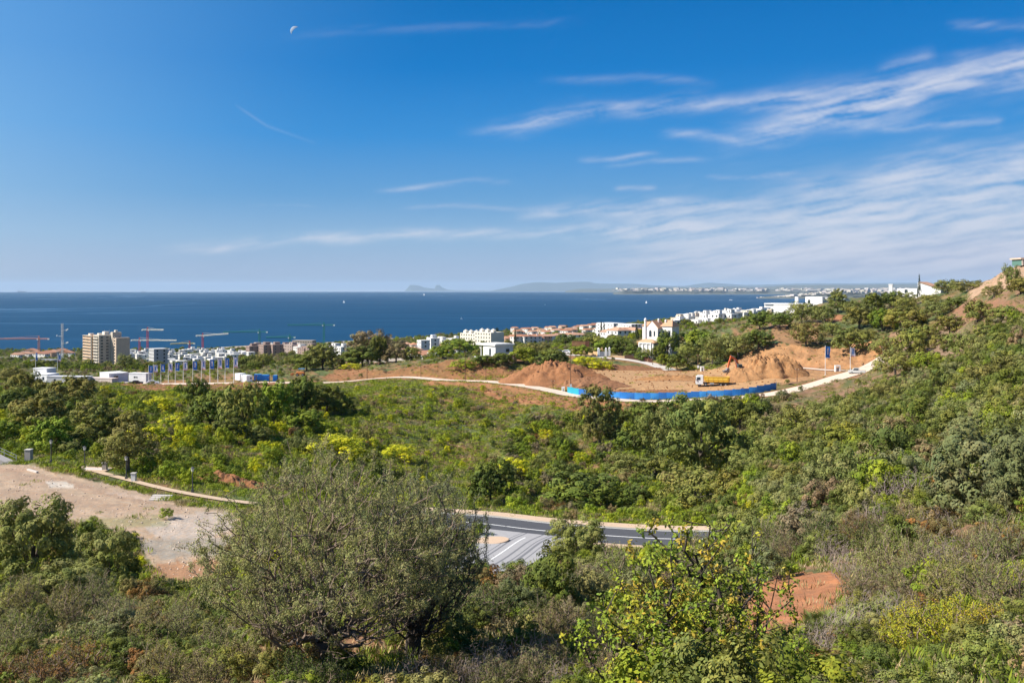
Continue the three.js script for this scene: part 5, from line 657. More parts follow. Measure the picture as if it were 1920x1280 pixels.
// ---------------------------------------------------------------- cranes, mast, boats
{
  const lattice = (a, b, w, n, r) => { const out = [], d = b.clone().sub(a), L = d.length(), q = new THREE.Quaternion().setFromUnitVectors(v3(0, 1, 0), d.clone().normalize()), at = (i, s, t) => v3(s * w / 2, i / n * L, t * w / 2).applyQuaternion(q).add(a), C = [[1, 1], [-1, 1], [-1, -1], [1, -1]]; for (const [s, t] of C) out.push(barGeo(at(0, s, t), at(n, s, t), r, r, 4)); for (let i = 0; i < n; i++) for (let k = 0; k < 4; k++) { const c = C[k], e = C[(k + 1) % 4]; out.push(barGeo(at(i, ...c), at(i + 1, ...e), r * 0.6, r * 0.6, 3)); } return mergeGeometries(out); };
  const crane = (label, u, D, vj, uTip, uBack, mast, jib, tipV = vj) => {
    const g = thing('tower_crane', label, 'crane'), x = xOf(u, D), y = height(x, -D), Hj = EYE - (vj - V0) * D / F - y, dx1 = (uTip - u) * D / F, dx0 = (uBack - u) * D / F, up = (vj - tipV) * D / F; g.position.set(x, y, -D);
    part('mast', lattice(v3(0, 0, 0), v3(0, Hj, 0), 2, Math.max(6, Math.round(Hj / 2.5)), 0.2), mast, g); part('jib', lattice(v3(0, Hj, 0), v3(dx1, Hj + up, Math.abs(dx1) * 0.1), 1.3, Math.max(6, Math.round(Math.abs(dx1) / 2)), 0.2), jib, g); part('counter_jib', lattice(v3(0, Hj, 0), v3(dx0, Hj, 0), 1.3, 5, 0.2), jib, g); box('counterweight', g, std(0.7, 0.7, 0.68, 0.8), 2.4, 1.8, 1.6, dx0, Hj - 1.4, 0); part('apex', lattice(v3(0, Hj, 0), v3(0, Hj + 4, 0), 1.2, 3, 0.18), mast, g); part('tie_bar', barGeo(v3(0, Hj + 4, 0), v3(dx1 * 0.6, Hj + 0.7 + up * 0.6, Math.abs(dx1) * 0.06), 0.12, 0.12, 4), jib, g); box('operator_cab', g, std(0.7, 0.7, 0.7, 0.5), 1.5, 1.8, 1.5, Math.sign(dx1) * 1.6, Hj - 1.9, 0.6);
  };
  const red = std(0.55, 0.05, 0.05, 0.6), orange = std(0.62, 0.26, 0.16, 0.7), cream = std(0.75, 0.72, 0.6, 0.6), green = std(0.02, 0.22, 0.16, 0.7), yellow = std(0.62, 0.5, 0.14, 0.6);
  crane('orange tower crane with long pale jib near the shore', 72, 1350, 635, -40, 90, orange, orange); crane('red masted tower crane with white jib above the village', 276, 1430, 618, 307, 266, red, cream); crane('low red masted crane with a long cream jib', 261, 1460, 637.5, 333, 246, red, cream); crane('red masted crane with slightly raised cream jib', 379.5, 1440, 629, 429, 368, red, cream, 625); crane('yellow jib crane lying low over the white village', 355, 1420, 643.5, 320, 364, red, yellow, 644.5); crane('tall green tower crane above the brick terraces', 607, 1400, 609, 540, 626, green, green); crane('green tower crane beside the low white houses', 486, 1400, 622, 420, 500, green, green); crane('short green tower crane behind the brick terraces', 543, 1300, 632, 500, 552, green, green);
  { const D = 1150, g = thing('lattice_mast', 'grey lattice mast with antenna arms beside the tower', 'mast'), x = xOf(116, D), y = height(x, -D), H = EYE - (606 - V0) * D / F - y; g.position.set(x, y, -D); const gm = std(0.6, 0.6, 0.6, 0.5); part('mast', lattice(v3(0, 0, 0), v3(0, H, 0), 1.7, 20, 0.2), gm, g); for (const [v, s] of [[618.5, 1], [620, 0.6], [630.5, -1], [643, 1], [644, 0.6]]) { const hh = EYE - (v - V0) * D / F - y; const a = box('antenna_arm', g, std(0.75, 0.75, 0.75, 0.5), 6.5, 0.5, 0.5, s * 3.6, hh, 0); part('antenna', UNIT, std(0.8, 0.8, 0.8, 0.5), a, s > 0 ? 0.45 : -0.45, 0, 0).scale.set(0.16, 3.4, 2.5); } }
  const boat = (u, v, s, label) => { const D = EYE * F / (v - V0), g = thing('sailing_boat', label, 'boat'), hm = std(0.82, 0.82, 0.82, 0.5); g.position.set(xOf(u, D), 0, -D); g.rotation.y = rr(-0.6, 0.6); const hs = new THREE.Shape([[-0.5, 0], [0.42, 0], [0.6, 0.14], [-0.52, 0.12]].map((p) => new THREE.Vector2(...p))), hg = new THREE.ExtrudeGeometry(hs, { depth: 0.26, bevelEnabled: true, bevelSize: 0.02, bevelThickness: 0.03 }); hg.translate(0, 0, -0.13); part('hull', hg, hm, g).scale.setScalar(s); box('mast', g, hm, s * 0.02, s * 1.3, s * 0.02, 0, s * 0.1, 0); const sg = new THREE.ExtrudeGeometry(new THREE.Shape([[-0.5, 0.2], [-0.02, 0.2], [-0.02, 1.3]].map((p) => new THREE.Vector2(...p))), { depth: 0.012, bevelEnabled: false }); part('main_sail', sg, hm, g).scale.setScalar(s); const jg = new THREE.ExtrudeGeometry(new THREE.Shape([[0.02, 0.2], [0.5, 0.2], [0.02, 1.1]].map((p) => new THREE.Vector2(...p))), { depth: 0.012, bevelEnabled: false }); part('fore_sail', jg, hm, g).scale.setScalar(s); };
  boat(644.5, 567.5, 15, 'white sailing boat alone in the middle of the open sea'); boat(865, 598.5, 7, 'small white sailing boat off the turreted apartments'); boat(1212, 568, 13, 'white sailing boat off the headland coast'); boat(795, 553.5, 26, 'tiny white sail below the far rock'); boat(1022, 572, 7, 'very small white sail in the middle of the bay'); boat(1503, 587, 3, 'small white boat close to the ridge villa');
  { const v = 563, D = EYE * F / (v - V0), g = thing('ferry', 'white passenger boat with low superstructure off the headland', 'boat'); g.position.set(xOf(1371, D), 0, -D); const hm = std(0.82, 0.82, 0.84, 0.5), hs = new THREE.Shape([[-16, 0], [14, 0], [18, 3.2], [-17, 3]].map((p) => new THREE.Vector2(...p))), hg = new THREE.ExtrudeGeometry(hs, { depth: 7, bevelEnabled: false }); hg.translate(0, 0, -3.5); part('hull', hg, hm, g); box('superstructure', g, hm, 20, 4, 6, -3, 3, 0); box('wheelhouse', g, hm, 6, 2.6, 5, 3, 7, 0); box('funnel', g, std(0.1, 0.2, 0.4, 0.6), 2, 3, 2, -8, 7, 0); for (let k = 0; k < 6; k++) box('window', g, glassMat, 1.6, 1, 0.1, -11 + k * 3, 4.6, 3.05); }
  for (const [u, s, label] of [[40, 300, 'faint long cargo ship on the horizon'], [269, 170, 'faint small cargo ship on the horizon']]) { const D = 36000, g = thing('cargo_ship', label, 'ship'); g.position.set(xOf(u, D), 0, -D); const hm = std(0.2, 0.2, 0.22, 0.8); const hs = new THREE.Shape([[-0.5, 0], [0.48, 0], [0.52, 0.09], [-0.5, 0.08]].map((p) => new THREE.Vector2(...p))), hg = new THREE.ExtrudeGeometry(hs, { depth: 0.12, bevelEnabled: false }); hg.translate(0, 0, -0.06); part('hull', hg, hm, g).scale.setScalar(s); box('bridge', g, hm, s * 0.08, s * 0.14, s * 0.1, -s * 0.4, s * 0.08, 0); for (const a of [-0.2, 0, 0.2]) box('hold_crane', g, hm, s * 0.015, s * 0.12, s * 0.015, a * s, s * 0.08, 0); }
}

{ // loose stones on the lot, clods on the plot and the heaps
  const R = mulberry(616), g = new THREE.IcosahedronGeometry(0.5, 1), p = g.attributes.position; for (let i = 0; i < p.count; i++) { const s = 1 + 0.35 * n2(p.getX(i) * 3.1 + 5, p.getY(i) * 3 + p.getZ(i) * 2); p.setXYZ(i, p.getX(i) * s, p.getY(i) * s * 0.7, p.getZ(i) * s); } g.computeVertexNormals();
  const M = new THREE.Matrix4(), Q = new THREE.Quaternion(), C = new THREE.Color(), make = (name, label, n, u0, u1, D0, D1, s0, s1, mat, keep) => { const l = []; for (let t = 0; l.length < n && t < n * 12; t++) { const D = Math.sqrt(lerp(D0 * D0, D1 * D1, R())), u = lerp(u0, u1, R()), x = xOf(u, D), z = -D, rs = findRegions(x, z); if (!rs.some((r) => r.flat > 0.5 || r.rough) || nearRoad(x, z)[0] < 0.3) continue; if (keep && !keep(x, z)) continue; const s = lerp(s0, s1, Math.pow(R(), 4)); l.push([x, height(x, z) + s * 0.1, z, s]); } const im = new THREE.InstancedMesh(g, mat, l.length); l.forEach(([x, y, z, s], i) => { M.compose(v3(x, y, z), Q.setFromEuler(new THREE.Euler(R() * 6, R() * 6, R() * 6)), v3(s, s * (0.5 + 0.5 * R()), s)); im.setMatrixAt(i, M); const k = 0.7 + 0.5 * R(); im.setColorAt(i, C.setRGB(k, k * 0.97, k * 0.94)); }); im.name = numbered(name); tag(im, label, 'stones', null, 'stuff'); scene.add(im); };
  make('gravel', 'loose stones scattered over the gravel lot', 2200, -40, 460, 80, 141, 0.03, 0.24, std(0.55, 0.45, 0.37, 0.95), (x, z) => n2(x / 6, z / 6) > -0.2);
  make('dirt', 'clods of earth scattered over the levelled plot and the banks', 3000, 600, 1690, 264, 372, 0.12, 0.7, earthA);
}

// ---------------------------------------------------------------- vegetation
const leafMat = (trans = 0.3) => new THREE.MeshPhysicalMaterial({ vertexColors: true, roughness: 0.9, transmission: trans, thickness: 0, side: THREE.DoubleSide, specularIntensity: 0.35 });
const LEAF = leafMat(0.2), LEAF_TINTS = [[1, 1, 1], [0.86, 0.92, 0.9], [1.12, 1.04, 0.92], [0.95, 0.86, 0.86], [1.05, 1.1, 1.0]].map((c) => { const m = leafMat(0.2); m.color.setRGB(...c.map((v) => Math.min(v, 1.15))); return m; });
const barkMat = std(0.085, 0.065, 0.05, 0.95), greyBark = std(0.15, 0.125, 0.105, 0.95), twigMat = std(0.20, 0.145, 0.11, 0.95), deadMat = std(0.30, 0.235, 0.21, 0.95), darkTwig = std(0.06, 0.045, 0.035, 0.95);
class Leaves {
  constructor() { this.p = []; this.c = []; this.n = []; }
  add(x, y, z, nx, ny, nz, len, wid, col, R, up = 0) {
    let l = Math.hypot(nx, ny, nz) || 1; nx /= l; ny /= l; nz /= l;
    let tx = R() - 0.5, ty = R() - 0.5 + up, tz = R() - 0.5; const dn = tx * nx + ty * ny + tz * nz; tx -= dn * nx; ty -= dn * ny; tz -= dn * nz; l = Math.hypot(tx, ty, tz) || 1; tx /= l; ty /= l; tz /= l;
    const bx = ny * tz - nz * ty, by = nz * tx - nx * tz, bz = nx * ty - ny * tx, a = len / 2, b = wid / 2;
    this.p.push(x - tx * a, y - ty * a, z - tz * a, x + bx * b, y + by * b, z + bz * b, x + tx * a, y + ty * a, z + tz * a, x - bx * b, y - by * b, z - bz * b);
    for (let i = 0; i < 4; i++) { this.c.push(col[0], col[1], col[2]); this.n.push(nx, ny, nz); }
  }
  build() {
    const n = this.p.length / 12, idx = new Uint32Array(n * 6); for (let i = 0; i < n; i++) idx.set([i * 4, i * 4 + 2, i * 4 + 1, i * 4, i * 4 + 3, i * 4 + 2], i * 6);
    const g = new THREE.BufferGeometry(); g.setAttribute('position', new THREE.Float32BufferAttribute(this.p, 3)); g.setAttribute('normal', new THREE.Float32BufferAttribute(this.n, 3)); g.setAttribute('color', new THREE.Float32BufferAttribute(this.c, 3)); g.setIndex(new THREE.BufferAttribute(idx, 1)); return g;
  }
}
const vary = (c, R, a = 0.3) => { const s = 1 + (R() - 0.5) * 2 * a, w = (R() - 0.5) * a * 0.7; return [c[0] * s * (1 + w), c[1] * s, c[2] * s * (1 - w)]; };
const onSphere = (R) => { const y = R() * 2 - 1, a = R() * Math.PI * 2, r = Math.sqrt(1 - y * y); return [Math.cos(a) * r, y, Math.sin(a) * r]; };
// crown of leaf clumps in a unit box: width and depth 1, height 1, standing at y = 0
function crown(seed, { lobes = 14, lobeR = [0.16, 0.27], leaves = 5200, leaf = [0.055, 0.03], shape = 'dome', cols, low = 0.06, flat = 1 }) {
  const R = mulberry(seed), L = [], out = new Leaves();
  for (let i = 0; i < lobes; i++) {
    const a = i * 2.39996 + R() * 0.8, r = lerp(lobeR[0], lobeR[1], R()); let x, y, z;
    if (shape === 'dome') { const t = (i + 0.5) / lobes, h = lerp(0.2, 0.8, Math.pow(t, 0.8)), k = 0.34 * Math.sqrt(Math.max(0, 1 - Math.pow((h - 0.25) / 0.72, 2))) * (0.75 + 0.4 * R()); x = Math.cos(a) * k; z = Math.sin(a) * k; y = h; }
    else if (shape === 'cone') { const t = (i + 0.5) / lobes; y = lerp(0.1, 0.9, t); const k = 0.36 * (1 - t) * (0.6 + 0.5 * R()); x = Math.cos(a) * k; z = Math.sin(a) * k; }
    else if (shape === 'layer') { const t = (i + 0.5) / lobes; y = lerp(0.2, 0.88, t) + (R() - 0.5) * 0.05; const k = 0.38 * Math.pow(Math.sin(Math.PI * lerp(0.28, 0.9, t)), 0.8) * (0.55 + 0.5 * R()); x = Math.cos(a) * k; z = Math.sin(a) * k; }
    else { y = 0.1 + 0.35 * R(); const k = 0.36 * Math.sqrt(R()); x = Math.cos(a) * k; z = Math.sin(a) * k; }
    L.push([x, y, z, r * (shape === 'cone' ? 1.15 - 0.6 * y : 1), vary(pickR(cols, R), R, 0.12)]);
  }
  const tot = L.reduce((s, l) => s + l[3] * l[3], 0);
  for (const l of L) {
    const n = Math.round(leaves * l[3] * l[3] / tot), sub = []; const ns = 9 + Math.floor(R() * 6);
    for (let k = 0; k < ns; k++) { const d = onSphere(R); if (d[1] < -0.5) d[1] *= -0.6; sub.push([d[0], d[1], d[2], 0.72 + 0.42 * R()]); }
    for (let k = 0; k < n; k++) {
      const s = sub[Math.floor(R() * ns)], d = onSphere(R), q = 0.29, ex = s[0] * s[3] + d[0] * q, ey = (s[1] * s[3] + d[1] * q) * flat, ez = s[2] * s[3] + d[2] * q, x = l[0] + ex * l[3], y = l[1] + ey * l[3], z = l[2] + ez * l[3];
      if (y < low) continue; let deep = false; for (const m of L) if (m !== l && Math.hypot(x - m[0], (y - m[1]) / flat, z - m[2]) < m[3] * 0.62) { deep = true; break; } if (deep && R() < 0.85) continue;
      const jx = d[0] * 0.55 + ex * 1.3 + (R() - 0.5) * 0.45, jy = d[1] * 0.55 + ey * 1.3 + 0.12 + (R() - 0.5) * 0.45, jz = d[2] * 0.55 + ez * 1.3 + (R() - 0.5) * 0.45, sz = 0.7 + 0.7 * R();
      out.add(x, y, z, jx, jy, jz, leaf[0] * sz, leaf[1] * sz, vary(l[4], R, 0.28), R, 0.2);
    }
  }
  return out.build();
}
const pickR = (a, R) => a[Math.floor(R() * a.length)];
// tree skeleton: points joined to their cheapest neighbour nearer the root
function skeleton(seed, pts, roots, bias) {
  const nodes = roots.map((p) => ({ p, par: -1, len: 0, kids: 0, w: 0 }));
  const order = pts.map((p) => ({ p, d: Math.min(...roots.map((r) => p.distanceTo(r))) })).sort((a, b) => a.d - b.d);
  for (const { p } of order) { let best = -1, bc = 1e9; for (let i = 0; i < nodes.length; i++) { const q = nodes[i], dx = p.x - q.p.x, dy = p.y - q.p.y, dz = p.z - q.p.z, d2 = dx * dx + dy * dy + dz * dz; if (d2 > bc * bc * 1.0001 && bc < 1e8) continue; const d = Math.sqrt(d2), c = d + bias * q.len + (dy < 0 ? -dy * 0.6 : 0); if (c < bc) { bc = c; best = i; } } const q = nodes[best]; nodes.push({ p, par: best, len: q.len + p.distanceTo(q.p), kids: 0, w: 0 }); q.kids++; }
  for (let i = nodes.length - 1; i >= 0; i--) { const n = nodes[i]; if (!n.kids) n.w = 1; if (n.par >= 0) nodes[n.par].w += n.w; }
  return nodes;
}
function branchGeo(nodes, r0, pow, minR, split) {          // [thick wood, twigs]
  const make = () => ({ p: [], n: [], i: [] }), thick = make(), thin = make(), rad = (w) => Math.max(minR, r0 * Math.pow(w, pow));
  for (const nd of nodes) {
    if (nd.par < 0) continue; const a = nodes[nd.par].p, b = nd.p, ra = rad(nodes[nd.par].par < 0 ? nd.w : Math.min(nodes[nd.par].w, nd.w * 1.6)), rb = rad(nd.w), o = nd.w > split ? thick : thin, sides = nd.w > split ? 7 : 3, d = b.clone().sub(a).normalize(), t = Math.abs(d.y) > 0.9 ? v3(1, 0, 0) : v3(0, 1, 0), u = new THREE.Vector3().crossVectors(d, t).normalize(), v = new THREE.Vector3().crossVectors(d, u), base = o.p.length / 3;
    for (let k = 0; k < sides; k++) { const c = Math.cos(k / sides * 6.2832), s = Math.sin(k / sides * 6.2832), nx = u.x * c + v.x * s, ny = u.y * c + v.y * s, nz = u.z * c + v.z * s; o.p.push(a.x + nx * ra, a.y + ny * ra, a.z + nz * ra, b.x + nx * rb, b.y + ny * rb, b.z + nz * rb); o.n.push(nx, ny, nz, nx, ny, nz); }
    for (let k = 0; k < sides; k++) { const q = base + k * 2, w = base + (k + 1) % sides * 2; o.i.push(q, w, q + 1, w, w + 1, q + 1); }
  }
  return [thick, thin].map((o) => { const g = new THREE.BufferGeometry(); g.setAttribute('position', new THREE.Float32BufferAttribute(o.p, 3)); g.setAttribute('normal', new THREE.Float32BufferAttribute(o.n, 3)); g.setIndex(o.i); return g; });
}
// bush or tree grown in a dome: returns wood, twigs and leaves
function grown(seed, { w, h, d = w, y0 = 0.1, n = 600, roots = 1, spread = 0.15, bias = 0.35, r0 = 0.012, pow = 0.45, minR = 0.004, split = 12, leaf = [0.05, 0.014], perTip = 18, reach = 0.14, cols, up = 0.6, shell = 0.5, lean = [0, 0], tipMax = 2, thin = 0, clearFoot = 0, fan = 0 }) {
  const R = mulberry(seed), pts = [], rts = Array.from({ length: roots }, (_, i) => v3((R() - 0.5) * spread, -0.15, (R() - 0.5) * spread));
  while (pts.length < n) { const a = R() * 6.2832, e = Math.acos(1 - R() * (1 + y0 * 0.2)), r = Math.pow(R(), shell), bump = 1 + 0.22 * n2(Math.cos(a) * 2 + seed, Math.sin(a) * 2 + e * 2), x = Math.sin(e) * Math.cos(a) * r * w / 2 * bump, z = Math.sin(e) * Math.sin(a) * r * d / 2 * bump, y = h * y0 + Math.cos(e) * r * h * (1 - y0) * bump; if (y < h * 0.04) continue; if (Math.hypot(x / w, z / d) > (fan ? 0.05 + 0.78 * Math.pow(y / h, fan) : 0.12 + 0.62 * Math.pow(y / h, 0.55))) continue; pts.push(v3(x + lean[0] * y, y, z + lean[1] * y)); }
  const nodes = skeleton(seed, pts, rts, bias), [wood, twigs] = branchGeo(nodes, r0, pow, minR, split), out = new Leaves();
  if (perTip) for (const nd of nodes) { if (nd.w > tipMax || nd.par < 0 || R() < thin || (clearFoot && R() > sstep(clearFoot, clearFoot + 0.3, Math.hypot((nd.p.x - lean[0] * nd.p.y) / (w / 2), nd.p.y / h, nd.p.z / (d / 2)) - 0.35 * Math.max(0, 0.35 - nd.p.y / h)))) continue; const q = nodes[nd.par].p, base = vary(pickR(cols, R), R, 0.15); for (let k = 0; k < perTip; k++) { const t = 0.3 + 0.9 * R(), o = onSphere(R), rr2 = reach * Math.pow(R(), 0.6); out.add(lerp(q.x, nd.p.x, t) + o[0] * rr2, lerp(q.y, nd.p.y, t) + o[1] * rr2, lerp(q.z, nd.p.z, t) + o[2] * rr2, o[0] + (R() - 0.5), o[1] + 0.5 + (R() - 0.5), o[2] + (R() - 0.5), leaf[0] * (0.7 + 0.6 * R()), leaf[1] * (0.7 + 0.6 * R()), vary(base, R, 0.25), R, up); } }
  return { wood, twigs, leaves: perTip ? out.build() : null };
}
// colours of leaves (base colours)
const OLIVE = [[0.27, 0.27, 0.09], [0.23, 0.237, 0.075], [0.333, 0.319, 0.135]], OLV = [[0.214, 0.226, 0.05], [0.181, 0.198, 0.045], [0.236, 0.237, 0.066]], DEEP = [[0.131, 0.165, 0.023], [0.156, 0.177, 0.025], [0.112, 0.144, 0.028]], BRIGHT = [[0.184, 0.241, 0.02], [0.224, 0.263, 0.022], [0.149, 0.202, 0.02]], OAK = [[0.21, 0.212, 0.042], [0.228, 0.218, 0.05], [0.174, 0.195, 0.045]], PINE = [[0.174, 0.195, 0.042], [0.198, 0.206, 0.052], [0.144, 0.171, 0.045]], YELL = [[0.46, 0.46, 0.012], [0.54, 0.52, 0.015], [0.36, 0.41, 0.015]], LIME = [[0.27, 0.32, 0.02], [0.33, 0.36, 0.025], [0.22, 0.28, 0.02]], RUST = [[0.253, 0.143, 0.05], [0.299, 0.165, 0.05], [0.196, 0.154, 0.05]], BROWN = [[0.24, 0.18, 0.095], [0.27, 0.21, 0.12], [0.20, 0.175, 0.08]], GREYG = [[0.205, 0.216, 0.072], [0.227, 0.23, 0.086], [0.176, 0.194, 0.062]], STRAW = [[0.40, 0.31, 0.16], [0.34, 0.27, 0.14], [0.30, 0.26, 0.12]];
const kinds = {
  olive: { opts: { lobes: 18, leaves: 6500, leaf: [0.05, 0.022], cols: OLV }, trunk: greyBark, name: 'olive_tree' },
  dark: { opts: { lobes: 16, leaves: 6000, leaf: [0.055, 0.032], cols: DEEP }, trunk: barkMat, name: 'carob_tree' },
  oak: { opts: { lobes: 17, leaves: 6000, leaf: [0.055, 0.032], cols: OAK }, trunk: barkMat, name: 'oak_tree' },
  bright: { opts: { lobes: 16, leaves: 6000, leaf: [0.055, 0.034], cols: BRIGHT }, trunk: barkMat, name: 'leafy_tree' },
  pine: { opts: { lobes: 24, leaves: 8000, leaf: [0.05, 0.018], shape: 'layer', lobeR: [0.12, 0.2], cols: PINE, flat: 0.75 }, trunk: barkMat, name: 'pine_tree' },
  yellow: { opts: { lobes: 13, leaves: 5200, leaf: [0.055, 0.034], cols: [[0.24, 0.22, 0.025], [0.27, 0.24, 0.03], [0.2, 0.2, 0.03]] }, trunk: barkMat, name: 'yellow_leafed_tree' },
  cypress: { opts: { lobes: 16, leaves: 3500, leaf: [0.05, 0.03], shape: 'cone', lobeR: [0.24, 0.3], cols: [[0.03, 0.05, 0.02], [0.04, 0.055, 0.025]] }, trunk: barkMat, name: 'cypress_tree' },
  euc: { opts: { lobes: 20, leaves: 6000, leaf: [0.05, 0.02], lobeR: [0.12, 0.22], cols: [[0.20, 0.165, 0.085], [0.175, 0.16, 0.075], [0.22, 0.18, 0.1]] }, trunk: greyBark, name: 'eucalyptus_tree' },
};
{ let s = 1000; for (const k of Object.values(kinds)) { k.geo = [0, 1, 2].map(() => crown(s++, k.opts)); const R = mulberry(s), seg = []; const top = v3(0.02, 0.45, 0.01); seg.push(barGeo(v3(0, -0.12, 0), top, 0.035, 0.02, 7)); for (let i = 0; i < 6; i++) { const a = i * 1.1 + R(), b = v3(Math.cos(a) * 0.26, 0.5 + 0.25 * R(), Math.sin(a) * 0.26); seg.push(barGeo(v3(0.01, 0.15 + 0.25 * R(), 0), b, 0.016, 0.006, 5)); } k.trunkGeo = mergeGeometries(seg); } }
let nTree = 0;
function tree(kind, u, D, w, h, label, group, { sink = 0.15, dy = 0 } = {}) {
  const K = kinds[kind], g = thing(K.name, label, 'tree', group), x = xOf(u, D); g.position.set(x, height(x, -D) - sink + dy, -D); g.scale.set(w, h, w); g.rotation.y = rnd() * 6.28;
  part('trunk', K.trunkGeo, K.trunk, g); part('crown', K.geo[nTree % 3], LEAF_TINTS[Math.floor(rnd() * 5)], g); nTree++; clear(x, -D, w * 0.28); return g;
}
// trees read from the photograph: kind, column, row of the foot, width and height in pixels
function treesAt(list, label, group, from = 20) { for (const [k, u, v, w, h, own] of list) { const D = seek(u, v, from), s = D / F; tree(k, u, D, w * s * 1.08, h * s * 1.06, own ?? `${w * s < 4.5 ? 'small' : w * s > 9 ? 'large' : 'mid sized'} ${h / w > 0.85 ? 'upright ' : h / w < 0.62 ? 'spreading ' : ''}${label[0]} ${kinds[k].name.replaceAll('_', ' ')} ${label[1]}`, own ? undefined : group); } }
treesAt([['oak', 48, 748, 56, 52], ['oak', 88, 764, 50, 50, 'dark crowned oak tree just below the white stepped shell'], ['oak', 140, 766, 76, 56, 'wide oak tree in front of the long white retaining front'], ['oak', 75, 808, 96, 70], ['pine', 180, 826, 104, 78, 'broad round pine above the paved slab'], ['oak', 243, 828, 60, 62], ['bright', 95, 850, 74, 66, 'bright green tree beside the tall stone pillar'], ['bright', 8, 838, 60, 46, 'bright green tree above the concrete ramp'], ['olive', 240, 886, 98, 84, 'grey leaning olive tree beside the footpath lamp'], ['dark', 30, 775, 60, 45], ['dark', 115, 785, 50, 45], ['olive', 20, 720, 45, 30], ['dark', 150, 845, 60, 40], ['olive', 130, 853, 38, 26]],
  ['round', 'in the grove above the gravel lot'], 'grove above the gravel lot', 100);
treesAt([['dark', 370, 764, 48, 50, 'dark rounded carob tree standing alone below the flag row'], ['dark', 395, 802, 78, 64], ['oak', 455, 820, 74, 90], ['bright', 512, 802, 70, 88], ['dark', 565, 774, 52, 66], ['dark', 612, 772, 76, 52], ['bright', 572, 814, 68, 46], ['olive', 685, 830, 30, 32, 'small round grey olive tree alone on the green slope'], ['dark', 430, 832, 60, 40], ['dark', 640, 776, 46, 34], ['oak', 485, 838, 50, 36], ['olive', 552, 848, 40, 30], ['dark', 590, 858, 50, 34], ['dark', 540, 775, 50, 50], ['dark', 335, 822, 30, 24], ['oak', 420, 770, 46, 40]],
  ['leafy', 'in the clump on the slope below the site road'], 'clump below the site road', 120);
treesAt([['pine', 1125, 838, 84, 110, 'pointed dark pine whose top reaches the blue fence'], ['olive', 1234, 858, 76, 96, 'tall pale grey tree beside the big spreading pine'], ['pine', 1312, 918, 158, 165, 'big spreading pine with dark hollow in the gully'], ['dark', 1190, 852, 62, 54], ['dark', 1215, 806, 66, 52], ['dark', 1262, 800, 60, 46], ['dark', 1300, 798, 50, 42], ['dark', 1345, 800, 64, 52], ['dark', 1388, 806, 66, 56], ['dark', 1425, 792, 56, 40], ['dark', 1160, 800, 46, 36], ['dark', 1098, 960, 132, 68, 'wide dark green thicket tree on the far verge of the asphalt road'], ['dark', 920, 942, 76, 76, 'dark round tree behind the far verge of the asphalt road'], ['olive', 1305, 968, 120, 86, 'grey green tree just beyond the asphalt road'], ['dark', 1060, 905, 60, 40], ['olive', 1170, 900, 70, 50], ['olive', 1400, 905, 70, 50], ['olive', 1450, 880, 70, 54], ['oak', 1230, 900, 60, 44], ['dark', 1395, 865, 70, 60], ['olive', 1440, 830, 80, 56], ['olive', 1500, 815, 80, 56], ['oak', 1385, 940, 80, 56], ['dark', 1190, 950, 60, 40], ['olive', 960, 900, 40, 28]],
  ['bushy', 'in the gully below the blue fence'], 'trees in the gully', 112);
treesAt([['pine', 1571, 584, 42, 42, 'dark pine standing against the long white ridge villa'], ['olive', 1504, 606, 54, 40], ['olive', 1547, 606, 42, 32], ['dark', 1425, 620, 44, 34], ['dark', 1462, 618, 48, 30], ['olive', 1600, 588, 42, 28], ['dark', 1640, 586, 40, 36], ['dark', 1672, 576, 36, 30], ['olive', 1697, 576, 34, 30], ['olive', 1700, 586, 40, 30], ['olive', 1512, 648, 60, 46], ['oak', 1612, 618, 50, 40], ['bright', 1655, 620, 46, 44], ['oak', 1702, 620, 68, 42], ['olive', 1762, 596, 54, 34], ['oak', 1835, 602, 48, 42], ['oak', 1880, 617, 60, 48], ['oak', 1595, 661, 62, 46], ['olive', 1657, 666, 44, 38], ['oak', 1705, 675, 56, 58], ['oak', 1782, 627, 52, 36], ['olive', 1810, 674, 64, 54], ['olive', 1852, 680, 64, 46], ['olive', 1778, 550, 50, 26], ['olive', 1815, 549, 56, 22], ['dark', 1808, 528, 20, 16], ['oak', 1832, 526, 30, 20], ['olive', 1896, 534, 32, 40, 'wispy olive tree on the bare hilltop beside the green fronted house'], ['oak', 1914, 556, 46, 34], ['olive', 1865, 553, 40, 22], ['olive', 1680, 708, 70, 50], ['bright', 1742, 700, 54, 42], ['oak', 1890, 660, 56, 40], ['oak', 1735, 640, 40, 30], ['olive', 1560, 628, 36, 24], ['oak', 1850, 640, 50, 36], ['dark', 1795, 575, 36, 22], ['olive', 1745, 572, 34, 22], ['oak', 1905, 700, 66, 48], ['olive', 1630, 640, 34, 22], ['oak', 1770, 660, 40, 32], ['olive', 1725, 600, 36, 24]],
  ['rounded', 'on the hillside above the cut bank'], 'trees on the hillside above the cut bank', 130);
treesAt([['pine', 1762, 758, 50, 68, 'upright light green pine on the scrub slope below the road end'], ['olive', 1848, 745, 82, 64], ['olive', 1892, 720, 76, 54], ['yellow', 1584, 852, 80, 58, 'round yellow green tree on the scrub slope'], ['olive', 1660, 760, 60, 44], ['olive', 1700, 790, 60, 46], ['olive', 1810, 800, 66, 50], ['oak', 1890, 800, 70, 56], ['olive', 1545, 800, 60, 44], ['olive', 1600, 790, 56, 40], ['olive', 1500, 860, 70, 50], ['olive', 1650, 850, 60, 44], ['oak', 1740, 850, 64, 46], ['olive', 1480, 930, 80, 60], ['oak', 1690, 900, 70, 52], ['dark', 1800, 870, 60, 46]],
  ['low', 'on the scrub slope below the road end'], 'trees on the scrub slope', 60);
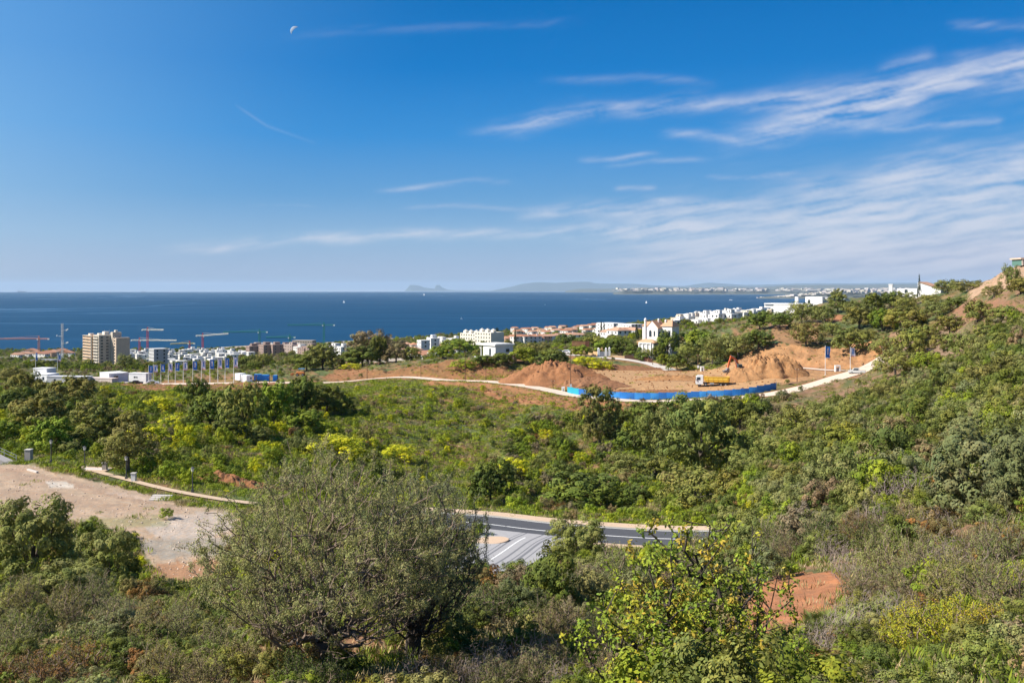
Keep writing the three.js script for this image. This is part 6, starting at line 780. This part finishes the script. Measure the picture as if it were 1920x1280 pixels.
treesAt([['dark', 1252, 668, 46, 46], ['dark', 1202, 674, 26, 18], ['olive', 1216, 672, 26, 20], ['dark', 1236, 672, 26, 26], ['bright', 1312, 660, 60, 44], ['olive', 1336, 688, 50, 52], ['olive', 1290, 686, 44, 40], ['olive', 1385, 676, 60, 48], ['dark', 1422, 668, 50, 36], ['dark', 1270, 694, 36, 32], ['bright', 1245, 684, 26, 24], ['oak', 1360, 672, 40, 36], ['olive', 1360, 692, 40, 30]], ['leafy', 'on the bank behind the levelled plot'], 'trees behind the levelled plot', 345);
treesAt([['bright', 830, 672, 44, 24], ['bright', 868, 668, 54, 30], ['olive', 1008, 676, 54, 34], ['dark', 1034, 690, 64, 34], ['bright', 982, 684, 44, 30], ['olive', 985, 672, 34, 26], ['dark', 940, 686, 40, 22], ['dark', 905, 684, 40, 18], ['bright', 1090, 668, 40, 22], ['dark', 1165, 662, 50, 30], ['bright', 1140, 658, 46, 28], ['dark', 1190, 668, 34, 26], ['oak', 1110, 652, 44, 26], ['bright', 850, 660, 40, 26], ['dark', 1060, 648, 40, 22]], ['garden', 'around the white flat roofed villa and the gate'], 'garden trees round the villas', 343);
treesAt([['euc', 690, 684, 80, 66, 'tall brownish eucalyptus left standing above the grey retaining wall'], ['euc', 745, 672, 50, 36, 'broad brownish eucalyptus behind the retaining wall'], ['dark', 680, 692, 70, 38], ['dark', 712, 688, 34, 54, 'dark upright tree between the two eucalyptus'], ['euc', 742, 688, 48, 36], ['oak', 772, 690, 34, 30], ['oak', 605, 696, 56, 46, 'big golden green oak at the end of the dark wood'], ['dark', 575, 700, 50, 30], ['dark', 660, 690, 34, 30]], ['garden', 'along the grey retaining wall'], 'trees along the retaining wall', 395);
treesAt([['cypress', 932, 648, 16, 32, 'broad dark conifer beside the turreted apartments'], ['cypress', 966, 650, 7, 32, 'slim dark cypress behind the white flat roofed villa'], ['cypress', 924, 648, 6, 26, 'thin cypress in front of the turreted apartments'], ['cypress', 1127.5, 640, 7, 36, 'first of the two slim cypresses before the stepped block'], ['cypress', 1132.5, 640, 7, 33, 'second of the two slim cypresses before the stepped block'], ['cypress', 1194, 640, 8, 32, 'dark cypress at the side of the tiled villa']], ['', ''], '', 420);
tree('cypress', 1724.5, 392, 1.3, 9.5, 'tall thin cypress beside the white house on the ridge');
{ // woods and garden trees further off
  const R = mulberry(909); let n = 0;
  const many = (count, u0, u1, D0, D1, ks, size, label, group) => { for (let i = 0; i < count; i++) { const u = lerp(u0, u1, R()), D = Math.sqrt(lerp(D0 * D0, D1 * D1, R())), x = xOf(u, D); if (noPlant.has(cellKey(x, -D))) continue; const w = size * (0.65 + 0.7 * R()), h = w * (0.62 + 0.35 * R()); if (!SEE(u, D, height(x, -D) + h) || height(x, -D) < 2) continue; const kk = ks[Math.floor(R() * ks.length)], side = NEAR_BY.find((q) => u < q[0])[1]; tree(kk, u, D, w, h, `${w < size * 0.85 ? 'small' : w > size * 1.15 ? 'large' : 'mid sized'} ${kinds[kk].name.replaceAll('_', ' ')} ${label} ${side}`, group); n++; } };
  many(130, 440, 640, 425, 640, ['dark', 'dark', 'oak', 'olive'], 5.5, 'in the dense wood', 'dense wood behind the containers');
  many(150, -60, 470, 470, 850, ['dark', 'oak', 'olive', 'dark'], 6.5, 'in the wooded land', 'wooded land before the tower');
  many(22, -60, 450, 900, 1380, ['dark', 'oak', 'dark', 'euc'], 6.5, 'among village houses', 'village trees');
  many(26, 430, 720, 700, 1350, ['dark', 'bright', 'oak'], 6, 'among the terraces', 'trees among the terraces');
  many(55, 700, 960, 440, 1000, ['dark', 'bright', 'oak', 'euc'], 6, 'in the villa gardens', 'garden trees among the tiled villas');
  many(34, 950, 1260, 430, 1000, ['dark', 'bright', 'oak'], 5, 'among white terraces', 'garden trees among the white terraces');
  many(26, 1250, 1440, 430, 1000, ['dark', 'olive', 'oak'], 6, 'below the hill town', 'trees below the hill town');
  many(34, -80, 1120, 1350, 1750, ['dark', 'euc'], 6, 'lining the shore', 'shore trees');
  console.log('far trees', n);
}
// shrubs: unit clumps, 1 m wide
const clumpGeo = {}; { let s = 3000; const def = { green: BRIGHT, deep: DEEP, grey: GREYG, lime: LIME, brown: BROWN, rust: RUST, yellow: YELL, olive: OLV, straw: STRAW }; for (const [k, cols] of Object.entries(def)) clumpGeo[k] = [0, 1].map(() => crown(s++, { lobes: 6, lobeR: [0.2, 0.32], leaves: 520, leaf: [0.095, 0.045], shape: 'low', cols, low: 0.0 })); }
const shrubGeo = {}; { let s = 4000; const def = { green: BRIGHT, deep: DEEP, grey: GREYG, lime: LIME, brown: BROWN, rust: RUST, olive: OLV, yellow: YELL }; for (const [k, cols] of Object.entries(def)) shrubGeo[k] = crown(s++, { lobes: 9, lobeR: [0.2, 0.3], leaves: 5000, leaf: [0.046, 0.026], shape: 'dome', cols, low: 0.0 }); }
const SHRUB = { green: ['bright_green_shrub', 'bright green leafy shrub'], deep: ['dark_green_shrub', 'dark green dense shrub'], grey: ['grey_green_shrub', 'grey green rounded shrub'], lime: ['lime_green_shrub', 'lime green leafy shrub'], brown: ['brown_shrub', 'brown dry twiggy shrub'], rust: ['rust_tinged_shrub', 'rust tinged evergreen shrub'], olive: ['wild_olive_shrub', 'silvery wild olive shrub'], yellow: ['yellow_flowering_shrub', 'yellow flowering shrub'] };
{
  const R = mulberry(31337), count = {}, inst = {}; let nInd = 0, nInst = 0;
  const addInst = (k, x, z, s, sy) => { (inst[s > 1.55 ? k + '+' : k] ??= []).push([x, height(x, z) - 0.05 * s, z, s, sy, R() * 6.28, R()]); nInst++; };
  const zone = (u, v, D) => D < 75 ? 'near' : u > 1430 ? 'slope' : D < 335 ? 'far' : 'beyond';
  const where = { near: 'on the steep slope under the viewpoint', slope: 'on the scrub slope below the road end', far: 'on the hillside across the valley', beyond: 'beyond the site road' };
  const mix = { near: ['grey', 'green', 'olive', 'brown', 'deep', 'grey', 'olive', 'rust', 'green', 'deep'], slope: ['grey', 'olive', 'deep', 'olive', 'brown', 'grey', 'deep', 'deep', 'olive', 'green', 'grey'], far: ['green', 'deep', 'lime', 'lime', 'brown', 'green', 'olive', 'lime', 'rust', 'deep'], beyond: ['deep', 'green', 'grey', 'lime', 'brown'] };
  const beside = (u, D, zn) => zn === 'near' ? (u < 260 ? 'on the bank under the gravel lot' : u < 520 ? 'just below the gravel lot corner' : u < 940 ? 'around the large wild olive' : u < 1160 ? 'below the end of the side road' : u < 1420 ? 'around the young carob' : u < 1640 ? 'around the red soil patch' : 'below the broad evergreen oak')
    : zn === 'slope' ? (D < 120 ? 'on the slope beside the evergreen oak' : D < 230 ? 'on the scrub slope below the road end' : 'between the hillside trees above the cut bank')
    : zn === 'far' ? (D < 155 ? (u < 560 ? 'along the footpath and its lamps' : 'along the far verge of the asphalt road') : u < 300 ? 'in the grove above the paved slab' : u < 560 ? 'on the slope below the flag row' : u < 800 ? 'on the slope below the red bank' : u < 1050 ? 'on the slope below the white flat villa' : 'in the gully below the blue fence')
    : (u < 600 ? 'beside the flags and containers' : u < 1000 ? 'on the bank below the villas' : 'between levelled plot and upper road');
  const scatter = (u0, u1, D0, D1, density, size, individuals, filter) => {
    const area = (D1 * D1 - D0 * D0) / 2 * (u1 - u0) / F, n = Math.round(area * density);
    for (let i = 0; i < n; i++) {
      const D = Math.sqrt(lerp(D0 * D0, D1 * D1, R())), u = lerp(u0, u1, R()), x = xOf(u, D), z = -D;
      if (noPlant.has(cellKey(x, z))) continue; const [rd] = nearRoad(x, z); if (rd < (D > 200 ? 0.9 : 1.9)) continue;
      const rs = findRegions(x, z), bare = rs.reduce((m, r) => Math.max(m, r.bare), 0); if (R() < bare * (rs.some((r) => r.flat > 0.5) ? 0.995 : 0.93)) continue;
      const patch = fbm(x / 11 + 3, z / 11, 3), zn = zone(u, 0, D); if (filter && !filter(x, z, patch, u, D)) continue;
      const s = size * (0.45 + 0.9 * R() * R() + 0.5 * Math.max(0, patch)); if (!SEE(u, D, height(x, z) + s)) continue;
      const m = mix[zn]; let k = m[Math.floor(clamp((fbm(x / 17 - 60, z / 17 + 8, 2) * 0.65 + 0.5 + (R() - 0.5) * 0.75), 0, 0.999) * m.length)];
      if (zn === 'far' && fbm(x / 13 + 200, z / 13 - 70, 2) > (u < 760 ? 0.2 : 0.42)) k = R() < 0.6 ? 'yellow' : 'lime';
      if (D > 104 && D < 152 && u < 520 && R() < 0.7) k = R() < 0.6 ? 'lime' : 'green';
      const sy = (s > 1.55 ? 0.72 : 0.5) + 0.36 * R();
      if (individuals && (count[k] ?? 0) < 290 && R() < individuals) { count[k] = (count[k] ?? 0) + 1; const g = solo(SHRUB[k][0], shrubGeo[k], LEAF_TINTS[Math.floor(R() * 5)], `${s < 0.9 ? 'small' : s < 1.6 ? 'mid sized' : s < 2.6 ? 'large' : 'very large'} ${sy > 0.85 ? 'tall ' : ''}${SHRUB[k][1]} ${beside(u, D, zn)}`, 'shrub', `${SHRUB[k][1]}s ${where[zn]}`); g.position.set(x, height(x, z) - 0.08 * s, z); g.scale.set(s, s * sy * 1.05, s); g.rotation.y = R() * 6.28; nInd++; }
      else addInst(k, x, z, s, sy);
    }
  };
  for (const [u, D] of [[1440, 38], [1470, 42], [1500, 44], [1500, 39], [1530, 42], [1550, 45], [1480, 35], [1520, 36], [1560, 41]]) clear(xOf(u, D), -D, 1.6);      // the bare red soil
  scatter(-60, 1990, 11, 32, 0.85, 1.15, 0.9); scatter(-60, 1990, 32, 60, 0.6, 1.5, 0.28); scatter(-60, 1990, 32, 60, 0.5, 0.8, 0);
  scatter(-60, 1450, 60, 100, 0.45, 1.5, 0.12); scatter(1430, 1990, 60, 120, 0.3, 1.9, 0.25); scatter(1430, 1990, 60, 120, 0.2, 0.8, 0);
  scatter(1380, 1990, 120, 225, 0.2, 2.1, 0.1, (x, z, p, u, D) => u < 1700 || D < 170 || p > 0.1); scatter(1380, 1990, 120, 225, 0.12, 0.9, 0); scatter(1420, 1990, 225, 420, 0.09, 0.9, 0);
  scatter(1420, 1990, 225, 440, 0.03, 1.6, 0.1);
  scatter(-60, 1420, 100, 150, 0.4, 1.3, 0.05); scatter(-60, 1420, 150, 300, 0.42, 1.35, 0.012); scatter(-60, 1420, 300, 345, 0.3, 0.8, 0.01); scatter(-60, 1420, 150, 300, 0.55, 0.75, 0);
  scatter(-60, 1420, 340, 470, 0.16, 1.5, 0.004); scatter(-60, 1450, 470, 900, 0.035, 3.2, 0); scatter(-60, 1450, 900, 1600, 0.008, 5, 0);
  scatter(950, 1480, 125, 262, 0.15, 3.3, 0.3, (x, z, p) => p > -0.15); scatter(1400, 1990, 66, 218, 0.17, 3.7, 0.4); scatter(-60, 950, 150, 285, 0.02, 2.6, 0.3); scatter(-60, 700, 125, 230, 0.04, 3.0, 0.3);
  // the vivid yellow flowering bushes
  const spot = (k, u, v, wpx, hpx, label, from = 100) => { const D = seek(u, v, from), x = xOf(u, D), s = D / F, g = solo(SHRUB[k][0], shrubGeo[k], LEAF_TINTS[0], label, 'shrub'); g.position.set(x, height(x, -D) - 0.1, -D); g.scale.set(wpx * s, hpx * s, wpx * s); };
  spot('yellow', 635, 866, 108, 46, 'large vivid yellow flowering bush behind the big olive tree'); spot('yellow', 605, 862, 60, 36, 'yellow flowering bush joining the large vivid one'); spot('yellow', 750, 862, 70, 32, 'yellow flowering bush on the slope above the olive crown'); spot('yellow', 965, 895, 66, 34, 'yellow flowering bush beside the dark round tree'); spot('yellow', 280, 830, 80, 40, 'yellow flowering bush beside the leaning olive tree'); spot('yellow', 300, 770, 60, 30, 'yellow flowering bush below the parked cars'); spot('yellow', 330, 800, 60, 26, 'yellow flowering bush in the middle of the green slope'); spot('yellow', 1100, 690, 60, 22, 'yellow flowering bush behind the red earth heap', 340); spot('yellow', 1130, 692, 44, 16, 'yellow flowering bush below the gate pillars', 340); spot('lime', 870, 690, 50, 18, 'lime green bush on the bank under the white villa', 335); spot('yellow', 660, 694, 40, 12, 'yellow flowering patch bush on the red terrace', 380);
  const M = new THREE.Matrix4(), Q = new THREE.Quaternion(), up = v3(0, 1, 0), C = new THREE.Color();
  for (const [k, l] of Object.entries(inst)) for (let v = 0; v < 2; v++) {
    if (!l.some((_, i) => i % 2 === v)) continue;
    const part_ = l.filter((_, i) => i % 2 === v), big_ = k.endsWith('+'), im = new THREE.InstancedMesh(big_ ? shrubGeo[k.slice(0, -1)] : clumpGeo[k][v], LEAF, part_.length);
    part_.forEach(([x, y, z, s, sy, a, t], i) => { M.compose(v3(x, y, z), Q.setFromAxisAngle(up, a), v3(s, s * sy, s)); im.setMatrixAt(i, M); im.setColorAt(i, C.setRGB(0.8 + 0.35 * t, 0.85 + 0.25 * t, 0.85 + 0.2 * (1 - t))); });
    im.name = numbered('undergrowth'); tag(im, `${k.endsWith('+') ? 'dense' : 'low'} ${SHRUB[k.replace('+', '')]?.[1] ?? 'dry straw'} undergrowth covering the hillsides`, 'undergrowth', 'undergrowth', 'stuff'); scene.add(im);
  }
  // grass tufts on the turf
  const grass = (cols, seed) => { const R2 = mulberry(seed), o = new Leaves(); for (let i = 0; i < 46; i++) { const a = R2() * 6.28, r = Math.sqrt(R2()) * 0.5, h = 0.18 + 0.22 * R2(); o.add(Math.cos(a) * r, h * 0.45, Math.sin(a) * r, Math.cos(a * 3), 0.35, Math.sin(a * 3), h, 0.03, vary(pickR(cols, R2), R2, 0.3), R2, 3); } return o.build(); };
  const gg = [grass(LIME, 1), grass(STRAW, 2), grass(BRIGHT, 3)], lists = [[], [], []];
  const turf = (u0, u1, D0, D1, density, size, keep = 1) => { const n = Math.round((D1 * D1 - D0 * D0) / 2 * (u1 - u0) / F * density); for (let i = 0; i < n; i++) { const D = Math.sqrt(lerp(D0 * D0, D1 * D1, R())), u = lerp(u0, u1, R()), x = xOf(u, D), z = -D; if (nearRoad(x, z)[0] < 0.9) continue; const rs = findRegions(x, z); if (rs.some((r) => r.bare > 0.65 && R() < r.bare * 0.99)) continue; if (R() > keep || !SEE(u, D, height(x, z) + 0.4)) continue; const t = fbm(x / 8 + 90, z / 8, 2) * 0.6 + 0.5 + (R() - 0.5) * 0.5; lists[u > 1380 || D < 62 ? (t > 0.45 ? 1 : 2) : t > 0.72 ? 1 : t > 0.4 ? 0 : 2].push([x, height(x, z) - 0.02, z, size * (0.6 + 0.8 * R()), R() * 6.28]); } };
  turf(-60, 1990, 11, 30, 3, 0.7); turf(-60, 1990, 30, 62, 1.5, 0.9); turf(-60, 1420, 62, 155, 1.6, 1.1); turf(1400, 1990, 62, 130, 0.5, 1.0); turf(-60, 1420, 155, 345, 0.8, 1.5); turf(1400, 1990, 130, 330, 0.12, 1.3);
  lists.forEach((l, k) => { const im = new THREE.InstancedMesh(gg[k], LEAF, l.length); l.forEach(([x, y, z, s, a], i) => { M.compose(v3(x, y, z), Q.setFromAxisAngle(up, a), v3(s * 1.6, s, s * 1.6)); im.setMatrixAt(i, M); }); im.name = numbered('grass'); tag(im, ['fresh yellow green grass among the scrub', 'dry straw grass among the scrub', 'green grass among the scrub'][k], 'grass', 'grass', 'stuff'); scene.add(im); });
  console.log('shrubs', nInd, 'instances', nInst, 'grass', lists.map((l) => l.length));
}
// ---------------------------------------------------------------- plants close to the viewpoint, grown branch by branch
function place(name, label, parts, u, D, { category = 'tree', group, turn = 0, scale = 1, wood = greyBark, twig = twigMat, leaf = LEAF, sink = 0.1, names = ['trunk', 'twigs', 'crown'] } = {}) {
  const g = thing(name, label, category, group), x = xOf(u, D); g.position.set(x, height(x, -D) - sink, -D); g.rotation.y = turn; g.scale.setScalar(scale); if (parts.wood.index.count) part(names[0], parts.wood, wood, g); part(names[1], parts.twigs, twig, g); if (parts.leaves) part(names[2], parts.leaves, leaf, g); return g;
}
{
  const A = grown(11, { w: 9.4, h: 6.3, y0: 0.2, n: 5200, roots: 5, spread: 0.7, bias: 0.30, r0: 0.0085, pow: 0.48, minR: 0.0045, split: 40, leaf: [0.068, 0.02], perTip: 52, reach: 0.14, cols: OLIVE, shell: 0.36, tipMax: 2, thin: 0.16, clearFoot: 0.52, fan: 1.15 });
  place('olive_tree', 'large wild olive with many grey stems fanning from the ground', A, 628, 27.5, { sink: 0.2 });
  const B = grown(12, { w: 4.8, h: 5.9, y0: 0.14, n: 2800, roots: 3, spread: 0.4, bias: 0.28, r0: 0.010, pow: 0.48, minR: 0.0045, split: 30, leaf: [0.068, 0.022], perTip: 46, reach: 0.13, cols: [[0.19, 0.205, 0.095], [0.21, 0.22, 0.11], [0.16, 0.18, 0.08]], shell: 0.38, tipMax: 2, thin: 0.16, clearFoot: 0.5, fan: 1.0, lean: [0.10, 0] });
  place('olive_tree', 'darker forked olive growing against the large wild olive', B, 775, 31, { wood: barkMat, twig: barkMat });
  const Cc = [[0.30, 0.33, 0.03], [0.23, 0.29, 0.03], [0.36, 0.34, 0.03], [0.17, 0.24, 0.03], [0.26, 0.32, 0.03], [0.24, 0.30, 0.03], [0.40, 0.30, 0.04]];
  const C = grown(13, { w: 4.4, h: 4.0, y0: 0.16, n: 1150, roots: 2, spread: 0.3, bias: 0.22, r0: 0.012, pow: 0.5, minR: 0.0065, split: 8, leaf: [0.085, 0.052], perTip: 22, reach: 0.15, cols: Cc, shell: 0.5, tipMax: 2, thin: 0.08, up: 0.2 });
  place('carob_sapling', 'yellow green young carob tree with twisted dark branches above the red soil', C, 1290, 18.2, { wood: darkTwig, twig: darkTwig });
  const bare = grown(14, { w: 3.2, h: 4.6, y0: 0.3, n: 60, roots: 2, spread: 0.3, bias: 0.12, r0: 0.011, pow: 0.5, minR: 0.008, split: 6, perTip: 0, cols: Cc, shell: 0.3 });
  place('bare_sapling', 'leafless dark branches sticking up through the young carob', bare, 1345, 18.8, { wood: darkTwig, twig: darkTwig, names: ['trunk', 'branches', ''] });
  // the big evergreen at the edge of the slope
  const oakBig = [crown(21, { lobes: 30, lobeR: [0.12, 0.2], leaves: 26000, leaf: [0.026, 0.016], cols: [[0.16, 0.175, 0.065], [0.14, 0.16, 0.06], [0.18, 0.185, 0.08]] }), crown(22, { lobes: 26, lobeR: [0.12, 0.21], leaves: 20000, leaf: [0.028, 0.014], cols: [...OLV, OLIVE[1]] })];
  const big = (name, label, k, u, D, w, h, mat = LEAF) => { const g = thing(name, label, 'tree'), x = xOf(u, D); g.position.set(x, height(x, -D) - 0.3 - 0.13 * h, -D); g.scale.set(w, h * 1.12, w); g.rotation.y = u; part('trunk', kinds.oak.trunkGeo, barkMat, g); part('crown', oakBig[k], mat, g); clear(x, -D, w * 0.3); };
  big('oak_tree', 'broad dense evergreen oak on the near scrub slope', 0, 1850, 50, 6.2, 5.2); big('oak_tree', 'second evergreen oak leaning out beyond the broad dense one', 0, 1935, 46, 4.4, 4.4);
  big('olive_tree', 'big round wild olive at the edge of the gravel lot', 1, 58, 84, 8.4, 8.0); big('olive_tree', 'smaller wild olive hiding the corner of the gravel lot', 1, 205, 76, 5.6, 5.6); big('olive_tree', 'rounded olive bush standing before the asphalt road', 1, 1082, 83, 6.2, 4.6); big('olive_tree', 'low olive spreading below the smaller wild olive', 1, 120, 62, 5.5, 3.2); big('oak_tree', 'dark evergreen bush under the end of the side road', 0, 972, 39, 2.6, 1.9, LEAF_TINTS[1]); big('olive_tree', 'olive bush hiding the far bend of the asphalt road', 1, 1385, 87, 5.2, 4.0); big('olive_tree', 'second olive bush beyond the bend of the asphalt road', 1, 1455, 84, 5.4, 4.2); big('olive_tree', 'loose olive bush between the side road and the young carob', 1, 1120, 56, 4.2, 2.0);
  // shrubs grown with stems, repeated
  const P = {
    oliveBush: grown(31, { w: 2.6, h: 2.5, n: 620, roots: 4, spread: 0.5, leaf: [0.07, 0.02], perTip: 20, reach: 0.16, cols: OLIVE, shell: 0.5, tipMax: 2, minR: 0.005 }),
    greenBush: grown(32, { w: 2.2, h: 1.7, n: 460, roots: 4, spread: 0.6, leaf: [0.055, 0.028], perTip: 24, reach: 0.14, cols: [[0.13, 0.16, 0.04], [0.16, 0.185, 0.05], [0.1, 0.14, 0.04]], shell: 0.5, tipMax: 2, minR: 0.005 }),
    rustBush: grown(33, { w: 2.2, h: 1.6, n: 460, roots: 4, spread: 0.6, leaf: [0.055, 0.024], perTip: 22, reach: 0.14, cols: [...RUST, [0.15, 0.16, 0.05]], shell: 0.5, tipMax: 2, minR: 0.005 }),
    deadBush: grown(34, { w: 2.0, h: 1.5, n: 900, roots: 6, spread: 0.6, bias: 0.3, perTip: 0, cols: BROWN, shell: 0.5, r0: 0.004, minR: 0.003, split: 60 }),
    yellowBush: grown(35, { w: 1.8, h: 1.2, n: 380, roots: 4, spread: 0.5, leaf: [0.05, 0.024], perTip: 24, reach: 0.12, cols: [[0.36, 0.34, 0.025], [0.30, 0.30, 0.025], [0.25, 0.27, 0.025], [0.40, 0.33, 0.03]], shell: 0.5, tipMax: 2, minR: 0.005 }),
    greyBush: grown(36, { w: 2.0, h: 1.3, n: 420, roots: 5, spread: 0.6, leaf: [0.06, 0.014], perTip: 24, reach: 0.14, cols: [...GREYG, ...BROWN], shell: 0.5, tipMax: 2, minR: 0.005 }),
  };
  const label = { oliveBush: ['wild_olive_bush', 'silvery wild olive bush with thin grey stems'], greenBush: ['mastic_bush', 'green leafy mastic bush'], rustBush: ['rusty_mastic_bush', 'mastic bush with rusty brown shoots'], deadBush: ['dead_brush', 'bare grey dead brush of fine twigs'], yellowBush: ['spurge_bush', 'yellow green spurge bush'], greyBush: ['rockrose_bush', 'grey green rockrose bush'] };
  const bush = (k, u, D, s0, where) => { const s = s0 * (where === leftS ? (u > 250 ? 0.52 : 0.62) : k === 'deadBush' ? 0.74 : 0.78); return place(label[k][0], `${label[k][1]} ${where}`, P[k], u, D, { category: 'shrub', group: `${label[k][1]} ${where}`, scale: s, turn: u * 1.7 + D, wood: k === 'deadBush' ? deadMat : greyBark, twig: k === 'deadBush' ? deadMat : twigMat, leaf: LEAF_TINTS[Math.floor(rnd() * 5)], sink: 0.12, names: ['stem', 'twigs', 'foliage'] }); };
  const leftS = 'on the steep bank under the gravel lot', midS = 'at the foot of the large wild olive', rightS = 'on the near slope beside the red soil';
  for (const [k, u, D, s] of [['oliveBush', 330, 34, 1.3], ['oliveBush', 400, 30, 1.2], ['oliveBush', 270, 40, 1.4], ['oliveBush', 210, 36, 1.3], ['oliveBush', 120, 45, 1.5], ['oliveBush', 40, 48, 1.6], ['greenBush', 60, 38, 1.4], ['oliveBush', 20, 33, 1.2], ['rustBush', 90, 25, 1.3], ['rustBush', 150, 27, 1.3], ['rustBush', 40, 26, 1.2], ['rustBush', 180, 23, 1.0], ['greenBush', 160, 32, 1.3], ['greenBush', 250, 28, 1.1], ['oliveBush', 300, 26, 1.1], ['oliveBush', 380, 25, 1.0], ['oliveBush', 450, 27, 1.1], ['greenBush', 210, 21, 0.7], ['yellowBush', 100, 29, 1.2], ['oliveBush', 460, 38, 1.3], ['oliveBush', 180, 52, 1.6], ['greyBush', 340, 46, 1.5], ['oliveBush', 420, 50, 1.5], ['greenBush', 300, 58, 1.7], ['greyBush', 230, 47, 1.5], ['oliveBush', 500, 33, 1.1], ['oliveBush', 280, 33, 1.2], ['oliveBush', 350, 40, 1.4], ['greenBush', 30, 55, 1.8], ['greenBush', 400, 62, 1.7]]) bush(k, u, D, s, leftS);
  for (const [k, u, D, s] of [['yellowBush', 690, 23.5, 0.75], ['yellowBush', 655, 24, 0.6], ['deadBush', 960, 27, 1.2], ['deadBush', 910, 26, 1.1], ['deadBush', 1010, 29, 1.2], ['greyBush', 850, 25, 1.0], ['greyBush', 930, 24.5, 1.0], ['greyBush', 1000, 25, 1.1], ['deadBush', 880, 24.5, 0.9], ['greenBush', 870, 36, 1.5], ['greenBush', 930, 38, 1.2], ['greenBush', 1010, 36, 1.1], ['oliveBush', 1065, 42, 0.95], ['greyBush', 1050, 34, 1.4], ['greyBush', 1120, 32, 1.3], ['greyBush', 1040, 27, 1.1], ['deadBush', 1060, 24, 0.9], ['oliveBush', 1160, 46, 1.5], ['greyBush', 1080, 52, 1.6], ['oliveBush', 830, 38, 1.0], ['greenBush', 560, 25, 0.9], ['greenBush', 610, 24.5, 0.8], ['deadBush', 780, 25, 1.0], ['greyBush', 1130, 26, 1.0], ['greenBush', 540, 34, 1.2], ['oliveBush', 700, 40, 1.3]]) bush(k, u, D, s, midS);
  for (const [k, u, D, s] of [['deadBush', 1600, 27, 1.3], ['deadBush', 1650, 29, 1.3], ['deadBush', 1560, 26, 1.1], ['deadBush', 1690, 27, 1.2], ['deadBush', 1520, 25, 1.0], ['yellowBush', 1740, 23, 1.3], ['yellowBush', 1700, 24.5, 1.2], ['yellowBush', 1800, 24, 1.2], ['yellowBush', 1850, 22, 1.1], ['greyBush', 1900, 25, 1.3], ['greyBush', 1850, 28, 1.3], ['oliveBush', 1780, 30, 1.0], ['oliveBush', 1880, 33, 1.2], ['greyBush', 1700, 34, 1.4], ['greyBush', 1620, 37, 1.4], ['oliveBush', 1660, 40, 1.3], ['oliveBush', 1740, 38, 1.2], ['deadBush', 1780, 36, 1.5], ['greyBush', 1830, 38, 1.4], ['deadBush', 1590, 44, 1.6], ['deadBush', 1560, 52, 1.7], ['greenBush', 1640, 50, 1.6], ['oliveBush', 1700, 47, 1.4], ['deadBush', 1760, 46, 1.7], ['greyBush', 1480, 56, 1.6], ['greenBush', 1540, 60, 1.7], ['rustBush', 1610, 57, 1.7], ['oliveBush', 1450, 62, 1.6], ['greyBush', 1380, 58, 1.6], ['deadBush', 1720, 62, 2.6], ['deadBush', 1670, 68, 2.8], ['deadBush', 1640, 60, 2.0], ['greyBush', 1900, 36, 1.4], ['yellowBush', 1920, 27, 1.2], ['yellowBush', 1560, 30, 0.7], ['greyBush', 1250, 48, 1.5], ['oliveBush', 1300, 55, 1.5], ['greyBush', 1200, 38, 1.3], ['greenBush', 1330, 42, 1.4], ['greyBush', 1180, 24, 0.9], ['greenBush', 1420, 24, 1.0], ['greyBush', 1460, 22, 0.9], ['greenBush', 1340, 20, 0.9], ['deadBush', 1230, 28, 1.2]]) bush(k, u, D, s, rightS);
  // dwarf fan palms
  const palm = (u, D, s, label) => {
    const R = mulberry(Math.floor(u)), g = thing('dwarf_palm', label, 'palm'), x = xOf(u, D); g.position.set(x, height(x, -D), -D); g.scale.setScalar(s); part('trunk', barGeo(v3(0, -0.1, 0), v3(0, 0.25, 0), 0.16, 0.12, 8), barkMat, g);
    const fm = new THREE.MeshPhysicalMaterial({ color: new THREE.Color(0.22, 0.25, 0.05), roughness: 0.7, transmission: 0.2, thickness: 0, side: THREE.DoubleSide });
    for (let i = 0; i < 16; i++) { const a = i * 2.4, e = 0.25 + 0.9 * R(), o = v3(Math.cos(a) * Math.cos(e), Math.sin(e), Math.sin(a) * Math.cos(e)), c = o.clone().multiplyScalar(0.55 + 0.25 * R()).add(v3(0, 0.15, 0)), sd = new THREE.Vector3().crossVectors(o, v3(0, 1, 0)).normalize(), p = [], idx = []; for (let k = 0; k < 14; k++) { const t = (k / 13 - 0.5) * 2.4, d = o.clone().multiplyScalar(Math.cos(t)).addScaledVector(sd, Math.sin(t)), q = c.clone().addScaledVector(d, 0.5).add(v3(0, -0.06 * Math.abs(t), 0)), w = new THREE.Vector3().crossVectors(d, v3(0, 1, 0)).normalize().multiplyScalar(0.02), b = p.length / 3; const mid = c.clone().addScaledVector(d, 0.22); p.push(...c.toArray(), ...mid.clone().add(w).toArray(), ...q.toArray(), ...mid.clone().sub(w).add(v3(0, 0.012, 0)).toArray()); idx.push(b, b + 1, b + 2, b, b + 2, b + 3); } const fg = new THREE.BufferGeometry(); fg.setAttribute('position', new THREE.Float32BufferAttribute(p, 3)); fg.setIndex(idx); fg.computeVertexNormals(); const f = part('frond', fg, fm, g); part('stalk', barGeo(v3(0, 0.15, 0), c, 0.012, 0.008, 4), barkMat, f); }
  };
  palm(1560, 29, 1.0, 'green dwarf fan palm at the edge of the red soil'); palm(1725, 41, 0.95, 'small dwarf fan palm among dry brush on the near slope'); palm(1545, 28, 0.7, 'low dwarf fan palm beside the larger one');
}
scene.traverse((o) => { if (o.isMesh) { o.castShadow = true; o.receiveShadow = true; } });
renderer.render(scene, camera);
